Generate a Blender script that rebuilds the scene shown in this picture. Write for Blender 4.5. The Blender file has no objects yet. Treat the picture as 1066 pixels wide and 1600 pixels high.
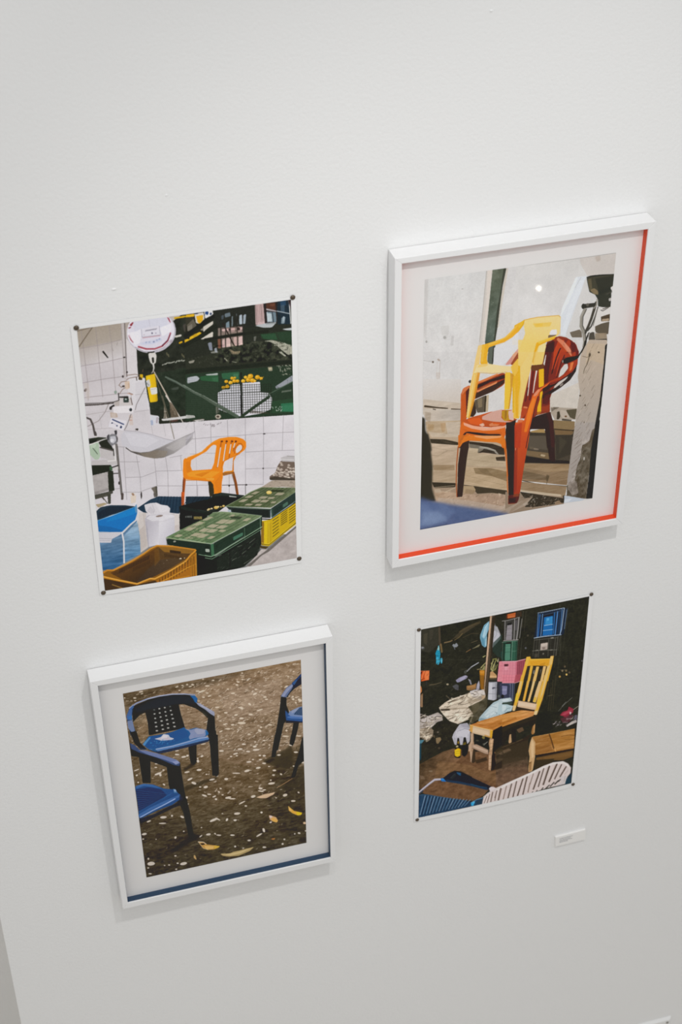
import bpy, bmesh, math
import numpy as np
from mathutils import Matrix, Vector

scene = bpy.context.scene
col = scene.collection

# ------------------------------------------------------------------ camera
cam_data = bpy.data.cameras.new('camera')
cam = bpy.data.objects.new('camera', cam_data)
col.objects.link(cam)
cam_data.sensor_fit = 'VERTICAL'
cam_data.sensor_height = 36.0
cam_data.lens = 56.72
cam_data.clip_start = 0.02
cam_data.dof.use_dof = True
cam_data.dof.focus_distance = 2.6
cam_data.dof.aperture_fstop = 5.6
right = Vector((0.96126532, -0.27542326, -0.0105363))
fwd = Vector((0.21847472, 0.78469876, -0.58010056))
up = Vector((0.16804101, 0.55532864, 0.81447672))
cm = Matrix((right, up, -fwd)).transposed().to_4x4()
cm.translation = Vector((-0.27840, -2.0, 3.35041))
cam.matrix_world = cm
scene.camera = cam

# ------------------------------------------------------------------ light
world = bpy.data.worlds.new('world')
scene.world = world
world.use_nodes = True
bg = world.node_tree.nodes['Background']
bg.inputs['Color'].default_value = (0.985, 0.992, 1.0, 1)
bg.inputs['Strength'].default_value = 0.69


def spot(name, loc, aim, power, size, blend, radius, color=(1, 1, 1)):
    d = bpy.data.lights.new(name, 'SPOT')
    d.energy = power
    d.color = color
    d.spot_size = math.radians(size)
    d.spot_blend = blend
    d.shadow_soft_size = radius
    o = bpy.data.objects.new(name, d)
    col.objects.link(o)
    o.location = loc
    o.rotation_euler = (Vector(aim) - Vector(loc)).to_track_quat('-Z', 'Y').to_euler()
    return o


# ceiling track spot over the pictures: throws the shadows down and to the left
spot('track_spot', (0.44, -1.34, 3.93), (0.62, 0.0, 1.05), 78.0, 58.0, 1.0, 0.03, (1.0, 0.99, 0.975))
# second, wider lamp washing the upper wall
spot('wall_washer', (0.85, -2.2, 4.15), (0.85, 0.0, 2.75), 33.0, 70.0, 1.0, 0.20, (0.97, 0.99, 1.0))
spot('track_spot_left', (-0.05, -1.34, 3.93), (-0.42, 0.0, 1.55), 33.0, 58.0, 1.0, 0.05, (1.0, 0.99, 0.975))
# small bulb lower down in the room, seen mirrored in the glass of the upper frame
bulb = bpy.data.lights.new('far_bulb', 'AREA')
bulb.shape = 'DISK'
bulb.size = 0.013
bulb.energy = 0.035
bulb.color = (1.0, 0.93, 0.80)
bo = bpy.data.objects.new('far_bulb', bulb)
col.objects.link(bo)
bo.location = (1.461, -2.065, 1.085)
bo.rotation_euler = (Vector((0.575, 0.0, 2.38)) - Vector((1.461, -2.065, 1.085))).to_track_quat('-Z', 'Y').to_euler()


vs = scene.view_settings
vs.view_transform = 'Standard'
vs.look = 'None'
vs.gamma = 1.0
vs.use_curve_mapping = False
vs.exposure = 0.0


# ------------------------------------------------------------------ helpers
def obj(name, bm, material, parent=None, smooth=False):
    me = bpy.data.meshes.new(name)
    bmesh.ops.recalc_face_normals(bm, faces=bm.faces)
    bm.to_mesh(me)
    bm.free()
    if smooth:
        for p in me.polygons:
            p.use_smooth = True
    if material:
        me.materials.append(material)
    o = bpy.data.objects.new(name, me)
    col.objects.link(o)
    if parent:
        o.parent = parent
        o.matrix_parent_inverse = parent.matrix_world.inverted()
    return o


def empty(name, loc, rot=(0, 0, 0)):
    o = bpy.data.objects.new(name, None)
    o.empty_display_size = 0.05
    col.objects.link(o)
    o.location = loc
    o.rotation_euler = rot
    bpy.context.view_layer.update()
    return o


def tag(o, label, cat, group=None):
    o['label'] = label
    o['category'] = cat
    if group:
        o['group'] = group
    return o


def struct(o):
    o['kind'] = 'structure'
    return o


def add_prism(bm, quad_front, quad_back):
    """closed 8-corner solid from two matching 4-corner rings"""
    a = [bm.verts.new(p) for p in quad_front]
    b = [bm.verts.new(p) for p in quad_back]
    bm.faces.new(a)
    bm.faces.new(b[::-1])
    for i in range(4):
        j = (i + 1) % 4
        bm.faces.new((a[j], a[i], b[i], b[j]))


def add_box(bm, x0, x1, y0, y1, z0, z1):
    f = [(x0, y0, z0), (x1, y0, z0), (x1, y0, z1), (x0, y0, z1)]
    b = [(x, y1, z) for x, y, z in f]
    add_prism(bm, f, b)


def bevel(bm, w, seg=2):
    bmesh.ops.bevel(bm, geom=list(bm.edges), offset=w, segments=seg, profile=0.5, affect='EDGES', clamp_overlap=True)


def lin(c):
    c = c / 255.0
    return c / 12.92 if c <= 0.04045 else ((c + 0.055) / 1.055) ** 2.4


def rgb(r, g, b):
    return (lin(r), lin(g), lin(b), 1.0)


def mat(name, color, rough=0.6, bump=0.0, bump_scale=400.0, mottled=0.0, mottle_scale=6.0, metallic=0.0, spec=0.5):
    m = bpy.data.materials.new(name)
    m.use_nodes = True
    nt = m.node_tree
    bs = nt.nodes['Principled BSDF']
    bs.inputs['Base Color'].default_value = color
    bs.inputs['Roughness'].default_value = rough
    bs.inputs['Metallic'].default_value = metallic
    bs.inputs['Specular IOR Level'].default_value = spec
    tc = nt.nodes.new('ShaderNodeTexCoord')
    if mottled:
        n = nt.nodes.new('ShaderNodeTexNoise')
        n.inputs['Scale'].default_value = mottle_scale
        n.inputs['Detail'].default_value = 4
        nt.links.new(tc.outputs['Object'], n.inputs['Vector'])
        mx = nt.nodes.new('ShaderNodeMix')
        mx.data_type = 'RGBA'
        mx.inputs['A'].default_value = tuple(v * (1 - mottled) for v in color[:3]) + (1,)
        mx.inputs['B'].default_value = tuple(min(1, v * (1 + mottled)) for v in color[:3]) + (1,)
        nt.links.new(n.outputs['Fac'], mx.inputs['Factor'])
        nt.links.new(mx.outputs['Result'], bs.inputs['Base Color'])
    if bump:
        n2 = nt.nodes.new('ShaderNodeTexNoise')
        n2.inputs['Scale'].default_value = bump_scale
        n2.inputs['Detail'].default_value = 3
        nt.links.new(tc.outputs['Object'], n2.inputs['Vector'])
        bp = nt.nodes.new('ShaderNodeBump')
        bp.inputs['Strength'].default_value = bump
        bp.inputs['Distance'].default_value = 0.001
        nt.links.new(n2.outputs['Fac'], bp.inputs['Height'])
        nt.links.new(bp.outputs['Normal'], bs.inputs['Normal'])
    return m


def glass_mat():
    m = bpy.data.materials.new('clear_glazing')
    m.use_nodes = True
    nt = m.node_tree
    nt.nodes.clear()
    out = nt.nodes.new('ShaderNodeOutputMaterial')
    mix = nt.nodes.new('ShaderNodeMixShader')
    tr = nt.nodes.new('ShaderNodeBsdfTransparent')
    gl = nt.nodes.new('ShaderNodeBsdfGlossy')
    gl.inputs['Roughness'].default_value = 0.025
    geo = nt.nodes.new('ShaderNodeNewGeometry')
    dot = nt.nodes.new('ShaderNodeVectorMath')
    dot.operation = 'DOT_PRODUCT'
    nt.links.new(geo.outputs['Incoming'], dot.inputs[0])
    nt.links.new(geo.outputs['Normal'], dot.inputs[1])
    ab = nt.nodes.new('ShaderNodeMath'); ab.operation = 'ABSOLUTE'
    nt.links.new(dot.outputs['Value'], ab.inputs[0])
    om = nt.nodes.new('ShaderNodeMath'); om.operation = 'SUBTRACT'
    om.inputs[0].default_value = 1.0
    nt.links.new(ab.outputs[0], om.inputs[1])
    pw = nt.nodes.new('ShaderNodeMath'); pw.operation = 'POWER'
    nt.links.new(om.outputs[0], pw.inputs[0]); pw.inputs[1].default_value = 5.0
    ma = nt.nodes.new('ShaderNodeMath'); ma.operation = 'MULTIPLY_ADD'
    nt.links.new(pw.outputs[0], ma.inputs[0]); ma.inputs[1].default_value = 0.975; ma.inputs[2].default_value = 0.025
    nt.links.new(ma.outputs[0], mix.inputs['Fac'])
    nt.links.new(tr.outputs[0], mix.inputs[1])
    nt.links.new(gl.outputs[0], mix.inputs[2])
    nt.links.new(mix.outputs[0], out.inputs['Surface'])
    return m


M_wall = mat('white_wall_paint', (0.80, 0.80, 0.795, 1), 0.75, 0.5, 200.0, 0.006, 1.5, spec=0.2)
M_floor = mat('warm_beige_floor', (0.62, 0.57, 0.49, 1), 0.5, 0.1, 60.0, 0.08, 3.0)
M_frame = mat('white_lacquered_wood', (0.79, 0.79, 0.79, 1), 0.45, 0.05, 120.0)
M_paper = mat('white_photo_paper', (0.82, 0.82, 0.82, 1), 0.55)
M_sheet = mat('white_art_paper', (0.80, 0.785, 0.775, 1), 0.8)
M_orange = mat('orange_spacer_card', rgb(226, 68, 6), 0.6)
M_blue = mat('blue_spacer_card', rgb(12, 56, 88), 0.6)
M_back = mat('grey_backing_board', (0.3, 0.3, 0.3, 1), 0.9)
M_tack = mat('dark_bronze_tack', rgb(88, 76, 62), 0.45, 0.15, 900.0, 0.2, 300.0, metallic=0.5)
M_plastic = mat('white_plastic', (0.80, 0.80, 0.79, 1), 0.35)
M_darkhole = mat('dark_screw', rgb(120, 118, 112), 0.5)
M_foam = mat('white_foamboard', (0.83, 0.82, 0.80, 1), 0.7)
M_ink = mat('grey_ink', rgb(176, 176, 178), 0.9)
M_glass = glass_mat()

# ------------------------------------------------------------------ the room
X_END = -0.400          # the white wall stops here in a rounded corner
bm = bmesh.new()
add_box(bm, X_END, 4.0, 0.0, 0.095, 0.0, 4.7)
ed = [e for e in bm.edges if all(abs(v.co.x - X_END) < 1e-6 for v in e.verts) and abs(e.verts[0].co.z - e.verts[1].co.z) > 1]
bmesh.ops.bevel(bm, geom=ed, offset=0.045, segments=10, profile=0.5, affect='EDGES')
wall_back = struct(obj('wall_back', bm, M_wall))
for p in wall_back.data.polygons:
    p.use_smooth = abs(p.normal.z) < 0.5 and 0.02 < abs(p.normal.x) < 0.999
bm = bmesh.new()
add_box(bm, -4.0, 6.0, -7.0, 2.6, -0.1, 0.0)
struct(obj('floor', bm, M_floor))
bm = bmesh.new()
add_box(bm, -4.0, 6.0, 2.6, 2.72, 0.0, 4.7)
struct(obj('wall_far', bm, M_wall))
bm = bmesh.new()
for s in (0,):
    add_box(bm, X_END + 0.03, 4.0, -0.014, 0.0, 0.0, 0.09)
bevel(bm, 0.003, 2)
struct(obj('baseboard_back', bm, M_wall))
# small blobs of filler under the paint
for (x, z, r) in ((0.4951, 2.646, 0.0022), (0.0407, 2.443, 0.0018), (-0.0422, 2.3146, 0.0026)):
    bm = bmesh.new()
    bmesh.ops.create_uvsphere(bm, u_segments=12, v_segments=6, radius=1.0)
    for v in bm.verts:
        v.co = Vector((x + v.co.x * r * 1.3, v.co.y * r * 0.45, z + v.co.z * r * 0.8))
    struct(obj('paint_blob', bm, M_wall, wall_back, True))

# ------------------------------------------------------------------ printed pictures
# Each picture is a flat print: shapes in sheet units (0..1000 across, 0..1500 down; each point after the first is given relative to the one before), filled into a texture.
SHEET_W, SHEET_H = 1000.0, 1500.0


class Canvas:
    def __init__(self, w, h, ax, ay, base):
        self.w, self.h = w, h
        self.sx, self.sy = w / SHEET_W, h / SHEET_H
        self.ax, self.ay = ax, ay              # units per stroke width unit, across and down
        self.a = np.empty((h, w, 3), np.float32)
        self.a[:] = base
        self.soft = 0

    def _box(self, x0, y0, x1, y1, pad=0):
        p = pad + self.soft * 2 + 1
        i0 = max(0, int(math.floor(y0)) - p); i1 = min(self.h, int(math.ceil(y1)) + p)
        j0 = max(0, int(math.floor(x0)) - p); j1 = min(self.w, int(math.ceil(x1)) + p)
        return i0, i1, j0, j1

    def poly_mask(self, pts):
        P = np.array(pts, np.float64) * (self.sx, self.sy)
        i0, i1, j0, j1 = self._box(P[:, 0].min(), P[:, 1].min(), P[:, 0].max(), P[:, 1].max())
        if i1 <= i0 or j1 <= j0:
            return None
        ys = np.arange(i0, i1) + 0.5
        xs = np.arange(j0, j1) + 0.5
        m = np.zeros((i1 - i0, j1 - j0), bool)
        n = len(P)
        for k in range(n):
            xa, ya = P[k]; xb, yb = P[(k + 1) % n]
            if ya == yb:
                continue
            if ya > yb:
                xa, ya, xb, yb = xb, yb, xa, ya
            r0 = np.searchsorted(ys, ya, 'left'); r1 = np.searchsorted(ys, yb, 'left')
            if r1 <= r0:
                continue
            xc = xa + (ys[r0:r1] - ya) * (xb - xa) / (yb - ya)
            m[r0:r1] ^= xs[None, :] > xc[:, None]
        return (i0, i1, j0, j1), m.astype(np.float32)

    def stroke_mask(self, pts, w0, w1):
        P = np.array(pts, np.float64)
        kx, ky = 1 / (self.sx * self.ax), 1 / (self.sy * self.ay)
        wm = max(w0, w1)
        Q = P * (self.sx, self.sy)
        pad = int(wm * max(self.sx * self.ax, self.sy * self.ay)) + 1
        i0, i1, j0, j1 = self._box(Q[:, 0].min(), Q[:, 1].min(), Q[:, 0].max(), Q[:, 1].max(), pad)
        if i1 <= i0 or j1 <= j0:
            return None
        X, Y = np.meshgrid((np.arange(j0, j1) + 0.5) * kx, (np.arange(i0, i1) + 0.5) * ky)
        m = np.zeros(X.shape, np.float32)
        n = len(Q) - 1
        for k in range(n):
            xa, ya = Q[k] * (kx, ky); xb, yb = Q[k + 1] * (kx, ky)
            dx, dy = xb - xa, yb - ya
            L = dx * dx + dy * dy + 1e-12
            t = np.clip(((X - xa) * dx + (Y - ya) * dy) / L, 0, 1)
            d = np.hypot(X - xa - t * dx, Y - ya - t * dy)
            hw = (w0 + (w1 - w0) * (k + t) / n) / 2
            m = np.maximum(m, np.clip((hw - d) / (0.5 * (kx + ky)) + 0.5, 0, 1))
        return (i0, i1, j0, j1), m.astype(np.float32)

    def blur(self, m):
        s = self.soft
        if s:
            for ax in (0, 1):
                for _ in range(2):
                    c = np.cumsum(np.pad(m, [(s + 1, s) if a == ax else (0, 0) for a in (0, 1)], mode='edge'), axis=ax)
                    n = m.shape[ax]
                    m = (np.take(c, np.arange(2 * s + 1, 2 * s + 1 + n), axis=ax) - np.take(c, np.arange(0, n), axis=ax)) / (2 * s + 1)
        return m

    def put(self, bm, color, alpha=1.0):
        if bm is None:
            return
        (i0, i1, j0, j1), m = bm
        m = (self.blur(m) * alpha)[..., None]
        v = self.a[i0:i1, j0:j1]
        v += (color - v) * m

    def ramp(self, box, c0, c1, p0, p1):
        i0, i1, j0, j1 = box
        X, Y = np.meshgrid((np.arange(j0, j1) + 0.5) / self.sx, (np.arange(i0, i1) + 0.5) / self.sy)
        d = np.array(p1, float) - p0
        t = np.clip(((X - p0[0]) * d[0] + (Y - p0[1]) * d[1]) / (d @ d + 1e-9), 0, 1)[..., None].astype(np.float32)
        return c0 + (c1 - c0) * t


def soften(P, cut=3.0):
    """take the corners off an outline, by at most `cut` units"""
    n = len(P)
    if n < 4:
        return P
    nx = np.roll(P, -1, axis=0)
    d = nx - P
    L = np.hypot(d[:, 0], d[:, 1])[:, None] + 1e-9
    t = np.minimum(0.27, cut / L)
    return np.stack([P + d * t, nx - d * t], axis=1).reshape(-1, 2)


def hexc(s):
    return np.array([int(s[i:i + 2], 16) for i in (0, 2, 4)], np.float32)


def noise_field(h, w, cell, rng):
    gh, gw = int(h / cell) + 3, int(w / cell) + 3
    g = rng.rand(gh, gw).astype(np.float32) * 2 - 1
    y = np.arange(h) / cell; x = np.arange(w) / cell
    iy = y.astype(int); ix = x.astype(int)
    fy = (y - iy)[:, None]; fx = (x - ix)[None, :]
    fy = fy * fy * (3 - 2 * fy); fx = fx * fx * (3 - 2 * fx)
    a = g[iy][:, ix]; b = g[iy][:, ix + 1]; c = g[iy + 1][:, ix]; d = g[iy + 1][:, ix + 1]
    return ((a * (1 - fx) + b * fx) * (1 - fy) + (c * (1 - fx) + d * fx) * fy).astype(np.float32)


def run_art(text, w, h, ax, ay):
    cv = Canvas(w, h, ax, ay, hexc('808080'))

    def pts(s):
        return np.cumsum([[float(t) for t in p.split(',')] for p in s.split()], axis=0)

    for line in text.strip().split('\n'):
        op, _, rest = line.partition(' ')
        if op == 'B':
            cv.soft = int(rest)
            continue
        head, _, body = rest.partition('|')
        hd = head.split()
        if op == 'P':                                    # P color alpha | points; points ...
            for b in body.split(';'):
                cv.put(cv.poly_mask(soften(pts(b))), hexc(hd[0]), float(hd[1]) if len(hd) > 1 else 1.0)
        elif op == 'G':                                  # G color color alpha x0,y0 x1,y1 | points
            bm = cv.poly_mask(soften(pts(body)))
            if bm:
                p0, p1 = pts(hd[3])[0], pts(hd[4])[0]
                cv.put(bm, cv.ramp(bm[0], hexc(hd[0]), hexc(hd[1]), np.array(p0), np.array(p1)), float(hd[2]))
        elif op == 'S':                                  # S color w0 w1 alpha | points; points ...
            w0 = float(hd[1])
            w1 = float(hd[2]) if len(hd) > 2 else w0
            for b in body.split(';'):
                cv.put(cv.stroke_mask(pts(b), w0, w1), hexc(hd[0]), float(hd[3]) if len(hd) > 3 else 1.0)
        elif op == 'N':                                  # N amplitude cellx celly seed colour-shift | points: grain inside an outline
            bm = cv.poly_mask(pts(body))
            if bm:
                (i0, i1, j0, j1), m = bm
                r = np.random.RandomState(int(hd[3]))
                cx, cy = float(hd[1]) * cv.sx, float(hd[2]) * cv.sy
                hh, ww = i1 - i0, j1 - j0
                f = np.zeros((hh, ww), np.float32)
                for o in range(3):
                    gy, gx = max(cy / 2 ** o, 1.0), max(cx / 2 ** o, 1.0)
                    gh, gw = int(hh / gy) + 3, int(ww / gx) + 3
                    g = r.rand(gh, gw).astype(np.float32) * 2 - 1
                    y = np.arange(hh) / gy; x = np.arange(ww) / gx
                    iy = y.astype(int); ix = x.astype(int)
                    fy = (y - iy)[:, None]; fx = (x - ix)[None, :]
                    f += ((g[iy][:, ix] * (1 - fx) + g[iy][:, ix + 1] * fx) * (1 - fy) + (g[iy + 1][:, ix] * (1 - fx) + g[iy + 1][:, ix + 1] * fx) * fy) * 0.6 ** o
                tint = hexc(hd[4]) / 128.0 if len(hd) > 4 else np.ones(3, np.float32)
                v = cv.a[i0:i1, j0:j1]
                v += (cv.blur(m) * f)[..., None] * float(hd[0]) * tint
        elif op == 'R':                                  # R count seed w0 w1 l0 l1 angle spread alpha colours | region: scattered flecks
            P = np.array(pts(body))
            bm = cv.poly_mask(pts(body))
            (i0, i1, j0, j1), m = bm
            r = np.random.RandomState(int(hd[1]))
            w0, w1, l0, l1, ang, spr, al = [float(t) for t in hd[2:9]]
            cols = [hexc(c) for c in hd[9:]]
            n = 0
            while n < int(hd[0]):
                n += 1
                i = r.randint(0, i1 - i0); j = r.randint(0, j1 - j0)
                q = r.rand(5)
                if not m[i, j]:
                    continue
                x = (j + j0) / cv.sx; y = (i + i0) / cv.sy
                L = (l0 + (l1 - l0) * q[0] ** 2) / 2; W = w0 + (w1 - w0) * q[1] ** 2
                t = math.radians(ang + spr * (2 * q[2] - 1))
                dx, dy = math.cos(t) * L * cv.ax, math.sin(t) * L * cv.ay
                cv.put(cv.stroke_mask([(x - dx, y - dy), (x + dx, y + dy)], W, W * 0.7), cols[int(q[3] * len(cols)) % len(cols)], al * (0.6 + 0.4 * q[4]))
    a = np.pad(cv.a, ((1, 1), (1, 1), (0, 0)), mode='edge')   # the prints are a little soft
    a = (a[:-2] + 1.6 * a[1:-1] + a[2:]) / 3.6
    return (a[:, :-2] + 1.6 * a[:, 1:-1] + a[:, 2:]) / 3.6


def picture_material(name, k):
    w, h = 800, 1200
    ax, ay, gain, veil = PRINT_SET[k]
    a = run_art(ART[k], w, h, ax, ay)
    r = np.random.RandomState(k)
    a = a + noise_field(h, w, 2.3, r)[..., None] * 3.0 + noise_field(h, w, 5.0, r)[..., None] * 2.0
    grey = a @ np.array([0.3, 0.59, 0.11], np.float32)       # matt inks, a little less than full colour
    a = a + (grey[..., None] - a) * 0.07
    c = np.clip(a, 0, 255) / 255.0
    l = np.where(c <= 0.04045, c / 12.92, ((c + 0.055) / 1.055) ** 2.4)
    l = np.clip((l - veil) * gain, 0.004, 0.9)               # ink reflectance under the room light
    s = np.where(l <= 0.0031308, l * 12.92, 1.055 * l ** (1 / 2.4) - 0.055)
    px = np.ones((h, w, 4), np.float32)
    px[..., :3] = s[::-1]
    img = bpy.data.images.new(name, w, h, alpha=False)
    img.pixels.foreach_set(px.ravel())
    img.update()
    img.pack()
    m = bpy.data.materials.new(name)
    m.use_nodes = True
    nt = m.node_tree
    bs = nt.nodes['Principled BSDF']
    bs.inputs['Roughness'].default_value = 0.6
    bs.inputs['Specular IOR Level'].default_value = 0.3
    tx = nt.nodes.new('ShaderNodeTexImage')
    tx.image = img
    tx.extension = 'EXTEND'
    nt.links.new(tx.outputs['Color'], bs.inputs['Base Color'])
    return m

# stroke metric across and down, ink gain, veil
PRINT_SET = {1: (3.115, 3.683, 1.182, 0.0132), 2: (3.475, 3.858, 1.269, 0.021), 3: (3.71, 5.211, 1.51, 0.0195), 4: (3.899, 5.108, 1.389, 0.0137)}

GEO = {
    'p1_paper': [(-0.10762, 2.26725), (0.21595, 2.26458), (-0.11267, 1.79368), (0.21182, 1.78673)],
    'p1': [(-0.09906, 2.26194), (0.20774, 2.26022), (-0.10423, 1.80153), (0.20382, 1.79825)],
    'p4_paper': [(0.40667, 1.60405), (0.73203, 1.60501), (0.41158, 1.1357), (0.73439, 1.1367)],
    'p4': [(0.41638, 1.59951), (0.7239, 1.60108), (0.41985, 1.14579), (0.7253, 1.14799)],
    'f2_outer': [(0.35336, 2.31797), (0.75518, 2.3198), (0.35373, 1.76701), (0.75555, 1.77148)],
    'f2_inner': [(0.36391, 2.3088), (0.74413, 2.30865), (0.36472, 1.78168), (0.74371, 1.78431)],
    'p2': [(0.40323, 2.27121), (0.70245, 2.27026), (0.40456, 1.82368), (0.70275, 1.82411)],
    'f3_outer': [(-0.14774, 1.65075), (0.2523, 1.64988), (-0.14284, 1.11305), (0.25097, 1.11411)],
    'f3_inner': [(-0.13608, 1.63968), (0.24086, 1.63691), (-0.13304, 1.12639), (0.24152, 1.1264)],
    'p3': [(-0.09703, 1.60166), (0.20073, 1.60015), (-0.09382, 1.16539), (0.20015, 1.16425)],
    'tacks1': [(-0.09977, 2.26441), (0.21054, 2.26336), (-0.10683, 1.79835), (0.20778, 1.7962)],
    'tacks4': [(0.41243, 1.59999), (0.72749, 1.60485), (0.41754, 1.14109), (0.72929, 1.1441)],
    'card': [(0.702, 1.01), (0.765, 1.013), (0.7035, 0.984), (0.766, 0.985)],
    'plate': [(0.9138, 0.3367), (1.0298, 0.3377), (0.9148, 0.2217), (1.0308, 0.2227)],
}

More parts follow.
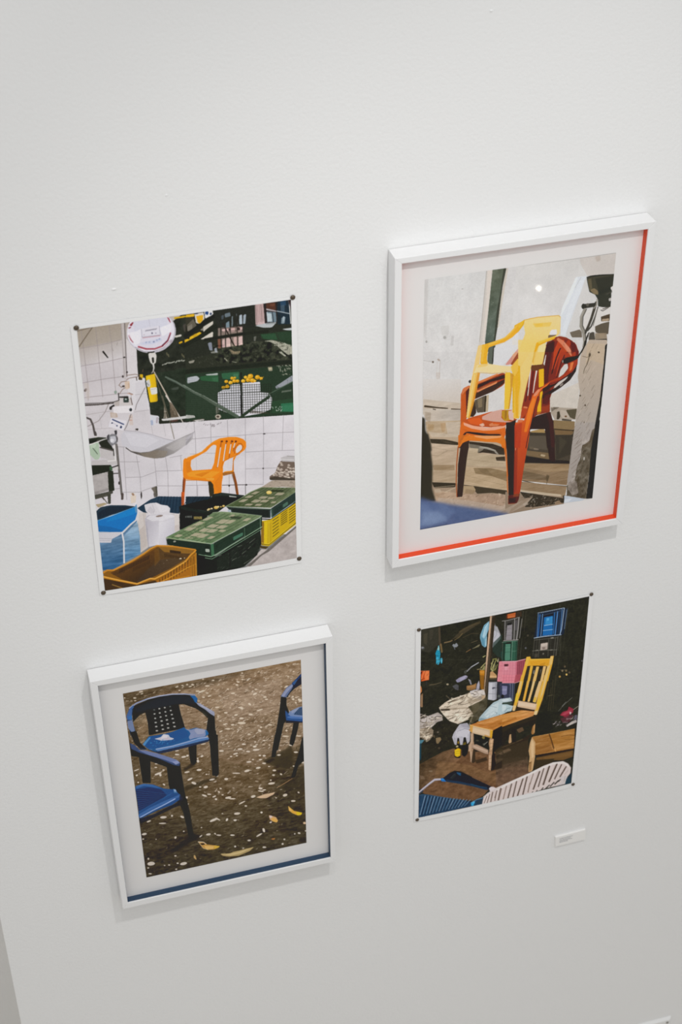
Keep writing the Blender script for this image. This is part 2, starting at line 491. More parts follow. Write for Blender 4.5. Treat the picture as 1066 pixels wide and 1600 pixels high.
ART = {}
ART[1] = '''
G 998b7c c9c3c5 1 45,-18 101,194|-9,-60 579,33 -31,578 -597,-104
P cbc5c8|1,200 303,-14 -22,755 -344,-66
G c6bfc2 d0cbd0 1 102,182 364,830|-3,188 317,-11 333,332 481,83 -9,779 -1210,-244
N 5 90 90 3|-9,-60 1143,119 -16,1450 -1253,-259
P a39788 0.55|-3,-1 205,1 -2,84 -202,13
S 94898a .84 .84 .75|19,5 4,279 -6,93;85,-7 0,186 1,192;145,0 5,93 -2,108 0,163;-3,100 113,-5 85,-11;-4,191 106,-3 101,-9 56,0;-2,280 96,-4 91,1;-4,359 141,6 82,5
S 6e6152 1.35|71,-1 -73,95
S 6b5d50 .84|-4,10 75,-11
P bdb5b4 0.8|202,0 15,2 -14,301 -14,-14
S 5f5756 1.18|217,2 -5,141 -6,137
S 8a8082 .68 .68 .7|201,0 -3,181 -3,97
P d2ccce 0.9|218,81 43,59 -3,149 -48,-8
S 26241f 2.53 1.69|108,133 18,33
S 837a76 .84 .84 .6|177,95 -4,13;150,122 4,14
P 2e2a28|208,178 -1,2 -1,1 -3,0 -3,0 -2,-1 -1,-2 -1,-2 1,-1 2,-1 2,-1 3,1 2,1 2,2
P 3a3432|213,258 -1,2 -1,2 -2,1 -2,-1 -2,-1 -1,-2 0,-2 1,-2 1,-2 2,-1 2,1 2,1 1,2
P 4a4240|192,278 0,3 -2,2 -2,1 -2,0 -2,-2 -1,-3 0,-3 1,-2 1,-3 2,-1 2,1 2,1 1,3
P 5a4f4b|14,324 -2,4 -4,1 -3,0 -2,-2 -1,-3 1,-4 2,-4 2,-3 4,-2 3,0 2,2 1,3 -1,4
P c4b7ae 0.5|6,282 22,3 -2,82 -16,3
P 2b2e27|261,140 241,-155 -31,523 -168,-29 -14,-156 1,-23 -32,-11;290,370 205,35 -10,174 -146,-15 1,-45 -38,-13 -2,-63
P 2c2f28|501,-3 511,2 -10,628 -535,-51
P 2c3027|475,437 529,66 -2,116 -270,-25 -265,-16
P 2a362a 0.6|260,289 225,-9 -14,228 -168,-29 -14,-156
N 6 20 20 8 8c8c78|261,140 241,-155 -31,523 -168,-29 -13,-179
P 2a2a22|501,0 86,-1 -7,124 -87,9
P d9a81e|501,2 40,0 -1,15 -40,1
P 3b3a30|500,15 38,2 5,37 -46,5
P 6b6457 0.8|502,57 33,-29 13,38 -42,25
P 8a8478 0.6|505,65 23,-13 -1,28 -24,8
P cfc9c0|541,4 43,-2 3,34 -24,22 -17,-6
P dda51d|548,16 33,-1 -1,25 -17,18 -9,-8
P 2f3552|541,2 18,-4 3,6 -14,3
P d8d6d6|587,-1 40,0 2,21 -39,16
P 28477e|607,9 -1,5 -2,3 -4,2 -3,-1 -3,-2 -3,-5 0,-4 1,-5 2,-4 4,-1 3,0 3,3 3,4
P 31405e|622,16 -1,3 -1,2 -2,1 -2,-1 -2,-1 -1,-3 0,-3 0,-2 2,-3 2,-1 2,1 2,1 1,3
P b8c4d4|600,18 0,1 -2,1 -1,1 -2,0 -2,-1 -1,-2 0,-1 0,-2 2,-1 1,0 2,0 2,1 1,2
P c9c2b6|578,77 49,-24 -1,17 -39,25 -8,10
P dcae22|512,120 49,-20 10,11 -45,26 -18,9
P b98c1a 0.6|525,114 15,-9 10,7 -16,15
P dcae22|493,129 16,0 1,14 -18,4
P cac3b8|562,140 58,-31 4,4 -3,26 -36,3
P bdb6ab 0.6|562,91 31,-18 13,2 -27,22
S 23251f 5.74|492,112 71,-43 73,-43
S 262922 6.42|481,161 73,-31 74,-40 73,-37 48,-29
P c99d1c|444,7 56,-2 0,9 -54,2
P c8c2b8|443,103 31,-4 1,11 -31,3
P d5a41c|459,140 18,-5 1,9 -17,4;488,130 5,-1 -1,16 -4,2
P 4b4640 0.9|484,53 14,-7 -3,45 -7,-4
S a79a70 1.01 1.01 .6|400,185 2,13;407,195 2,13;471,202 2,13;478,212 2,13
S c9cabd 1.35 1.35 .75|376,247 4,-2;385,245 4,-3;391,245 4,-3;396,242 4,-4;404,242 4,-4;410,243 4,-3;417,243 4,-3;423,241 4,-2;430,240 4,-2;438,244 4,-2;443,239 4,-3;451,239 4,-4;456,240 4,-3;465,239 4,-4;472,241 3,-1;477,241 4,-2
P 2b2d28|630,0 192,-2 1,117 -175,-10
P 6c7a84 0.9|682,25 26,-4 2,20 -26,4
P a9b4be|751,44 13,-4 0,52 -14,-1
P a3afbb 0.9|771,44 13,-2 -6,49 -11,1
P 4c5660 0.8|667,31 12,-1 -3,22 -10,2
P 74858f|686,74 16,-9 1,37 -18,-3
P 7a8890 0.8|715,44 6,-2 -2,51 -7,5
S 8f9ba6 .84 .84 .6|738,34 3,57
P 8f7d74 0.85|648,94 116,9 -2,112 -119,-13
P c9a9a4|666,102 33,0 0,19 -31,-2
P c4a39d|702,102 26,1 -1,23 -23,-2
P c9aaa6|735,101 29,2 -4,25 -20,-2
P caaba6|666,159 10,-4 1,46 -13,-2
P c9aca6|684,154 21,-1 0,53 -24,-3
P bfa19a|718,155 18,-2 0,57 -15,-3
P d0b2ad|744,157 18,-3 -1,60 -19,-2
P 7a5242|644,150 15,-1 0,52 -16,0
S 2d2a26 1.52|661,90 -2,114
S 2e2a26 1.18|684,82 -4,126
S 2e2b27 1.01|707,97 -2,103
S 2b2824 1.18|740,45 -4,169
S 2e2a28 1.01 1.01 .8|767,38 -2,125
S 4a3d37 .84 .84 .8|663,100 101,5
S 40352f .84 .84 .7|663,116 100,7
P 3a2f2c|752,114 0,4 -2,2 -3,1 -4,0 -2,-2 -2,-3 -1,-4 1,-3 2,-3 3,-1 3,1 3,2 2,3
P 3a302d|707,111 -1,3 -1,1 -3,1 -2,0 -2,-2 -1,-2 -1,-2 1,-3 2,-2 2,0 2,0 2,1 1,3
S 25271f 4.39|584,146 103,-3 114,0 83,8
S 302a26 1.86|672,74 40,104 33,72
P bfa2a0|827,-2 40,-1 5,112 -44,-2
S 5a4c4c .84 .84 .75|831,0 3,105
S 8d7674 .84 .84 .75|838,1 4,106;847,2 4,106
S 5a4c4c .84 .84 .75|855,4 4,105
S 8d7674 .84 .84 .75|861,5 4,105
P c4aaa9|831,99 47,-18 13,16 -42,18
P a58f8d 0.6|850,88 21,-10 4,11 -21,9
P 2f2a29|868,-3 67,0 -6,115 -57,-6
P 54352a|881,-1 44,0 1,44 -44,-10
P 7c4e3a 0.5|898,7 24,-1 1,16 -24,-2
P 202b33 0.4|878,-13 52,7 -3,9 -46,-3
P a7a0a4|880,27 48,19 0,6 -48,-16
P 6d7f8a|881,44 45,10 2,52 -45,-6
P b3bfc4|885,52 20,6 1,43 -19,-5
S dfe3e4 .84 .84 .8|884,48 3,51
S 2f3335 1.18|909,53 5,52
P 24313b|935,-3 54,2 5,129 -62,-10
P 2d4a66 0.8|948,1 26,-2 2,26 -26,0
P 4a5f70 0.7|950,21 18,0 1,40 -19,-5
S a3aeb5 1.18|931,49 59,22
P 7c8d96|953,87 19,-3 -6,36 -16,-2
P b7c3c9 0.8|959,82 8,-2 -3,23 -3,12
P 21292c 0.6|933,67 16,5 -3,45 -14,-2
S d8d8d6 1.35|992,22 5,103
S 57484a 1.35 1.35 .9|987,1 12,44
P 332728|989,-3 16,3 2,127 -5,2 -3,-89
P aeb3b5|823,109 57,-5 48,3 -23,24 -41,-5
P 7f8688 0.7|875,103 52,7 -3,5 -47,-4
P b9bfc1|955,148 47,0 2,14 -31,-6
P 2b3a2b|847,156 99,4 61,1 0,88 -78,-36 -77,-30
P 2f5238 0.9|850,160 70,5 10,36 -68,-16
P 2c4431 0.7|931,161 75,9 2,50 -68,-17
P 30332a|643,202 104,-1 73,-6 63,5 51,31 35,64 32,23 0,6 -517,-38 3,-52 103,-6
N 26 16 16 21 8c8c6c|593,182 227,8 114,29 67,99 -361,-35
P 6b6250|695,216 25,16 31,-1 -11,18 -31,-5
P 9c8a6c 0.7|697,213 28,19 23,-2 -3,14 -31,-3
S b6b39e 1.35 1.35 .8|672,259 12,16
S a8a893 1.01 1.01 .7|707,282 21,9
P 8d93a3 0.85|596,165 18,-2 3,46 -15,-5
P a3a9b5 0.8|625,199 11,-4 4,27 -13,-3
P b5b5b2 0.5|607,213 36,3 -2,9 -32,-3
P 7d7d75 0.7|816,166 13,-1 -4,25 -9,-1
P a2a08f|864,198 40,0 51,22 45,22 0,44 -20,5 -26,-27 -30,-35 -31,-24
R 60 4 0.84 1.52 1.69 4.39 20 40 1 d6d4c4 35372e c2c0ae 45463c|883,200 72,17 45,25 -1,46 -29,-4 -47,-49
P b8b6a6|933,266 13,-1 26,31 -10,-1
R 150 9 0.84 1.52 1.35 4.39 0 90 0.6 4c5a40 59624a 20231c 6b6d58|648,214 172,-19 114,54 61,68 -340,-32
P 8f8c7f|499,248 31,-4 -6,14 -20,2
R 25 12 0.68 1.18 1.35 3.38 80 40 0.5 7c7a6a 56564a|487,229 150,7 -3,46 -149,-1
P 252a22|484,289 259,17 258,15 0,21 -259,-13 -259,-16
S 363b30 1.01 1.01 .6|483,314 259,15 258,14
P 2b3a2c|482,315 518,33 0,279 -532,-57
P 2f5a3a|549,338 88,3 1,42 -85,-23
P 3b6a48 0.8|605,354 31,2 -1,23 -23,-4
P 335f42|653,338 86,5 -2,44 -80,-19
P 4a7a5a 0.6|710,350 26,2 -6,22 -19,-3
P a9b0ac|575,331 62,2 -3,12 -49,-7
P b3b6be|489,334 44,-3 15,16 -11,13 -50,6
P c7c6ce|630,441 27,-13 34,4 2,-25 46,2 4,106 -3,78 -50,-21 -62,-41
P cfcdd4|750,407 89,8 -1,58 42,11 15,32 -7,60 -49,16 -94,2
P 23261f|744,347 8,1 -5,247 -9,-2
P d69a1a|669,418 -1,4 -3,2 -4,1 -4,0 -3,-3 -3,-3 -1,-4 1,-4 3,-3 4,-1 4,1 4,2 2,4
P f0c552 0.8|661,413 0,2 -1,0 -2,1 -1,0 -2,-1 -1,-2 0,-1 0,-1 1,-1 2,-1 1,1 2,0 1,2
P 8a5f14 0.5|667,423 -1,1 -1,1 -2,0 -2,0 -2,-1 -1,-1 0,-1 0,-1 1,-1 2,0 2,0 2,1 2,1
P d69a1a|689,415 -2,4 -3,3 -4,2 -5,-1 -4,-3 -2,-4 -1,-4 1,-5 3,-3 4,-1 5,1 4,3 3,4
P f0c552 0.8|680,410 -1,2 -1,1 -2,0 -1,0 -2,-1 -1,-2 0,-1 0,-2 1,-1 2,0 2,0 1,1 1,1
P 8a5f14 0.5|686,421 0,1 -2,1 -2,1 -2,-1 -2,-1 -2,-1 0,-1 0,-2 2,0 2,-1 2,1 2,1 2,1
P d69a1a|684,387 -2,4 -2,3 -4,1 -4,-1 -4,-2 -2,-4 -1,-4 1,-3 3,-3 3,-1 5,0 3,3 3,3
P f0c552 0.8|675,383 0,1 -1,1 -1,1 -2,-1 -1,-1 -1,-1 -1,-1 1,-2 1,-1 1,0 2,0 1,1 1,1
P 8a5f14 0.5|681,393 0,1 -1,1 -2,0 -2,0 -2,-1 -2,-1 0,-2 1,-1 1,0 2,-1 2,1 2,1 1,1
P e0ab2a|705,397 -1,4 -3,3 -4,1 -5,0 -4,-3 -3,-4 -1,-4 2,-5 3,-3 4,-1 4,1 5,2 2,4
P f0c552 0.8|696,392 0,1 -1,1 -2,1 -2,0 -1,-1 -1,-2 -1,-1 1,-2 1,-1 2,0 1,0 2,1 1,1
P 8a5f14 0.5|703,403 -1,1 -1,1 -2,0 -3,0 -2,-1 -1,-1 -1,-2 1,-1 1,-1 3,0 2,1 2,1 1,1
P d69a1a|712,374 -1,4 -2,3 -4,1 -4,-1 -3,-2 -3,-4 0,-4 1,-3 2,-3 4,-1 4,1 3,2 3,4
P f0c552 0.8|705,370 -1,1 -1,1 -1,1 -1,-1 -2,0 -1,-2 0,-1 0,-1 1,-1 2,0 1,0 2,1 1,1
P 8a5f14 0.5|710,380 0,1 -1,0 -2,1 -2,-1 -2,-1 -1,-1 0,-1 0,-1 1,-1 2,0 2,1 2,0 1,1
P d69a1a|724,391 -1,4 -3,3 -5,2 -4,-1 -4,-3 -3,-4 -1,-4 1,-4 3,-3 4,-2 5,1 4,3 3,4
P f0c552 0.8|715,386 -1,2 -1,1 -1,0 -2,0 -2,-1 -1,-2 0,-1 0,-2 2,-1 1,0 2,0 1,1 2,2
P 8a5f14 0.5|721,397 0,2 -2,0 -2,1 -2,-1 -2,-1 -2,-1 0,-1 1,-2 1,0 2,-1 3,1 2,1 1,1
P d69a1a|738,394 -1,3 -2,3 -4,1 -4,0 -4,-3 -3,-3 0,-5 1,-3 2,-3 4,-1 4,1 4,2 3,4
P f0c552 0.8|730,389 0,1 -1,1 -2,1 -1,-1 -2,0 0,-2 -1,-1 1,-1 1,-1 1,-1 2,1 1,0 1,2
P 8a5f14 0.5|736,399 0,1 -2,1 -1,0 -3,0 -1,-1 -2,-1 0,-1 0,-1 2,-1 2,0 2,0 2,1 1,1
P e0ab2a|767,398 -1,5 -4,3 -4,1 -4,-1 -5,-3 -2,-4 -1,-4 1,-4 3,-3 4,-2 5,1 4,3 3,4
P f0c552 0.8|758,393 -1,2 -1,1 -1,0 -2,0 -2,-1 -1,-1 0,-2 0,-2 1,-1 2,0 2,0 1,1 1,2
P 8a5f14 0.5|764,405 0,1 -2,1 -2,0 -2,-1 -2,-1 -2,-1 0,-1 0,-1 2,-1 2,0 2,0 3,1 1,1
P e0ab2a|778,379 -1,4 -3,3 -3,1 -4,-1 -4,-2 -2,-4 -1,-4 1,-3 3,-3 3,-1 4,1 4,2 2,4
P f0c552 0.8|770,375 0,1 -1,1 -1,1 -2,-1 -1,0 -1,-2 0,-1 0,-1 1,-1 1,-1 2,1 1,1 1,1
P 8a5f14 0.5|776,385 0,1 -2,0 -2,1 -2,-1 -1,-1 -2,-1 0,-1 1,-1 1,-1 2,0 2,1 1,0 2,1
P d69a1a|794,397 -1,5 -4,4 -5,1 -6,-1 -5,-3 -3,-5 -1,-5 1,-5 4,-4 5,-1 6,1 5,3 3,5
P f0c552 0.8|783,391 0,2 -2,1 -1,0 -3,0 -1,-1 -2,-2 0,-2 0,-1 2,-2 2,0 2,0 2,1 1,2
P 8a5f14 0.5|791,404 0,2 -2,1 -3,0 -2,0 -3,-1 -2,-2 0,-2 1,-1 1,-1 3,0 3,0 2,1 2,2
P d69a1a|806,378 -1,6 -4,4 -6,1 -6,-1 -5,-3 -4,-5 -1,-6 2,-6 4,-4 5,-1 6,1 6,3 3,5
P f0c552 0.8|795,372 -1,2 -1,1 -2,0 -3,0 -2,-1 -1,-2 -1,-2 1,-2 2,-1 2,-1 2,0 2,2 1,2
P 8a5f14 0.5|803,386 0,2 -2,1 -3,0 -3,0 -3,-2 -2,-1 0,-2 1,-2 2,-1 2,0 3,1 3,1 2,1
P d69a1a|815,404 -1,5 -4,3 -5,2 -6,-1 -5,-3 -3,-5 -1,-6 1,-5 4,-3 5,-2 6,1 5,3 3,5
P f0c552 0.8|804,397 0,2 -2,1 -2,1 -2,0 -2,-2 -1,-1 0,-2 0,-2 2,-1 2,-1 2,1 2,1 1,1
P 8a5f14 0.5|812,411 0,1 -2,1 -3,1 -2,-1 -3,-1 -2,-2 0,-1 0,-2 2,-1 3,0 3,1 2,1 2,1
P d69a1a|839,390 -1,5 -4,3 -5,2 -5,-1 -5,-3 -4,-5 -1,-6 2,-5 3,-3 5,-2 6,1 5,3 3,5
P f0c552 0.8|829,384 -1,1 -1,2 -2,0 -2,0 -2,-1 -2,-2 0,-2 1,-2 1,-1 2,-1 2,1 2,1 1,2
P 8a5f14 0.5|837,397 -1,2 -2,0 -2,1 -3,-1 -3,-1 -1,-1 -1,-2 1,-1 1,-1 3,-1 3,1 2,1 2,1
P d69a1a|853,398 -1,3 -2,3 -3,1 -4,-1 -3,-2 -3,-3 0,-4 1,-3 2,-3 3,-1 4,1 3,2 3,3
P f0c552 0.8|846,394 0,1 -1,1 -1,0 -2,0 -1,-1 -1,-1 0,-1 0,-1 1,-1 1,-1 2,1 1,0 1,2
P 8a5f14 0.5|852,403 -1,1 -1,1 -2,0 -2,-1 -1,0 -1,-1 -1,-1 1,-1 1,-1 2,0 1,0 2,1 1,1
P d69a1a|797,386 -1,3 -3,3 -4,1 -4,-1 -4,-2 -2,-4 -1,-4 1,-3 3,-3 4,-1 4,0 3,3 3,3
P f0c552 0.8|789,381 -1,1 -1,1 -1,1 -2,-1 -1,-1 -1,-1 -1,-1 1,-2 1,-1 1,0 2,0 1,1 1,2
P 8a5f14 0.5|795,391 -1,1 -1,1 -2,0 -2,0 -2,-1 -1,-1 -1,-2 1,-1 1,0 2,0 2,0 2,1 1,1
P e0ab2a|820,407 -1,3 -2,2 -3,1 -3,0 -3,-2 -2,-3 0,-3 0,-3 3,-2 3,-1 3,1 3,1 2,3
P f0c552 0.8|814,404 0,1 -1,1 -1,0 -2,0 -1,-1 0,-1 -1,-1 1,-1 1,-1 1,0 1,0 1,1 1,1
P 8a5f14 0.5|819,412 -1,1 -1,0 -1,0 -2,0 -1,-1 -1,-1 -1,-1 1,0 1,-1 1,0 2,0 1,1 1,1
P d69a1a|723,373 -1,3 -2,2 -2,0 -3,0 -2,-2 -2,-2 -1,-3 1,-2 2,-2 3,-1 2,1 3,1 1,2
P f0c552 0.8|718,370 -1,1 0,1 -1,0 -1,0 -1,-1 -1,-1 0,-1 0,-1 1,0 1,0 1,0 1,0 0,1
P 8a5f14 0.5|722,377 -1,1 -1,0 -1,0 -1,0 -2,-1 0,0 -1,-1 1,-1 1,0 1,0 1,0 1,0 1,1
S d8a42c 1.52 .51|840,402 17,-12
P 7c6120 0.5|667,419 -1,3 -2,2 -3,1 -3,-1 -3,-2 -2,-3 -1,-3 1,-3 2,-2 3,-1 4,1 2,2 2,2
P 8f8a73|878,340 22,2 2,22 -19,0
P c3b993 0.8|883,346 14,0 1,10 -15,-1
R 60 17 0.84 1.52 1.35 3.71 40 60 0.9 c2c1af a6a693 31352c 747565|926,342 72,5 1,54 -53,-3 -20,-39
P 8f939a|912,453 87,-49 2,34 -51,21 -33,7
R 30 18 0.68 1.01 2.03 5.07 75 15 0.7 3c403c 5a5e60|918,454 81,-41 -1,24 -70,31
S 2e3d30 4.05|879,496 125,-52
S 5b6e5c 1.35 1.35 .7|881,489 120,-51
S b9bab0 .84 .84 .6|944,491 3,-7;949,491 3,-7;954,491 4,-7;960,491 3,-7;965,491 3,-7;970,491 4,-7;976,491 3,-7;981,491 4,-7;987,491 3,-7
P a9afaf 0.5|840,477 34,7 16,16 -6,6 -42,-14
P 4e564e 0.5|397,318 82,55 -1,18 -87,-65
S 6f7d70 2.36 2.36 .7|387,313 49,35 42,40
P 596059 0.5|408,379 37,-3 -1,15 -31,-3
S 5a675a 3.71 3.71 .9|469,375 49,44 45,34 66,54 92,80
S 8f998c 1.01 1.01 .6|469,371 49,44 46,33 65,54
P 2c4530|894,533 109,1 -1,79 -120,-15
P 2f6b4b|937,553 66,5 -1,52 -61,-11
P 3a7a58 0.5|947,567 56,3 -1,34 -53,-7
S bcc5bb 1.01 1.01 .7|932,585 3,-3;895,566 -4,-2;940,589 3,-4;923,591 5,-6;933,573 -1,-1;919,590 -5,-2;911,573 3,-2;924,582 1,-6;939,574 4,-1;898,575 0,-7;911,567 4,0;916,591 0,-3;932,571 1,-3;940,594 -4,-2;915,587 -2,-3;937,597 -1,-6
P 4b3f32 0.5|786,563 101,36 -11,1 -96,-19
S 2f3a2e 4.39|742,592 66,-43 71,-43
S 536252 1.18 1.18 .6|743,585 65,-44 68,-41
S 4d5a4c 3.71|553,445 76,70 92,77
S 8a9488 1.01 1.01 .6|559,442 75,69 82,71
P b0a697|641,576 -2,5 -4,4 -6,2 -7,-1 -6,-4 -3,-5 -2,-6 2,-6 4,-4 6,-1 7,1 6,3 4,6
P 4b3c33|632,574 -1,3 -2,2 -3,0 -3,0 -2,-2 -2,-2 -1,-3 1,-3 2,-1 3,-1 3,0 3,2 1,3
P 8a8478 0.6|616,515 13,6 4,28 -17,9
R 20 23 0.68 1.01 1.35 3.04 0 90 0.6 8d8a80 5c5a50|618,516 89,40 -12,16 -68,-18
P b5b3b0|470,536 41,10 5,13 -42,-1 -5,-4
P 6e6257 0.9|499,571 58,1 3,8 -45,0
P d8d5d6 0.8|507,573 50,3 1,6 -43,-1
S 23261f .76 .76 .75|629,435 0,12;640,437 1,12;651,439 1,12;663,441 0,12;674,443 0,12;685,444 1,13;698,404 -1,54;709,405 -1,55;721,407 -2,55;732,409 -1,55;743,411 -1,55;754,413 -1,55;766,415 -1,55;777,417 -1,55;788,419 -1,55;799,421 0,55;811,423 -1,55;822,424 -1,56;833,426 0,56;845,428 -1,56;856,430 0,55;868,432 -1,55;879,434 -1,55;890,436 0,55
S 2b2f27 .76 .76 .7|634,405 263,31;633,418 264,31;633,432 263,30;632,446 264,29
S 434b40 .59 .59 .45|491,352 -10,208;499,354 -10,208;507,356 -9,207;515,358 -9,207;524,360 -10,206;532,362 -9,206;540,364 -9,205;548,366 -9,205;556,368 -8,204;565,370 -9,204;573,372 -8,203;581,374 -8,202;589,376 -8,202;598,378 -8,201;606,380 -8,201;614,382 -7,200;622,384 -7,200;631,386 -8,199
S 434b40 .59 .59 .4|482,327 155,17;481,338 155,17;481,348 155,17;480,359 155,17;479,369 156,17;479,380 155,17;478,390 156,18;478,401 155,17;477,412 156,17;476,422 156,18;476,433 156,17;475,443 156,18;474,454 157,18;474,465 156,18;473,475 157,18;473,486 156,18;472,497 157,18;471,508 157,18;471,518 157,19;470,529 157,19
S 1f221c .59 .59 .35|643,202 -2,81;652,203 -2,81;661,205 -2,81;670,206 -2,81;678,207 -2,82;687,209 -2,81;696,210 -2,82;705,212 -2,81;713,213 -2,82;722,214 -2,82;731,216 -2,81;740,217 -2,82;748,219 -1,81;757,220 -1,82;766,222 -2,81;775,223 -2,82;784,224 -2,82;792,226 -1,82;801,227 -1,82;810,229 -1,81;819,230 -1,82;828,231 -1,82;837,233 -2,82;845,234 -1,82;854,236 -1,82;863,237 -1,82;872,239 -1,82;881,240 -1,82;890,241 -1,83;899,243 -1,82;907,244 0,83;916,246 0,82;925,247 0,82;934,249 0,82;943,250 0,82;952,251 0,83;961,253 0,82;970,254 0,83;979,256 0,82;988,257 0,83
S 3d4438 .59 .59 .4|781,131 -2,81;789,133 -1,80;798,134 -1,81;807,136 -1,80;816,137 -1,81;825,138 -2,81;833,140 -1,81;842,141 -1,81;851,142 -1,81;860,144 -1,81;869,145 -1,81;877,147 -1,81;886,148 -1,81;895,149 -1,81;904,151 -1,81;913,152 -1,81;921,154 0,81;930,155 0,81;939,156 0,82;948,158 0,81;957,159 0,81;966,161 -1,81;975,162 -1,81;983,163 0,82;992,165 0,81;1001,166 0,82
S 23261f .76 .76 .75|629,446 -2,108;641,447 -3,109;652,449 -3,109;663,451 -3,109;674,453 -2,109;686,455 -3,109;697,457 -3,109;708,459 -2,109;719,461 -2,109;731,463 -2,109;742,465 -2,109;753,467 -2,109;765,469 -2,109;776,470 -2,110;787,472 -1,110;799,474 -2,110;810,476 -1,110;821,478 -1,110;833,480 -2,110;844,482 -1,110;856,484 -2,110;867,486 -1,110;878,488 -1,110;890,490 -1,110
S 2a2d26 .76 .76 .7|629,446 267,33;629,459 266,33;628,473 267,32;628,487 267,32;627,500 267,32;626,514 268,31;626,528 268,31;625,542 268,30;624,556 269,29
P 20231d|739,470 8,2 -1,118 -9,0
S 2d3a2c 4.05|742,591 66,-43 71,-42
S 4d5a4c 3.38|629,515 92,76
P d3cfd3|213,281 77,22 -1,26 12,149 -100,-17 7,-145
P c7c2c8 0.5|243,321 46,2 4,154 -56,-10
S 5c5150 .84 .84 .8|286,355 -23,41 -24,43 -7,27
S 6d6261 .68 .68 .6|218,376 -1,88
S a29a9c .68 .68 .7|238,385 54,1
S 7d6558 1.01 1.01 .85|204,297 13,-6 28,-1 21,0;166,320 12,-15 25,-1;166,320 10,14 15,-7;206,274 40,1 25,10;165,367 15,-21 16,-9;209,369 17,11
P cfb9a6|193,307 23,-2 -1,41 -20,3
P b99a80 0.5|208,316 9,1 -2,26 -8,-1
P 8f9c92|154,356 -1,4 -2,3 -3,2 -3,-1 -3,-2 -1,-4 -1,-4 1,-4 3,-3 3,-1 3,0 2,3 2,3
S 3a3634 1.52|160,363 -1,50
P 4c4340|193,331 -1,2 -2,1 -3,1 -3,-1 -3,-1 -1,-2 -1,-3 1,-2 2,-1 3,-1 3,1 3,1 2,2
P cba21e|266,279 15,1 0,21 -11,4
P 4b3d1e|260,289 15,9 2,14 -18,-5
S 3c342a 1.18|250,293 1,15
S 5b4a3a 1.01|281,269 3,-14
P c8c0bf|164,385 53,9 4,48 -58,-13
P 2d2b29|162,381 43,5 0,12 -43,-10
P 37413d|181,393 25,4 -1,24 -26,-4
P a9b4b0|197,402 -1,2 -1,1 -3,1 -2,-1 -2,-1 -1,-2 0,-2 0,-2 2,-1 2,-1 2,1 2,1 1,2
S b7836a 1.01 1.01 .8|203,371 22,11
S 5e4f49 1.18|216,399 4,37
P b6aca8|137,404 25,-2 -2,29 -23,-1
S 4d4744 1.18|-2,391 85,12 51,3 23,-4
P 473f3c|-2,396 75,10 63,3 0,6 -79,-4 -60,-7
S 7d7475 .84 .84 .9|108,416 -13,27
P b9b5bf|450,65 -1,25 -7,23 -12,22 -18,17 -20,14 -24,8 -26,3 -25,-3 -25,-9 -22,-13 -19,-18 -15,-21 -9,-23 -4,-25 2,-24 7,-23 12,-21 17,-18 21,-13 23,-8 25,-2 26,2 24,8 22,13 19,17 15,21 10,23
P dad6e0|443,61 -1,24 -7,23 -12,21 -16,17 -20,13 -23,8 -25,2 -24,-2 -24,-9 -22,-13 -18,-17 -14,-20 -9,-23 -4,-24 2,-23 7,-23 12,-20 16,-17 20,-12 23,-8 24,-3 24,3 24,7 21,13 18,17 15,20 9,22
P d3cfdb|432,57 -2,21 -6,21 -11,18 -15,16 -18,11 -21,7 -22,3 -22,-3 -22,-7 -19,-12 -17,-15 -13,-18 -8,-21 -3,-21 1,-21 6,-20 11,-18 15,-15 18,-11 21,-8 22,-2 22,2 21,7 20,12 16,15 13,18 9,20
P cacbd9 0.7|257,3 90,-3 65,2 0,82 -151,-1
P 8e3640|238,14 19,-14 0,9 -11,15;232,27 13,-3 0,6 -11,3
P a34e5c|412,0 11,7 7,26 -6,-4
S a65a66 2.70 1.35|234,67 6,24 9,15
S a8505c 2.53 2.20|272,133 34,17 40,6 36,-9 27,-24 15,-37
S 6e3748 2.03 1.01|382,145 27,-25 15,-29
P e4e1e8 0.8|225,54 38,-2 28,-10 1,29 -14,43 -20,8 -16,-31
P e2dfe8 0.9|374,50 56,-14 0,39 -44,22
P d5d2dc|291,42 83,-4 2,49 -80,-2
S 9f9aa9 .84 .84 .8|291,45 0,40 85,2 -1,-46
S b5b0bc .68 .68 .8|329,-2 3,39
S 77727f 1.01 1.01 .7|309,58 3,-5;314,57 3,-4;318,57 3,-4;323,57 3,-4;327,57 3,-4;332,57 3,-5;336,56 3,-4;341,56 3,-4;345,56 3,-4;350,56 3,-4;355,56 2,-4;359,55 3,-4
P 5e5a70|343,73 -1,2 -1,2 -1,0 -2,0 -1,-1 -1,-2 0,-2 0,-2 1,-2 2,-1 1,1 2,1 1,2
P 9089a0|360,76 -1,1 -1,1 -1,1 -1,-1 -1,-1 -1,-1 0,-1 0,-2 1,-1 1,0 2,0 1,1 1,1
P b3a0a8|304,75 0,1 -1,1 -1,0 -1,0 -2,-1 0,-1 -1,-1 1,0 1,-1 1,0 1,0 1,0 1,1
S b06a72 .84 .84 .8|294,90 82,1
P 5b5f86|349,117 0,2 -1,2 -2,2 -2,0 -2,0 -2,-2 -1,-1 0,-2 1,-2 2,-2 2,0 2,0 2,1
P 7f8fb0|375,107 0,2 0,2 -2,2 -2,0 -3,0 -1,-1 -1,-2 0,-2 1,-2 2,-2 2,0 2,0 2,2
P 8f97b4|313,115 0,2 -1,1 -1,2 -2,0 -3,0 -1,-1 -1,-2 0,-2 1,-2 1,-1 3,-1 2,1 1,1
P 9aa0ba|328,115 0,2 -1,2 -1,2 -2,0 -3,0 -1,-2 -1,-1 0,-2 1,-2 2,-2 2,0 2,0 2,1
P 8f9ab8|364,111 0,2 -1,2 -2,2 -2,0 -2,0 -2,-2 -1,-1 0,-2 1,-2 2,-2 2,0 2,0 2,1
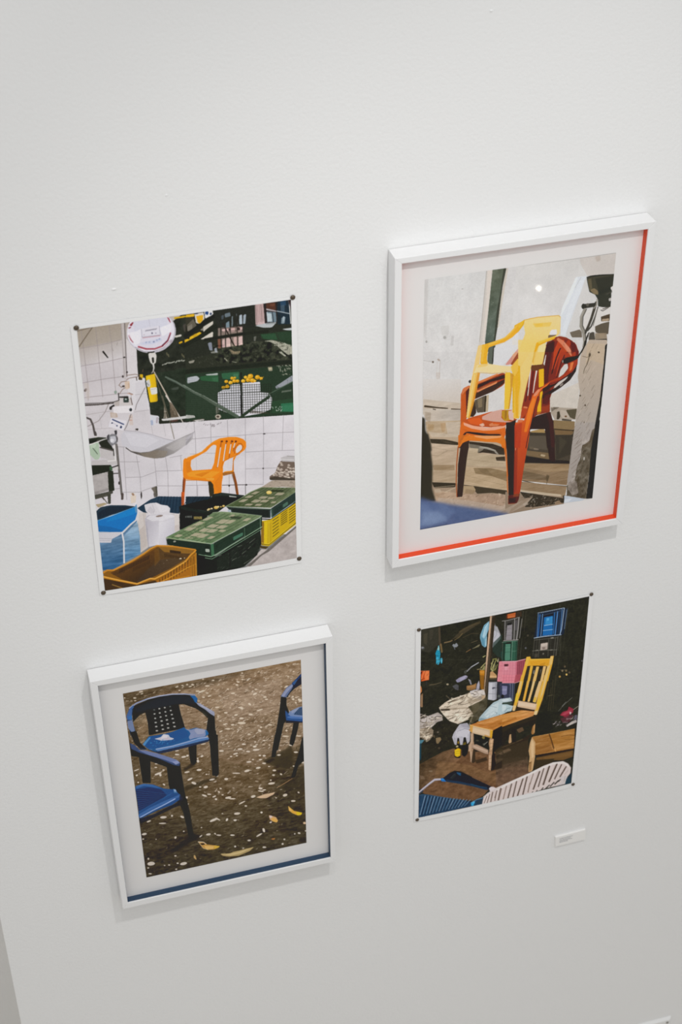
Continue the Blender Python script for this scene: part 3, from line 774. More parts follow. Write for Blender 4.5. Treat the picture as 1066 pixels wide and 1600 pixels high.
P b9c0d8 0.5|278,114 102,-10 4,15 -46,10 -50,-2
S 8f8792 1.35 1.35 .6|257,133 38,29 40,8 52,-13 38,-37
P 9c8c96 0.7|422,125 10,-4 -3,14 -13,4
P 35322e|310,167 35,0 -3,11 -30,-2
P d0cbc6|316,174 31,1 5,19 -6,37 -16,6 -10,-13 -6,-33
P 2d2d28|328,199 11,0 0,28 -9,4
S d3cfcb 2.36 1.35|334,238 1,17 -4,17
S b5aaa0 1.69 .84|331,272 -9,10
P dcb10e|293,292 44,-5 4,51 0,100 -37,1 -6,-73
P e8c21a 0.6|298,298 18,-4 6,141 -16,1 -5,-69
P b08c0a 0.6|339,302 2,36 0,100 -9,-1
P c7c6c4|293,318 17,-6 4,33 -5,11 -13,-5
P d5d3d0|309,359 34,2 -1,36 -29,0
S 9a9890 .84 .84 .6|314,369 23,-1
P c4952a 0.5|302,352 8,1 0,33 -5,-1
S 6c6f7c 1.35 1.35 .6|296,330 9,14
S b9ab9a 1.69 2.20|335,278 24,63 31,82 21,75
S 6b6350 1.01 1.01 .8|341,314 15,74 19,103
S cdc4ba 2.20 1.35|383,415 34,72 37,88
S c9c4c6 .84 .84 .8|454,575 18,43
S 716857 1.01 .68|365,412 11,62 16,87 14,101
S 9c9690 .84 .84 .7|398,581 10,81
P 6b5d4c 0.85|396,448 12,14 21,45 10,51 -41,-11 -2,-64
R 26 31 0.68 1.01 1.35 3.04 60 20 0.8 c9c0b0 3c352b|396,459 39,80 -1,18 -41,-11
P 8d8375 0.8|369,467 8,37 5,38 -18,-4
R 14 33 0.68 1.01 1.35 2.36 60 40 0.8 d0c8ba 4a4236|366,484 14,21 5,43 -23,-4
P c6c3c2|351,539 121,3 -1,15 -68,-3 -47,-4
P 5d3f38 0.8|395,553 39,1 -6,11 -31,0
S a8a09f .84 .84 .7|-3,453 82,-1 51,3
S a29a99 .68 .68 .6|-5,534 127,13 63,-1
S a8a2a3 .68 .68 .6|62,467 4,73
S 8c8280 1.01 1.01 .85|108,416 -19,38 -34,42 -53,21
P 2f2c2a|111,431 25,-13 1,14 -13,1 -3,15 -10,-3
P ded9dc|129,431 92,9 0,40 -92,-13
P 2d3034|217,460 0,4 -1,4 -2,2 -3,1 -4,-1 -2,-3 -2,-4 0,-4 1,-4 3,-2 3,-1 3,1 2,3
P 8f9aa0|209,457 0,1 -1,1 -1,1 -1,0 -1,-1 0,-1 -1,-2 1,-1 1,-1 1,0 1,0 1,1 0,1
P b59f8e 0.8|112,458 32,11 3,25 -35,-6
P cfc5bf 0.5|119,465 20,4 -2,21 -20,-4
P d9d5dc|114,491 73,28 -20,51 -69,-33
P 3f4a70|119,495 56,40 -3,6 -54,-39
P 3a4258|121,520 0,1 -2,2 -1,0 -2,0 -2,-1 -1,-2 0,-2 1,-1 1,-2 1,0 2,0 2,1 1,2
P 4a5370|143,539 -1,1 -1,2 -2,0 -2,0 -1,-1 -1,-2 0,-2 0,-2 1,-1 2,0 2,0 1,1 1,2
P 38405e|157,539 7,9 -6,10 -8,-6
S 8a8aa0 .68 .68 .6|122,520 12,11
P c9b5a8 0.6|199,488 18,1 -1,60 -18,-4
S b27466 .84 .84 .8|200,518 12,3
S a0756a .68 .68 .7|201,504 13,-1
S 5a5352 .84 .84 .9|210,487 -26,62 -12,19
P cdccd4|299,510 43,11 -5,43 -37,1
P 93a0bc 0.8|299,536 13,2 -2,28 -10,-1
P 8f7a80 0.5|329,523 10,5 -7,32 -8,-4
S 9e989a .68 .68 .7|226,478 70,0
S a6a0a3 .68 .68 .7|302,567 3,46
S a9a4a6 .68 .68 .7|360,571 6,65
P 3d3835|224,569 15,2 -3,13 -10,-6
S 514b48 2.53 3.04|-1,468 19,13 9,34 4,49
P 4c4644|27,545 12,9 1,24 -13,-2
S d8d2d0 2.03|32,579 10,8
P 2f332a|-2,585 49,0 38,10 -4,15 -83,6
P 1f231b 0.8|-1,595 42,1 25,8 -65,11
P 2b2d26|44,615 48,-13 18,62 2,15 -55,-31
P 57534e 0.6|36,598 46,-2 -6,8 -39,4
P b2ada8 0.5|2,712 122,10 2,34 -129,-14
P b5afad 0.55|47,646 65,33 0,53 -65,-30
S 55504c 2.03|50,644 59,29
S 2f2e2a 1.69|113,664 -2,37
P bdb8b6 0.5|51,653 29,36 -32,7
P a9bba5|-1,619 33,-9 13,8 -1,46 3,28 -11,17 -15,0 -12,-17 -11,-18
P 8fa58c 0.8|19,641 11,20 3,20 -6,-11
S 4b5648 1.01 1.01 .9|14,640 20,38
P c3d0be 0.5|5,623 29,-4 -4,18 -22,8
S e0dcda 1.52 .84|3,620 63,-16 16,-3
P 7d7c80|85,592 25,-14 22,7 5,32 -9,25 -26,2 -14,-27
P b9b8c0|101,592 25,1 4,25 -15,16 -15,-9
P 48464a|86,586 13,-10 -5,36 -8,-2
P 3f3d40|124,562 13,0 -2,27 -10,-5
P d6d5da|118,616 -1,4 -3,3 -4,1 -4,0 -3,-3 -3,-4 0,-4 1,-4 3,-3 4,-1 4,1 3,2 3,4
P 5a5658|132,588 6,20 -4,23 -5,-7
S d6d2d2 2.36|117,644 0,46 0,37
S d8d4d2 1.86|81,728 37,2
P 5d5855|122,641 11,-4 3,326 -10,-2
P 8c8682 0.6|125,642 4,-2 2,322 -3,-1
P 272b22|-3,736 96,16 2,33 -19,3 -79,7
P 3d5a3f 0.9|84,758 13,2 0,25 -14,-2
P aca6a4|-3,795 79,-6 -6,106 -72,14
P 8f8a88 0.6|-3,892 74,-11 -1,16 -72,12
N 9 25 25 41|-3,795 79,-6 -6,106 -72,14
P 2b2f26|74,787 26,-1 -3,116 -28,4
P 484840|-2,909 90,-9 1,17 -88,14
P 3a3a34|63,912 15,-1 -4,40 -14,-3
S 3a3834 1.52|31,921 11,23
P c9c3c2 0.9|99,761 27,-1 -2,27 -24,-1
S 2f2c2a 1.86|99,767 27,-6
S 3a3634 1.52 1.52 .9|99,803 23,3
P 3a3634|127,863 -1,5 -1,3 -2,2 -2,-1 -1,-2 -1,-4 0,-4 1,-4 1,-4 2,-1 1,0 2,2 1,4
S 8f8886 .84 .84 .7|99,893 29,2
S c9c4c4 1.01|112,773 13,2
S 8d878a .76 .76 .7|134,656 41,9;160,664 -8,302;133,742 98,18;157,837 78,12 70,-18;218,721 9,127 -4,131;303,749 2,88 0,76;306,828 126,20;305,914 133,26;358,759 5,89 -6,136;432,763 0,85;134,919 84,16 27,-8 55,-12;379,763 59,-2;224,574 1,55
P 6b645a|275,923 30,-9 -1,60 -14,0 -5,-33
P 45433c 0.8|297,918 9,-1 -2,55 -7,0
P 3b3634|228,956 -1,8 -1,7 -2,3 -1,0 -2,-4 0,-7 0,-8 1,-9 1,-6 2,-3 2,0 1,4 1,7
P a5714e|179,930 12,12 4,14 -13,-2
P d5cdc9 0.6|166,925 36,10 -2,28 -34,-6
P c6c3ca|164,576 19,-4 91,32 81,46 64,23 -100,29 -53,12 -46,-15 -35,-25 -30,-20 -2,-44
P d2cfd6 0.6|171,583 102,30 60,42 -65,31 -72,-25
S a39ea5 1.01 1.01 .7|172,571 61,17 71,31 61,35 41,17
S c5c1c8 1.35 1.35 .7|155,580 -3,54 8,24
G 57524d b3aeb0 1 264,741 427,672|172,669 22,22 41,17 42,3 53,-10 76,-27 58,-23 39,-9 -7,36 -35,28 -59,36 -55,16 -42,-3 -46,-18 -45,-27 -25,-21
P 6b635a 0.75|172,669 42,40 52,5 63,-4 -24,45 -46,-18 -45,-27 -25,-21
P 8c8071 0.6|235,712 31,2 53,-6 52,16 -13,29 -53,2 -46,-18
P b5b0b0 0.55|362,703 101,-43 29,-10 -31,46 -59,33
S 3e3a36 1.35 .68|172,669 22,25 30,21
S 8a8584 .84 .84 .8|194,691 46,18 47,3 86,-28 130,-43
S 9b979b .84 .84 .8|462,663 47,-27
P b3aeb4|462,666 45,-28 -13,27 -34,44
P 8f8b8e 0.6|461,690 33,-31 -12,29 -22,22
S b6b1b4 .68 .68 .6|489,575 -24,36
S 918b8f .76 .76 .75|507,576 2,111 -10,328;462,675 127,9 171,17 91,7 149,18;588,602 -5,173;670,601 -1,96;759,601 -15,448;848,608 -1,102;847,710 -11,291;949,619 -11,202;756,800 87,10 158,22;478,761 128,18;750,898 90,13 82,12;629,972 208,34;447,939 118,20;504,773 1,89;666,905 -5,128;505,951 -3,61;757,700 -5,100;744,990 93,16
P 3f3a3a|857,712 -1,1 -2,1 -2,0 -3,0 -3,-1 -2,-2 0,-2 1,-1 1,-1 3,0 3,0 2,1 2,2;843,912 0,2 -2,1 -1,1 -2,-1 -2,-1 -1,-2 -1,-2 1,-2 1,-1 2,0 2,0 2,1 1,2
P 35302f|668,982 0,3 -2,1 -2,1 -2,0 -2,-2 -1,-2 0,-3 0,-2 2,-2 2,-1 2,1 2,1 1,3;755,993 -1,3 -1,1 -2,1 -2,-1 -2,-1 -1,-2 0,-2 0,-2 2,-2 1,-1 2,1 2,1 1,2
S 3f3a3a 1.01 1.01 .8|629,972 115,19
S 3a3536 .84 .84 .7|745,990 -1,59
S 8e8689 1.18 1.18 .75|553,605 5,-4;561,611 5,-4;571,613 5,-4;584,612 5,-4
S 5e5558 1.18 1.18 .75|592,616 5,-4;600,618 5,-4;592,624 5,-4;602,626 5,-4
S 8e8689 1.18 1.18 .75|619,617 5,-4;624,615 5,-4;635,612 5,-4
N 3 40 40 77|468,575 534,44 -6,478 -553,-93
P 6f5f54|869,965 30,-17 12,-36 18,-29 71,19 1,111 -64,-16 -66,-12
P b7b2b3|929,864 28,-5 44,8 -1,35 -66,-15
S 8f8a88 1.35 1.35 .6|962,860 36,9
S d4d0d0 1.52 1.52 .7|929,873 66,16
P a99a8d|949,962 -2,2 -3,1 -3,-1 -3,-2 -2,-4 -1,-3 0,-3 2,-2 3,-1 4,1 3,3 2,3 1,3
P cfc4b8 0.8|943,955 0,1 -1,0 -1,1 -1,0 -1,-1 -1,-1 0,-1 0,-1 1,-1 1,0 1,0 1,0 1,2
S 4a3c34 .68 .68 .6|936,961 12,4
P a99a8d|999,981 -2,2 -3,1 -3,-1 -3,-2 -3,-3 -1,-4 1,-3 1,-2 3,-1 4,1 3,2 2,3 1,4
P cfc4b8 0.8|993,973 0,2 -1,0 -1,1 -2,-1 -1,0 0,-1 -1,-2 1,-1 0,0 2,-1 1,1 1,0 1,1
S 4a3c34 .68 .68 .6|985,980 12,4
P c3b6a8|970,969 -2,3 -3,0 -3,0 -3,-3 -2,-3 -1,-3 0,-3 2,-3 3,0 3,0 3,3 2,3 1,3
P cfc4b8 0.8|964,962 0,1 -1,1 -1,0 -1,0 -1,-1 -1,-1 0,-1 0,-1 1,-1 1,0 1,0 1,1 1,1
S 4a3c34 .68 .68 .6|956,968 12,5
P a99a8d|1001,943 -1,3 -2,2 -3,1 -4,-1 -3,-2 -2,-3 0,-3 1,-3 2,-2 3,-1 4,1 3,2 2,3
P cfc4b8 0.8|995,939 -1,1 0,1 -2,0 -1,0 -1,-1 -1,-1 0,-1 0,-1 1,-1 1,0 2,0 1,1 0,1
S 4a3c34 .68 .68 .6|987,945 12,5
P c3b6a8|931,968 -1,3 -2,2 -3,1 -4,-1 -3,-2 -2,-3 0,-3 1,-3 2,-2 3,-1 4,1 3,2 2,3
P cfc4b8 0.8|925,964 -1,1 0,1 -2,0 -1,0 -1,-1 -1,-1 0,-1 0,-1 1,-1 1,0 2,0 1,1 0,1
S 4a3c34 .68 .68 .6|917,971 12,4
P a99a8d|941,971 -1,3 -3,2 -3,0 -3,-1 -3,-3 -2,-3 0,-3 1,-3 2,-1 4,-1 3,2 3,2 2,3
P cfc4b8 0.8|934,966 0,1 -1,1 -1,0 -1,0 -1,-1 -1,-1 0,-1 0,-1 1,-1 1,0 1,0 1,1 1,1
S 4a3c34 .68 .68 .6|927,973 12,4
P c3b6a8|900,963 -1,3 -3,1 -3,1 -3,-1 -3,-2 -2,-4 -1,-3 2,-3 2,-1 3,-1 4,1 2,2 2,3
P cfc4b8 0.8|893,958 0,1 -1,1 -1,0 -1,0 -1,-1 -1,-1 0,-1 0,-1 1,-1 1,0 1,0 1,1 1,1
S 4a3c34 .68 .68 .6|885,964 12,5
P a99a8d|911,968 -1,3 -3,0 -4,-1 -3,-2 -2,-3 -1,-4 1,-3 1,-2 3,0 4,0 3,3 2,3 1,3
P cfc4b8 0.8|906,961 -1,1 0,1 -2,0 -1,0 -1,-1 -1,-1 0,-1 0,-1 1,-1 1,0 2,0 1,1 0,1
S 4a3c34 .68 .68 .6|898,967 12,5
P a99a8d|957,982 -1,3 -3,2 -3,1 -3,-1 -3,-2 -2,-3 -1,-3 1,-3 2,-2 3,-1 4,1 3,2 2,3
P cfc4b8 0.8|950,978 0,1 -1,1 -1,0 -1,0 -2,-1 0,-1 -1,-1 1,-1 1,-1 1,0 1,0 1,1 1,1
S 4a3c34 .68 .68 .6|942,984 12,5
P c3b6a8|1000,961 -2,3 -2,2 -3,0 -4,-1 -3,-3 -1,-3 -1,-3 2,-3 2,-2 3,0 4,1 3,3 1,3
P cfc4b8 0.8|993,956 0,1 -1,1 -1,0 -1,0 -1,-1 -1,-1 0,-1 0,-1 1,-1 1,0 1,0 1,1 1,1
S 4a3c34 .68 .68 .6|985,962 12,5
P a99a8d|983,969 -2,2 -3,0 -3,-1 -3,-3 -2,-3 -1,-3 0,-3 3,-2 2,-1 4,2 3,2 2,3 0,4
P cfc4b8 0.8|977,961 0,1 -1,1 -1,0 -1,0 -1,-1 -1,-1 0,-1 0,-1 1,-1 1,0 1,0 1,1 1,1
S 4a3c34 .68 .68 .6|969,967 13,4
P c3b6a8|944,958 -1,2 -3,2 -3,0 -3,-1 -3,-2 -2,-3 0,-3 1,-3 2,-2 3,0 4,1 3,2 1,3
P cfc4b8 0.8|937,953 0,1 -1,1 -1,0 -1,0 -1,-1 -1,-1 0,-1 0,-1 1,-1 1,0 1,0 1,1 1,1
S 4a3c34 .68 .68 .6|929,959 13,4
P a99a8d|931,977 -2,3 -2,1 -3,0 -4,-2 -2,-2 -2,-4 0,-3 1,-2 3,-2 3,1 4,1 2,3 2,3
P cfc4b8 0.8|925,971 -1,1 0,1 -2,1 -1,-1 -1,0 -1,-1 0,-2 0,-1 1,0 1,-1 2,0 1,1 0,1
S 4a3c34 .68 .68 .6|917,978 12,4
P c3b6a8|937,956 -1,3 -3,1 -3,0 -3,-2 -3,-3 -1,-3 0,-4 1,-2 3,-1 3,0 4,2 2,3 2,3
P cfc4b8 0.8|931,950 0,1 -1,1 -1,0 -1,0 -1,-1 -1,-1 0,-1 0,-1 1,-1 1,0 1,0 1,1 1,1
S 4a3c34 .68 .68 .6|923,956 12,4
P a99a8d|999,981 -2,3 -2,1 -4,0 -3,-2 -3,-3 -1,-3 0,-3 1,-3 3,-1 3,0 4,2 2,3 2,3
P cfc4b8 0.8|992,975 0,1 -1,1 -1,0 -1,0 -1,-1 -1,-1 0,-1 0,-1 1,-1 1,0 1,0 1,1 1,1
S 4a3c34 .68 .68 .6|985,981 12,5
P a99a8d|914,950 -2,2 -3,1 -3,-1 -3,-2 -3,-3 -1,-3 1,-3 2,-3 2,0 4,0 3,3 2,3 1,3
P cfc4b8 0.8|908,943 0,1 -1,1 -1,0 -1,0 -2,-1 0,-1 -1,-1 1,-1 1,-1 1,0 1,0 1,1 1,1
S 4a3c34 .68 .68 .6|900,949 12,5
P c3b6a8|975,993 -1,3 -2,2 -4,0 -3,-1 -3,-2 -2,-3 0,-4 1,-2 2,-2 4,0 3,1 3,2 2,3
P cfc4b8 0.8|969,989 -1,1 0,0 -1,1 -2,-1 -1,0 -1,-1 0,-1 1,-2 0,0 1,-1 2,1 1,0 0,1
S 4a3c34 .68 .68 .6|961,995 12,4
P a99a8d|939,937 -1,3 -3,1 -3,1 -3,-2 -3,-2 -2,-3 0,-4 1,-2 3,-2 3,0 3,1 3,3 2,3
P cfc4b8 0.8|933,932 -1,1 -1,1 -1,0 -1,0 -1,-1 -1,-1 0,-1 0,-1 1,-1 1,0 1,0 2,1 0,1
S 4a3c34 .68 .68 .6|925,938 12,4
P a99a8d|932,942 -2,2 -2,1 -4,0 -3,-2 -3,-3 -1,-3 0,-3 2,-3 2,-1 4,1 3,1 2,3 2,3
P cfc4b8 0.8|926,935 -1,1 0,1 -2,0 -1,0 -1,0 -1,-1 0,-2 0,-1 1,0 1,-1 2,0 1,1 0,1
S 4a3c34 .68 .68 .6|918,942 12,4
P a99a8d|926,958 -2,3 -2,1 -4,-1 -3,-1 -2,-3 -2,-4 0,-3 2,-2 3,-1 3,0 3,2 3,3 1,3
P cfc4b8 0.8|920,952 -1,1 0,1 -1,0 -2,0 -1,-1 0,-1 -1,-1 1,-1 0,-1 1,0 2,0 1,1 1,1
S 4a3c34 .68 .68 .6|912,958 12,4
P c3b6a8|1003,962 -1,3 -3,1 -3,0 -4,-2 -2,-3 -2,-3 0,-4 2,-2 3,-1 3,0 3,2 3,3 1,3
P cfc4b8 0.8|997,956 0,1 -1,1 -1,0 -2,0 -1,-1 0,-1 -1,-1 1,-1 0,-1 2,0 1,0 1,1 1,1
S 4a3c34 .68 .68 .6|989,962 12,4
P a99a8d|962,969 -1,3 -3,1 -3,-1 -3,-1 -3,-3 -1,-4 0,-3 2,-2 2,-1 4,0 3,2 2,3 2,3
P cfc4b8 0.8|956,963 0,1 -1,1 -1,0 -1,0 -1,-1 -1,-1 0,-1 0,-1 1,-1 1,0 1,0 1,1 1,1
S 4a3c34 .68 .68 .6|948,969 13,4
P a99a8d|957,957 -1,2 -3,2 -3,0 -4,-2 -2,-2 -2,-3 0,-4 1,-2 3,-2 3,0 3,2 3,2 2,3
P cfc4b8 0.8|951,951 -1,1 -1,1 -1,0 -1,0 -1,-1 -1,-1 0,-1 0,-1 1,-1 1,0 1,0 2,1 0,1
S 4a3c34 .68 .68 .6|943,957 12,5
P c3b6a8|978,960 -1,3 -2,2 -4,0 -3,-2 -3,-2 -2,-3 0,-3 1,-3 3,-2 3,0 4,1 2,3 2,3
P cfc4b8 0.8|972,955 0,1 -1,1 -1,0 -2,0 -1,-1 0,-1 -1,-1 1,-1 0,-1 2,0 1,0 1,1 1,1
S 4a3c34 .68 .68 .6|964,961 12,5
P a99a8d|922,929 -1,2 -3,1 -3,0 -4,-2 -2,-3 -2,-3 1,-3 1,-3 3,-1 3,1 3,1 3,3 1,4
P cfc4b8 0.8|916,922 0,1 -1,1 -1,0 -1,0 -1,0 -1,-2 0,-1 0,-1 1,-1 1,0 1,0 1,1 1,1
S 4a3c34 .68 .68 .6|908,929 12,4
P a99a8d|978,961 -1,3 -2,2 -3,0 -4,-1 -3,-2 -2,-3 0,-3 1,-3 2,-2 3,0 4,1 3,2 2,3
P cfc4b8 0.8|972,957 -1,1 0,1 -2,0 -1,0 -1,-1 -1,-1 0,-1 0,-1 1,-1 1,0 2,0 1,1 0,1
S 4a3c34 .68 .68 .6|964,963 12,4
P c3b6a8|991,975 -1,2 -3,1 -3,0 -4,-2 -2,-2 -2,-4 0,-3 2,-2 2,-2 4,1 3,1 3,3 1,3
P cfc4b8 0.8|985,969 0,1 -1,0 -1,1 -2,-1 -1,0 0,-1 -1,-1 1,-2 0,0 2,-1 1,1 1,0 1,1
S 4a3c34 .68 .68 .6|977,975 12,4
P a99a8d|963,949 -1,2 -2,2 -3,1 -4,-1 -3,-3 -1,-3 -1,-3 1,-3 3,-1 3,-1 3,1 3,2 2,3
P cfc4b8 0.8|957,944 0,1 -1,1 -1,0 -1,0 -2,-1 0,-1 -1,-1 1,-1 1,-1 1,0 1,0 1,1 1,1
S 4a3c34 .68 .68 .6|949,950 12,4
P a99a8d|962,993 -2,2 -3,1 -3,-1 -3,-2 -3,-3 -1,-4 1,-3 1,-2 3,-1 4,1 3,2 2,3 1,4
P cfc4b8 0.8|956,986 -1,1 0,0 -1,1 -2,0 -1,-1 -1,-1 0,-1 1,-1 0,-1 1,-1 2,1 1,0 1,1
S 4a3c34 .68 .68 .6|948,992 12,4
P a99a8d|995,992 -2,2 -3,1 -3,-1 -3,-2 -3,-3 -1,-3 0,-3 2,-3 3,0 3,0 4,2 2,4 1,3
P cfc4b8 0.8|989,985 -1,1 0,1 -2,0 -1,0 -1,-1 -1,-1 0,-1 0,-1 1,-1 1,0 2,0 1,1 0,1
S 4a3c34 .68 .68 .6|981,991 12,5
P a99a8d|977,922 -2,2 -3,1 -3,-1 -3,-2 -3,-3 -1,-4 1,-3 2,-2 2,-1 4,1 3,2 2,3 1,4
P cfc4b8 0.8|971,915 0,1 -1,0 -1,1 -2,0 -1,-1 0,-1 -1,-1 1,-1 0,-1 2,0 1,0 1,0 1,1
S 4a3c34 .68 .68 .6|963,921 12,4
P a99a8d|937,902 -2,2 -3,1 -3,-1 -3,-2 -2,-3 -1,-4 0,-3 2,-2 3,0 3,0 3,3 3,3 1,3
P cfc4b8 0.8|931,895 0,1 -1,1 -1,0 -1,0 -1,-1 -1,-1 0,-1 0,-1 1,-1 1,0 1,0 1,1 1,1
S 4a3c34 .68 .68 .6|923,901 12,4
P a99a8d|908,960 -1,3 -3,1 -3,-1 -4,-2 -2,-2 -2,-4 1,-3 1,-2 3,-1 3,0 3,2 3,3 1,3
P cfc4b8 0.8|902,954 0,1 -1,1 -1,0 -1,0 -2,-1 0,-1 0,-1 0,-1 1,-1 1,0 1,0 1,1 1,1
S 4a3c34 .68 .68 .6|894,960 12,4
P c3b6a8|977,963 -2,1 -3,1 -4,-1 -3,-3 -2,-3 0,-4 0,-3 2,-2 3,0 3,1 3,3 3,3 0,4
P cfc4b8 0.8|971,955 0,1 -1,0 -1,1 -1,-1 -1,0 -1,-1 0,-1 0,-2 1,0 1,-1 1,1 1,0 1,1
S 4a3c34 .68 .68 .6|963,961 12,4
P a99a8d|934,943 -2,2 -2,2 -4,0 -3,-1 -3,-3 -1,-3 -1,-3 2,-3 2,-1 4,-1 3,2 3,2 1,3
P cfc4b8 0.8|927,937 0,1 -1,1 -1,0 -1,0 -1,0 -1,-2 0,-1 0,-1 1,0 1,-1 1,0 1,1 1,1
S 4a3c34 .68 .68 .6|919,944 12,4
P a99a8d|974,935 -1,2 -3,1 -4,-1 -3,-2 -2,-3 -1,-4 0,-3 2,-2 3,0 3,0 3,3 3,3 1,3
P cfc4b8 0.8|969,928 -1,1 -1,1 -1,0 -1,0 -1,-1 -1,-1 0,-1 0,-1 1,-1 1,0 1,0 2,1 0,1
S 4a3c34 .68 .68 .6|961,934 12,4
P a99a8d|941,911 -1,3 -2,2 -4,0 -3,-1 -3,-2 -2,-3 0,-4 1,-2 2,-2 3,0 4,1 3,2 2,3
P cfc4b8 0.8|935,906 -1,2 -1,0 -1,1 -1,-1 -1,0 -1,-1 0,-2 0,-1 1,0 1,-1 1,1 2,0 0,1
S 4a3c34 .68 .68 .6|927,913 12,4
P a99a8d|986,941 -1,3 -2,2 -4,0 -3,-1 -3,-3 -2,-3 0,-3 1,-3 2,-1 4,-1 3,1 3,3 2,3
P cfc4b8 0.8|980,936 -1,1 0,1 -2,0 -1,0 -1,-1 -1,-1 0,-1 0,-1 1,-1 1,0 2,0 1,1 0,1
S 4a3c34 .68 .68 .6|972,943 12,4
P c3b6a8|986,961 -2,2 -3,1 -3,0 -3,-2 -3,-3 -1,-4 0,-3 2,-2 3,-1 3,0 3,2 3,3 1,4
P cfc4b8 0.8|980,954 -1,1 0,1 -1,0 -2,0 -1,-1 -1,-1 0,-1 1,-1 0,-1 1,0 2,0 1,1 0,1
S 4a3c34 .68 .68 .6|972,960 12,5
P a99a8d|991,972 -1,3 -3,1 -3,1 -3,-2 -3,-2 -2,-3 0,-3 1,-3 2,-2 3,0 4,1 3,3 2,3
P cfc4b8 0.8|984,967 0,1 -1,1 -1,0 -1,0 -1,-1 -1,-1 0,-1 0,-1 1,-1 1,0 1,0 1,1 1,1
S 4a3c34 .68 .68 .6|976,973 13,5
P c3b6a8|970,976 -1,3 -2,1 -4,1 -3,-1 -3,-3 -2,-3 0,-3 1,-3 2,-1 3,-1 4,1 3,3 2,3
P cfc4b8 0.8|964,971 -1,1 0,1 -2,0 -1,0 -1,-1 -1,-1 0,-1 0,-1 1,-1 1,0 2,0 1,1 0,1
S 4a3c34 .68 .68 .6|956,977 12,5
P a99a8d|962,986 -2,3 -2,2 -3,0 -4,-1 -3,-3 -1,-3 -1,-3 1,-3 3,-2 3,0 4,1 2,3 2,3
P cfc4b8 0.8|955,981 0,1 -1,1 -1,0 -1,0 -1,-1 -1,-1 0,-1 0,-1 1,-1 1,0 1,0 1,1 1,1
S 4a3c34 .68 .68 .6|947,987 12,5
P a99a8d|924,936 -2,2 -3,1 -3,0 -3,-2 -3,-3 -1,-3 0,-3 2,-3 2,-1 4,1 3,1 2,3 2,4
P cfc4b8 0.8|918,929 -1,1 -1,1 -1,0 -1,0 -1,-1 -1,-1 0,-1 0,-1 1,-1 1,0 1,0 2,1 0,1
S 4a3c34 .68 .68 .6|910,936 12,4
P c3b6a8|1002,966 -2,2 -3,0 -3,-1 -3,-2 -3,-3 -1,-4 1,-3 2,-2 3,0 3,1 3,2 2,3 1,4
P cfc4b8 0.8|996,958 0,1 -1,1 -1,0 -1,0 -1,-1 -1,-1 0,-1 0,-1 1,-1 1,0 1,0 1,1 1,1
S 4a3c34 .68 .68 .6|988,964 12,5
P a99a8d|965,946 -1,3 -3,2 -3,0 -3,-2 -3,-2 -2,-3 0,-3 1,-3 2,-2 4,0 3,1 3,3 2,3
P cfc4b8 0.8|958,941 0,1 -1,1 -1,0 -1,0 -1,-1 -1,-1 0,-1 0,-1 1,-1 1,0 1,0 1,1 1,1
S 4a3c34 .68 .68 .6|951,947 12,5
P a99a8d|930,966 -1,3 -3,1 -3,1 -3,-1 -3,-3 -2,-3 -1,-3 2,-3 2,-1 3,-1 4,1 2,2 2,3
P cfc4b8 0.8|923,961 0,1 -1,1 -1,0 -1,0 -1,-1 -1,-1 0,-1 0,-1 1,-1 1,0 1,0 1,1 1,1
S 4a3c34 .68 .68 .6|915,967 12,5
P 3d372e 0.8|868,972 31,-1 100,32 1,11 -63,-12 -66,-15
S 8a4a1d 3.38 3.71|687,908 11,67 5,66
S 5c3314 1.69 1.69 .6|682,920 10,54 6,59
P 3a3426|559,933 20,7 8,33 -3,45 -20,16 -4,-34
P e88112|455,784 33,-11 49,-16 28,-26 28,-20 33,-13 43,-1 42,7 32,17 15,20 0,28 -9,17 -37,25 -44,14 -22,9 -9,27 -3,63 -7,31 -5,64 -37,-1 -1,-58 -13,-23 -43,-12 -79,-22
P cfcacd|481,797 28,-14 49,-22 29,-29 13,-4 11,8 -10,55 -7,43 -14,34 -48,-5 -49,-5 -6,-27
S 918b8f .68 .68 .6|547,768 56,11
S a9a4a7 .68 .68 .5|506,789 0,70
P cfcacd|705,794 -1,-16 11,-20 13,-7 9,8 -1,18 -12,14 -14,7
S b55b0c 1.52 1.01|698,796 4,-31 18,-22 14,4 8,19 -7,18 -28,20
S b65f10 2.53 1.86 .9|635,719 -12,69 -15,74;661,717 -9,58 -11,55;686,722 -12,70 -4,24;706,728 -14,54
S d3cdcf 1.69|630,752 -10,55 -10,52;657,738 -11,61 -5,31;682,743 -9,48;702,740 -7,21;674,823 -4,47;654,851 -3,19
P 6e3a0e|644,718 -1,2 -1,2 -3,0 -2,0 -3,-2 -1,-2 -1,-2 1,-3 2,-1 2,-1 3,1 2,1 2,2;668,722 -1,2 -1,2 -3,1 -2,-1 -3,-1 -1,-2 -1,-3 1,-2 2,-2 2,-1 3,1 2,1 2,3;695,727 -1,2 -2,2 -2,1 -3,-1 -2,-1 -2,-3 0,-2 1,-2 1,-2 3,-1 2,1 3,1 1,2;713,730 0,3 -2,1 -2,1 -3,-1 -2,-1 -2,-2 0,-3 0,-2 2,-2 2,0 3,0 2,2 2,2
P e88112|690,820 17,-7 -18,32 1,58 -8,-2
S b8620f 1.35 1.35 .8|690,839 -3,63
S b8620f 1.18 1.18 .5|629,872 9,-36 14,-10 28,-8 44,-14
P e78a1c|641,893 49,3 -3,6 -49,0
P 9c5a1c 0.9|633,898 54,4 10,21 -21,-9 -41,4
P f09a2c 0.75|478,863 53,5 54,12 37,10 -39,25 -54,-4 -69,-23 -4,-17
P c9690d 0.5|493,885 38,-6 48,0 -33,16 -17,9
P f6b352 0.5|545,914 33,3 15,9 -11,11 -27,-10
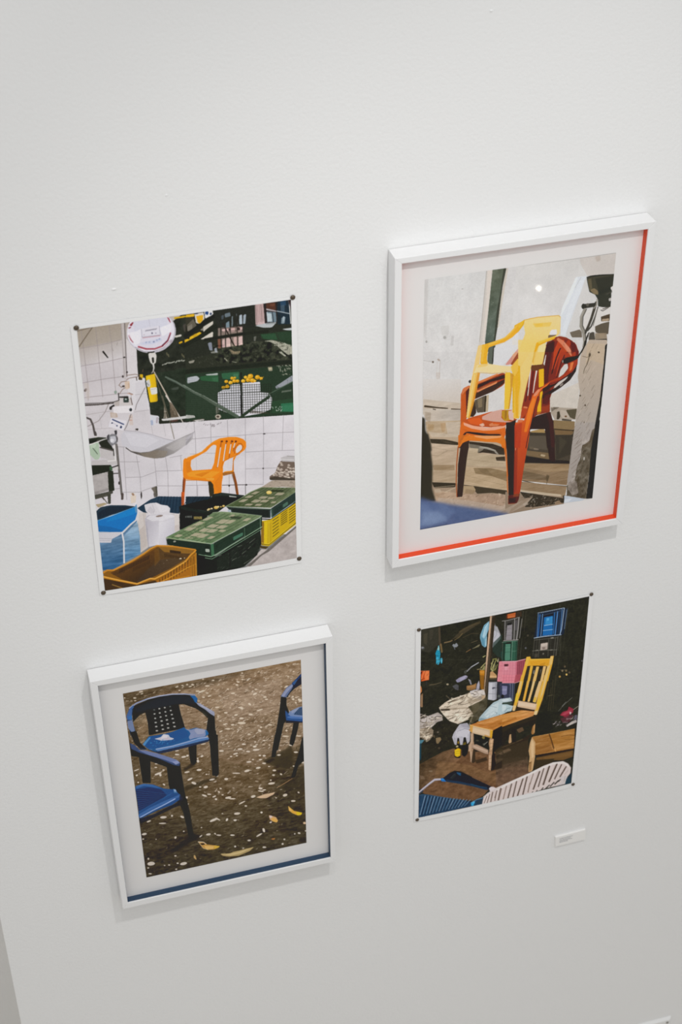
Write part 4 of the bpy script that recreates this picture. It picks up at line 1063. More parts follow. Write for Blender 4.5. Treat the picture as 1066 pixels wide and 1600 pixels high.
S c8670c 1.35 1.35 .7|448,908 54,10 64,18
S f0a040 1.52 .68 .6|464,778 73,-16 31,-31 27,-16 47,-12 64,7
P d8740e 0.5|590,948 40,-50 -3,57 -5,64 -17,0
P c46a10 0.35|454,802 2,63 22,-2 -2,-57
P e88112|444,787 13,-10 -7,128 -13,-5 0,-45
P a8500f|437,887 12,16 -16,117 -11,-2
P 6e3511 0.8|434,902 6,2 -11,115 -5,-1
P d25a22|424,973 15,3 -8,80 -16,1
P a8431a 0.7|423,973 5,1 -8,83 -5,0
P 25384a|199,1027 68,-39 43,-11 112,25 -3,48 -14,50 -48,-16 -128,-25
P 2b3f52 0.8|233,1007 67,-29 122,26 -3,14 -110,-15 -67,26
S 1a2733 1.01 1.01 .6|310,979 -27,90;325,981 -25,91;340,984 -23,92;355,987 -21,92;370,990 -19,93;385,993 -17,93;400,996 -15,93;415,999 -12,94;430,1002 -10,94
S 3a5065 .68 .68 .4|318,981 -26,90;333,984 -24,90;348,987 -22,91;363,990 -19,91;378,993 -17,91;393,996 -15,92;408,999 -13,92
P 24323d|443,1004 126,24 5,21 -135,13
S 17212a 1.01 1.01 .7|459,1008 -30,48;477,1012 -32,47;495,1015 -34,48;514,1019 -37,47;532,1022 -38,47;550,1026 -40,46;569,1029 -43,46
S 36495a .68 .68 .6|475,1013 -24,44
P 232723|429,1063 140,-25 9,-21 44,-2 117,39 -4,13 -95,34 -45,30 -50,10 -112,38 -50,10
P 161917|456,1062 115,-14 34,-13 97,25 -56,39 -56,5 -44,8 -48,-16 -43,-15
P 2f3633 0.8|569,1028 53,-11 117,39 -9,6 -103,-29
S 3c4441 1.01 1.01 .7|434,1067 64,29 53,20 89,-15
P a9aca8|659,1040 38,13 1,6 -38,-11
P 0f1210 0.7|582,1057 38,-6 49,23 -67,13
P b59a5c|562,1104 0,3 -3,1 -3,1 -3,-1 -3,-1 -2,-3 -1,-3 1,-3 2,-1 3,-1 4,1 3,1 2,3
P eadcae 0.7|559,1101 -1,1 -1,0 -1,1 -2,-1 -2,0 -1,-1 0,-2 1,0 1,-1 1,0 2,0 1,1 1,1
P cdb98a|555,1107 -1,2 -2,1 -2,1 -2,-1 -2,-1 -2,-2 0,-2 0,-2 2,-1 2,-1 3,1 2,1 1,2
P eadcae 0.7|552,1105 0,1 -1,0 -1,0 -1,0 -2,-1 0,0 0,-1 0,-1 1,0 1,0 1,0 1,0 1,1
P c9b48c|575,1103 -1,2 -2,1 -2,1 -3,-1 -3,-1 -1,-3 -1,-2 1,-2 2,-2 2,0 3,0 3,2 2,2
P eadcae 0.7|572,1100 0,1 -1,0 -2,0 -1,0 -1,-1 -1,0 -1,-1 1,-1 1,-1 1,0 2,1 1,0 1,1
P caa24a|603,1101 -2,4 -3,3 -5,1 -5,-1 -5,-3 -3,-4 -1,-4 1,-4 4,-3 4,-1 6,1 5,3 3,4
P eadcae 0.7|597,1097 -1,1 -2,1 -2,0 -3,0 -2,-2 -2,-1 0,-2 1,-1 1,-1 3,0 2,0 3,1 1,2
P dfc47c|608,1098 0,2 -2,2 -3,0 -3,0 -2,-2 -2,-2 -1,-3 1,-2 2,-1 3,-1 3,1 2,1 2,2
P eadcae 0.7|605,1095 0,1 -1,1 -1,0 -2,-1 -1,0 -1,-1 0,-1 0,-1 1,0 1,0 2,0 1,0 1,1
P c9a24c|637,1099 -1,2 -2,2 -3,1 -4,-1 -3,-2 -2,-2 0,-3 1,-3 2,-2 3,0 3,0 3,2 2,3
P eadcae 0.7|633,1096 0,1 -1,0 -2,0 -2,0 -1,-1 -1,-1 0,-1 0,-1 1,0 2,0 1,0 2,1 1,1
P a9873f|621,1100 -1,2 -1,1 -3,1 -2,-1 -2,-1 -2,-2 0,-2 1,-2 1,-1 2,0 3,0 2,1 1,2
P eadcae 0.7|618,1098 0,1 -1,0 -1,0 -1,0 -1,0 -1,-1 0,-1 0,-1 1,0 1,0 1,0 1,1 1,0
P 161a18|388,1104 49,3 108,34 -1,14 -112,37 -67,13
P b59c58 0.9|477,1129 5,0 -1,18 -5,1;484,1131 5,-1 -1,19 -5,0
P b59c58 0.4|491,1132 5,0 -1,18 -5,0
P b59c58 0.9|498,1133 5,0 -1,18 -5,1;505,1135 5,0 -1,18 -5,0;512,1136 5,0 -1,18 -5,1
P 8f8d84 0.6|434,1116 3,-1 -1,20 -3,0;440,1117 4,-1 -1,20 -3,0;447,1119 3,-1 -1,19 -3,1;453,1120 4,-1 -1,19 -3,1;460,1121 3,-1 -1,20 -3,0
P 1d2220|408,1055 129,-14 -5,117 -127,34
P 262d2a 0.8|408,1055 21,7 105,50 -1,13 -115,-49
P 141816|463,1052 74,-5 -2,52 -63,-19
P 8d8e88 0.7|434,1120 5,-1 -2,12 -3,1;441,1121 5,-1 -1,12 -4,1;448,1121 5,0 -1,13 -4,1;455,1122 5,0 -1,13 -4,1;463,1123 4,-1 -1,15 -4,0
P b79f55 0.9|476,1131 5,0 -1,18 -4,0;483,1132 5,0 -1,18 -4,1;490,1134 5,-1 -1,19 -4,0;498,1135 4,0 0,18 -5,0;505,1136 5,0 -1,18 -5,1;512,1138 5,-1 -1,19 -5,0
S 39403d .84 .84 .8|499,1095 35,14
P c6bdb9|193,1048 47,13 -1,211 -49,30 2,-172
P b9aea8 0.6|202,1066 27,-1 2,192 -35,33
P d3ccc9 0.6|200,1056 24,2 2,79 -25,21
P d1c9c6|378,1098 27,5 -4,95 -27,8
P beb2ad 0.6|377,1167 25,-2 -1,33 -27,9
S a79c98 1.18 1.18 .5|232,1062 104,21 42,15
P d2ced3|235,1014 30,-5 32,3 21,17 31,11 13,19 -5,25 22,11 -76,-9 -43,-8 -20,-24
P bcb7be 0.6|264,1026 19,37 -17,13 -20,-24
S b3aeb5 1.35 1.35 .6|275,1022 8,34 -6,18
P dedbe0 0.6|292,1016 57,27 6,34 -46,-3
G b3aeb8 d6d3da 1 234,1138 330,1177|232,1098 18,-19 53,4 59,12 18,13 -6,105 -14,10 -34,13 5,42 -51,-11 -41,5 -4,-67
G d9d6dc c2bec8 0.9 299,1151 378,1187|301,1112 79,6 -6,96 -45,19 1,44 -39,-8
S c4c0c6 1.01 1.01 .7|232,1102 36,22 54,7 58,-13
P dad7dc 0.8|237,1096 23,-15 75,10 40,16 -53,16 -54,-4
P 8b7a72|323,1095 -1,2 -5,2 -7,1 -9,0 -7,-1 -5,-2 -2,-3 2,-3 5,-1 7,-1 8,0 7,1 6,2
P 9d98a2 0.5|234,1112 7,47 0,114 -5,-2 -3,-67
P 2a3a48|-2,1007 23,-21 48,-3 74,15 52,18 -28,11 -97,16 -69,19
P 1d2a36 0.8|6,1015 57,-24 79,13 37,15 -109,18 -65,16
P 1173bf|1,1062 68,-12 71,-19 55,-15 3,36 -14,43 -53,49 -11,11 -69,-14 -53,-14
P 0d5f9f 0.6|2,1092 52,17 61,32 5,14 -122,-26
P 2d8fd3 0.4|69,1056 82,-23 41,-8 -6,32 -65,13 -81,10
S 5aa6d8 1.18 1.18 .7|1,1062 68,-14 71,-19 55,-13
P 5d8fb8 0.9|187,1015 12,-14 -1,51 -9,2
P 56789a|1,1131 113,23 80,-57 6,101 -5,105 -79,38 -68,27 -46,0
G 6f8fae 2f5f8d 1 113,1167 86,1375|-4,1183 116,-3 -8,169 -56,25 -48,-6
G 8fa9c0 4d80ad 1 171,1125 154,1342|120,1181 74,-77 6,94 -4,106 -83,36
N 16 60 14 51 90a0b0|-4,1183 116,-3 82,-76 2,200 -83,40 -113,24
P c9c6cd|-2,1132 127,24 -34,19 -30,11 -5,22 -56,-11 -2,-20
S a9a6ad 1.01 1.01 .8|0,1170 63,16
S 9a9aa5 .84 .84 .6|-1,1183 53,11
S d8d6da 2.70 2.36|114,1157 4,57 -8,129
S cfcccf 3.04 2.36|120,1155 40,-38 35,-26
P d2cfd3 0.8|198,1046 8,-2 -7,61 -9,11
P e1dce0 0.6|181,991 21,-2 -3,12 -19,3
P d8c9ba|173,951 27,-1 -6,43 -24,-1
P 9a7a62 0.9|177,932 13,3 0,16 -10,-5
P a89878|-1,965 45,-1 13,9 -46,14
P 4b4a40 0.9|-2,923 80,-13 -1,16 -78,10
P 45453c|62,917 16,-1 -5,60 -13,-2
S 504c44 1.18|35,924 22,46
P 4a3f3a 0.8|127,923 14,2 -5,38 -11,1
P 3b3634|229,955 -1,9 -2,7 -1,3 -2,0 -1,-4 -1,-7 0,-9 1,-9 2,-7 2,-3 1,0 2,4 0,7
P 5b5650 0.9|285,953 20,4 -1,22 -18,0
P b5aba8|731,1498 82,-94 34,7 154,-112 4,204 -263,-3
N 10 22 22 61|731,1498 82,-94 188,-105 4,204
R 40 62 0.68 1.35 1.01 2.70 0 90 0.6 8f8582 cfc6c3 a29793|777,1466 70,-55 156,-98 -3,185 -247,-2
P 3f3b34 0.6|731,1494 76,-57 40,-26 154,-119 0,14 -148,120 -41,19 -59,54
P a8998a|825,1022 57,-32 119,23 -1,45 -64,-18 -100,-13
R 50 63 0.68 1.18 1.69 5.07 10 20 0.7 6e6356 c1b3a4 837565|836,1021 46,-28 117,19 -1,43
G 6f7a58 55663f 1 880,1042 711,1115|640,1101 67,-27 62,-33 56,-19 175,35 -1,28 -128,71
N 14 14 14 64|640,1101 129,-60 56,-19 175,35 -1,28 -128,71
S 3c4630 .68 .68 .55|813,1027 179,36;807,1030 180,36;800,1033 182,37;793,1036 185,37
S 2d3526 .68 .68 .55|787,1039 186,38
S 3c4630 .68 .68 .55|780,1041 188,40;774,1044 189,40;767,1047 191,41;761,1050 193,41
S 2d3526 .68 .68 .55|754,1053 195,42
S 3c4630 .68 .68 .55|747,1056 197,43;741,1059 198,43;734,1062 200,44;728,1065 201,44
S 2d3526 .68 .68 .55|721,1068 204,45
S 3c4630 .68 .68 .55|714,1071 206,46;708,1074 207,46;701,1076 209,48;695,1079 210,48
S 2d3526 .68 .68 .55|688,1082 213,49
S 3c4630 .68 .68 .55|681,1085 215,50;675,1088 216,50;668,1091 218,51;662,1094 219,51
S 2d3526 .68 .68 .55|655,1097 221,52
S 39432e 1.01 1.01 .7|839,1028 -166,78;859,1032 -161,79;879,1036 -157,81;898,1040 -151,83;918,1043 -146,86;938,1047 -141,88;957,1051 -135,90;977,1055 -130,92
P aaa088 0.88|795,1041 24,5 -25,12 -25,-5;758,1058 29,6 -21,11 -30,-7;730,1075 29,6 -26,13 -30,-7;825,1076 36,8 -19,11 -36,-8;790,1089 37,8 -22,13 -38,-8;831,1098 35,8 -18,12 -36,-8;865,1088 32,7 -14,9 -32,-7;749,1106 33,7 -15,9 -33,-8;799,1117 30,7 -13,9 -31,-7;909,1070 38,8 -17,12 -39,-8;880,1118 23,5 -13,9 -23,-5
S 8f9a7a 1.01 1.01 .8|640,1101 68,-28 62,-34 55,-17
P 2a3020|874,1049 67,13 -3,7 -58,-11
P d8bb62|879,1063 -2,5 -4,3 -6,1 -6,-1 -6,-3 -4,-5 -1,-5 1,-5 4,-3 6,-1 7,1 5,4 4,4
P e8d28c 0.8|871,1059 -1,2 -2,1 -3,1 -4,-1 -3,-2 -2,-2 -1,-2 1,-2 2,-2 4,0 3,0 3,2 2,2
P 2b3330|640,1101 231,61 -4,56 -47,-12 -149,-60 -23,-34
P 1f2624 0.8|672,1122 188,47 -1,41 -45,-15 -137,-50
S 7f937c 1.18 1.18 .9|640,1102 104,31 127,30 128,-77
P 2c3a35|871,1160 129,-75 0,59 -33,17 -92,56
P 3f5c50 0.9|871,1162 6,-2 2,51 -7,8
P 4a6a5a|933,1148 26,-15 1,20 -26,15
P 22302b 0.7|888,1169 40,-22 -1,24 -40,28
S 5f7a74 1.01 1.01 .9|875,1217 92,-58 33,-21
S 1c2422 1.52|819,1214 50,13 131,-79
P a7b3bc|649,1122 17,5 0,17 -16,-7
S 6e8d9a 1.01 1.01 .8|868,1172 0,43
S 3b5f6f .84 .84 .7|887,1209 23,-16
P c9a60d|816,1228 53,-1 131,-76 -1,134 -82,58 -64,50 -39,-16
P 8f6a24|816,1232 17,3 -6,141 -13,0
P d8b91a 0.9|833,1235 19,-1 -7,143 -16,-4
P b8950a 0.6|852,1249 20,-3 -4,135 -20,0
S e6cf4a 1.01 1.01 .6|858,1240 -3,145
S 5f500c 1.18 1.18 .85|879,1237 5,-5;922,1210 5,-5;966,1188 5,-6;878,1257 6,-5;922,1223 5,-5;966,1204 5,-5;878,1277 5,-5;921,1236 5,-6;966,1221 5,-6;877,1298 5,-6;921,1249 5,-6;965,1237 5,-5;877,1318 5,-6;921,1262 5,-6;965,1254 5,-6;876,1338 5,-6;920,1275 6,-6;965,1270 5,-5;885,1234 5,-6;929,1206 5,-6;973,1184 5,-6;885,1254 5,-6;928,1219 6,-6;972,1200 6,-5;884,1273 5,-5;928,1232 5,-6;972,1217 5,-6;884,1293 5,-5;928,1245 5,-6;972,1233 5,-5;883,1313 5,-5;928,1258 5,-6;971,1250 6,-6;882,1333 6,-5;927,1271 5,-6;971,1266 5,-5;891,1230 6,-5;936,1201 5,-6;979,1180 6,-6;891,1250 5,-6;935,1214 6,-5;979,1196 5,-5;890,1269 6,-5;935,1227 5,-5;979,1213 5,-6;890,1289 5,-6;935,1240 5,-5;978,1229 5,-6;889,1309 6,-6;934,1253 6,-5;978,1246 5,-6;889,1329 5,-6;934,1267 5,-6;978,1262 5,-5;898,1227 5,-6;943,1197 5,-6;986,1176 5,-6;897,1246 5,-6;942,1210 5,-6;985,1192 6,-6;897,1265 5,-5;942,1223 5,-6;985,1209 5,-6;896,1285 5,-6;942,1236 5,-6;985,1225 5,-6;896,1304 5,-5;941,1249 6,-6;984,1242 6,-6;895,1324 5,-6;941,1262 5,-5;984,1258 5,-6;904,1223 5,-5;949,1192 6,-6;992,1172 6,-6;904,1242 5,-5;949,1205 5,-6;992,1188 5,-6;903,1262 5,-6;949,1218 5,-5;992,1204 5,-5;903,1281 5,-6;948,1232 6,-6;991,1221 6,-6;902,1300 5,-6;948,1245 5,-6;991,1237 5,-5;902,1319 5,-5;948,1258 5,-5;991,1254 5,-6
S 7c6a10 1.35 1.35 .9|817,1371 37,13 63,-47 81,-62
S e0c93a .84 .84 .8|817,1364 37,14 64,-48 79,-60
P 4a3c18|806,1375 11,10 36,10 -17,11 -28,-13
S 6e5c12 1.01 1.01 .6|917,1337 35,-27 46,-32
P 1f2420|477,1369 100,28 235,-142 2,115 -24,64 -71,61 -57,6 -192,1
P 2a302a 0.6|570,1423 75,-40 166,-95 -4,122 -87,79 -148,3
P 1c211d|332,1271 144,90 45,10 -7,139 -46,-6 6,-157
S 4c524a .84 .84 .5|607,1484 9,-8;658,1444 9,-8;596,1477 9,-7;675,1403 9,-8;638,1453 9,-7;763,1367 10,-8;606,1482 9,-8;672,1404 9,-8;580,1477 9,-8;653,1433 10,-7;626,1491 10,-8;790,1408 10,-8;694,1429 10,-8;690,1433 10,-8;639,1398 10,-8;641,1420 9,-8;731,1433 9,-8;674,1404 9,-7;719,1385 9,-7;678,1401 9,-8;660,1384 9,-8;740,1346 9,-7;742,1388 9,-7;662,1418 9,-8;659,1443 10,-8;717,1429 9,-8
S 0f120f 1.35 1.35 .7|696,1389 11,-9;699,1403 11,-9;775,1370 11,-9;740,1394 12,-9;718,1421 11,-9;726,1394 11,-9;695,1425 11,-9;701,1415 11,-9;705,1382 12,-9;779,1342 11,-8;713,1373 12,-9;736,1356 12,-8;672,1400 12,-9;735,1386 12,-9;759,1356 12,-9;768,1381 12,-9
S 8a8f80 1.01 .68 .6|691,1362 22,-5;746,1384 12,-12;720,1475 46,-25;659,1441 23,-9;593,1400 12,-4;753,1351 29,-21;711,1411 23,-16
S 12140f 1.35 1.35 .7|575,1424 0,66
S 12140f 1.35 1.35 .6|648,1377 -2,96
S 3b4038 .84 .84 .7|662,1501 57,-9 71,-58 19,-58
G 7a8b66 5f7a55 1 682,1162 510,1288|329,1230 41,-17 69,-28 93,-31 41,-27 44,3 76,21 132,46 -17,10 -250,110 -130,-51 -49,-18
G 87986f 6f8a60 1 495,1164 434,1272|329,1230 42,-15 68,-29 93,-32 -8,149 -90,-31
S 4a5c3c .68 .68 .6|359,1230 53,30;379,1221 50,39;399,1212 47,47;418,1204 44,54;438,1195 41,63;458,1186 37,71;478,1177 34,79;497,1169 32,87;517,1160 28,95
P b3a98b 0.8|433,1191 39,-12 21,11 -39,15;460,1240 37,-6 27,9 -40,12;508,1220 20,-3 0,16 -15,1;418,1252 34,-4 16,14 -34,3;471,1192 27,15 -11,8
N 13 14 14 71|432,1185 141,-58 120,24 132,46 -267,120 -130,-51
S 3f5236 .68 .68 .55|573,1132 238,69;565,1135 237,70;556,1139 237,69;548,1142 237,70
S 2f3f29 .68 .68 .55|540,1146 236,70
S 3f5236 .68 .68 .55|532,1149 235,71;523,1152 235,72;515,1156 234,71;507,1159 234,72
S 2f3f29 .68 .68 .55|499,1162 233,73
S 3f5236 .68 .68 .55|490,1166 233,73;482,1169 232,73;474,1172 231,74;466,1176 231,74
S 2f3f29 .68 .68 .55|457,1179 231,75
S 3f5236 .68 .68 .55|449,1182 230,76;441,1186 229,75;433,1189 228,76;424,1193 229,76
S 2f3f29 .68 .68 .55|416,1196 228,77
S 3f5236 .68 .68 .55|408,1199 227,78;400,1203 226,77;391,1206 226,78;383,1209 226,79
S 2f3f29 .68 .68 .55|375,1213 225,79
S 3f5236 .68 .68 .55|367,1216 224,80;358,1219 224,80;350,1223 223,80;342,1226 222,81
S 40523a 1.01 1.01 .65|607,1136 -249,102;634,1144 -251,103;660,1151 -253,105;687,1159 -255,106;713,1166 -257,108;740,1174 -259,110;766,1182 -260,111;793,1189 -262,113
P b0a68c 0.88|620,1176 40,12 -41,17 -39,-12;565,1195 40,13 -31,13 -39,-13;525,1212 32,11 -31,13 -32,-11;561,1224 37,12 -31,13 -37,-12;479,1231 32,11 -31,13 -31,-11;515,1244 36,12 -36,15 -36,-12;612,1210 37,12 -31,13 -37,-12;553,1147 24,7 -38,15 -23,-7;501,1168 28,9 -35,14 -27,-9;449,1191 34,11 -30,13 -34,-12;663,1188 28,9 -36,15 -28,-9;610,1238 28,9 -19,8 -27,-9;559,1267 23,8 -26,11 -23,-8;391,1223 26,10 -22,9 -27,-10;671,1158 19,5 -20,9 -19,-6;711,1175 19,5 -18,8 -19,-5;746,1194 24,7 -27,12 -23,-8
P 2e3a2a 0.8|659,1167 67,13 -18,14 -44,-14
S 9fb096 1.18 1.18 .85|395,1251 33,14 127,51 265,-117
S 8fa085 1.01 1.01 .7|573,1126 44,3 76,22 130,44
P 26332a|331,1233 97,36 127,50 8,68 -14,7 -125,-56
P 1c2620 0.7|400,1266 144,59 -3,51 -117,-51
P 3f6b4c|552,1318 16,-1 -1,71 -15,4
P a9b3a6|524,1340 21,7 0,19 -21,-6
P 27362b|568,1315 255,-113 -2,61 -95,42 -159,83
P 44705a|670,1297 52,-20 -1,20 -51,22
P 1b261f 0.6|580,1329 85,-37 -1,34 -83,41
P 1f2c24 0.6|731,1269 71,-37 -1,27 -69,37
S 4d6a55 .59 .59 .35|581,1367 10,-39;586,1365 10,-39;591,1362 10,-38;596,1360 10,-39;601,1358 11,-39;607,1355 10,-39;612,1353 10,-39;617,1350 10,-38;622,1348 10,-39;627,1346 10,-39;632,1343 10,-38;637,1341 11,-39;643,1339 10,-39;648,1336 10,-38;653,1334 10,-39;658,1332 10,-39;731,1296 8,-33;736,1293 8,-32;742,1291 7,-32;747,1289 8,-33;752,1286 8,-32;757,1284 8,-32;762,1282 8,-33;767,1279 8,-32;772,1277 8,-32;778,1275 7,-33;783,1272 7,-32;788,1270 8,-32;793,1268 8,-33;798,1265 8,-32
S 7fa07f 1.52|489,1368 62,27 20,-6 155,-77 95,-49
S 1b221c 1.35|483,1377 68,27 25,-4 153,-78 91,-49
S 6e8f72 1.18 1.18 .9|493,1385 61,26 28,-13 144,-72 91,-47
S 5f8468 1.01 1.01 .7|731,1252 -2,67
S 83a58a 1.01 1.01 .8|814,1205 -1,56
P 232f28|331,1241 193,69 -4,71 -44,-20 -142,-86
S a5b08a 1.18 1.18 .9|329,1232 51,21 144,52
P b9b9a8 0.7|378,1263 0,3 -2,2 -3,1 -3,0 -4,-1 -2,-2 -1,-2 1,-3 2,-2 3,-1 3,0 3,1 3,2
P 1a201c|476,1365 44,19 -7,130 -42,-8
P 8a5a1c|2,1382 48,-6 105,-40 57,-29 34,-23 34,-14 81,20 111,43 4,28 -5,144 -207,1 -177,-4 -85,-4
G 6b4420 47331f 1 100,1338 156,1459|35,1392 119,-43 91,-49 40,-19 0,82 -48,44 -72,78 -74,-40
P 5a4126|285,1281 146,44 32,20 -35,34 -80,38 -81,38 -96,34 66,-82 48,-44
G 54412d 46362a 1 320,1329 200,1468|285,1363 66,0 77,16 -81,44 -91,36 -85,27 -10,-13 66,-68
P 9a6a26 0.8|285,1278 81,20 97,39 -12,19 -54,-14 -82,-24
P 3c2d1c|343,1310 57,22 -3,14 -54,-19
P 3a2a18 0.75|314,1328 5,1 -1,24 -3,-1;321,1331 5,1 -1,23 -3,-1;328,1334 5,1 -1,22 -3,-1;335,1337 5,1 0,21 -4,0;342,1340 5,1 0,21 -4,-1;349,1343 5,1 0,20 -4,-1;356,1346 5,1 0,19 -4,-1;363,1350 5,0 0,19 -4,-1;370,1353 5,0 0,18 -4,-1;377,1356 5,1 0,16 -4,-1;384,1359 5,1 0,15 -4,0;391,1362 5,1 0,15 -4,-1;398,1365 5,1 0,14 -4,-1;406,1368 4,1 0,13 -4,-1
S 2f2417 1.18 1.18 .8|81,1403 5,-23;89,1400 5,-23;96,1397 5,-23;104,1394 5,-23;111,1391 6,-23;119,1389 5,-24;127,1386 5,-24;134,1383 5,-24;142,1380 5,-24;150,1377 5,-23
S 33271a 1.01 1.01 .6|151,1406 2,-21
S 2f2417 1.18 1.18 .8|157,1374 5,-23
S 33271a 1.01 1.01 .6|158,1403 3,-21
S 2f2417 1.18 1.18 .8|165,1371 5,-23
S 33271a 1.01 1.01 .6|166,1400 3,-21
S 2f2417 1.18 1.18 .8|172,1368 6,-23
S 33271a 1.01 1.01 .6|174,1397 2,-21
S 2f2417 1.18 1.18 .8|180,1365 5,-23
S 33271a 1.01 1.01 .6|181,1394 3,-21
S 2f2417 1.18 1.18 .8|188,1363 5,-24
S 33271a 1.01 1.01 .6|189,1391 3,-21
S 2f2417 1.18 1.18 .8|195,1360 5,-24
S 33271a 1.01 1.01 .6|197,1388 2,-21
S 2f2417 1.18 1.18 .8|203,1357 5,-24
S 33271a 1.01 1.01 .6|204,1386 3,-22
S 2f2417 1.18 1.18 .8|211,1354 5,-24
S 33271a 1.01 1.01 .6|212,1383 2,-22
S 2f2417 1.18 1.18 .8|218,1351 5,-23
S 33271a 1.01 1.01 .6|219,1380 3,-21
S 2f2417 1.18 1.18 .8|226,1348 5,-23
S 33271a 1.01 1.01 .6|227,1377 3,-21
S 2f2417 1.18 1.18 .8|233,1345 5,-23
S 33271a 1.01 1.01 .6|235,1374 2,-21
S 3a2b1a 1.01 1.01 .6|50,1409 5,-16;58,1408 5,-16;66,1408 4,-16;73,1408 5,-17;81,1407 5,-16;89,1407 4,-16;97,1406 4,-16;104,1406 5,-16
P 7a5324 0.5|267,1291 23,-8 0,81 -30,34
R 16 81 0.68 1.18 0.84 1.69 0 60 0.7 b3a184 7b6a52|291,1350 126,20 -103,46
P d9cbb0|400,1376 -1,2 -1,1 -2,0 -3,0 -2,-1 -2,-2 0,-2 1,-2 1,-1 3,0 2,0 2,2 2,1
P cdbb9a|417,1376 0,2 -1,1 -2,0 -1,0 -1,-1 -1,-1 0,-2 0,-1 1,-1 1,-1 2,1 1,1 1,1
P bfb5a5|393,1377 0,1 -1,1 -1,0 -2,0 -1,-1 -1,-1 0,-1 0,-2 1,0 1,-1 2,1 1,1 1,1
S c68028 2.87 2.20|2,1384 19,-11 32,6 45,-16 56,-24 57,-31 35,-24 36,-12 79,20 111,43
S e0a040 1.01 1.01 .7|56,1377 99,-43 57,-30 68,-36 81,20
S d18c2c 3.21 2.70|0,1410 80,41 85,38 40,-12 28,-8 22,7 57,-22 103,-51 30,-38 29,-24
S eab55a 1.01 1.01 .8|0,1408 80,40 85,39 40,-14 28,-7 25,7 89,-39 71,-38
P 46321c|0,1422 90,40 69,32 95,-9 21,20 -188,-3 -85,-4
S 8f6a34 1.69|40,1468 47,31
S 5c4424 1.35 1.35 .6|89,1472 70,32
S 3a2a18 1.01 1.01 .6|57,1458 85,42
P a8681c|260,1488 85,-37 81,-45 50,-51 -5,148 -201,2
S 54380f 1.69 1.69 .75|278,1507 3,-23
S 54380f 1.52 1.52 .65|278,1514 1,1
S 54380f 1.69 1.69 .75|293,1498 3,-23
S 54380f 1.52 1.52 .65|293,1505 1,1
S 54380f 1.69 1.69 .75|308,1489 3,-23
S 54380f 1.52 1.52 .65|308,1496 1,1
S 54380f 1.69 1.69 .75|324,1480 2,-23
S 54380f 1.52 1.52 .65|323,1487 1,1
S 54380f 1.69 1.69 .75|339,1471 2,-23
S 54380f 1.52 1.52 .65|337,1501 2,-21
S 54380f 1.69 1.69 .75|354,1462 2,-23
S 54380f 1.52 1.52 .65|352,1492 2,-21
S 54380f 1.69 1.69 .75|369,1453 2,-23
S 54380f 1.52 1.52 .65|367,1483 2,-21
S 54380f 1.69 1.69 .75|384,1444 2,-22
S 54380f 1.52 1.52 .65|382,1474 2,-21
S 54380f 1.69 1.69 .75|399,1436 2,-23
S 54380f 1.52 1.52 .65|397,1465 2,-21
S 54380f 1.69 1.69 .75|414,1427 2,-23
S 54380f 1.52 1.52 .65|412,1457 2,-22
S 54380f 1.69 1.69 .75|429,1418 2,-23
S 54380f 1.52 1.52 .65|427,1448 2,-22
S 54380f 1.69 1.69 .75|444,1409 2,-23
S 54380f 1.52 1.52 .65|442,1439 2,-22
S 54380f 1.69 1.69 .75|459,1400 2,-23
S 54380f 1.52 1.52 .65|457,1430 2,-22
S d0902e 2.03 1.35 .9|275,1505 69,-27 80,-38 46,-15
S c78728 1.52 1.52 .8|342,1498 90,-5
S dfa540 1.18 1.18 .6|476,1355 -5,146
P b57a24 0.4|445,1375 31,-17 -5,145 -33,-2
S 6b4710 1.01 1.01 .7|452,1384 -3,116;464,1376 -4,126
S cfcacc .84 .84 .6|261,148 -6,140
'''
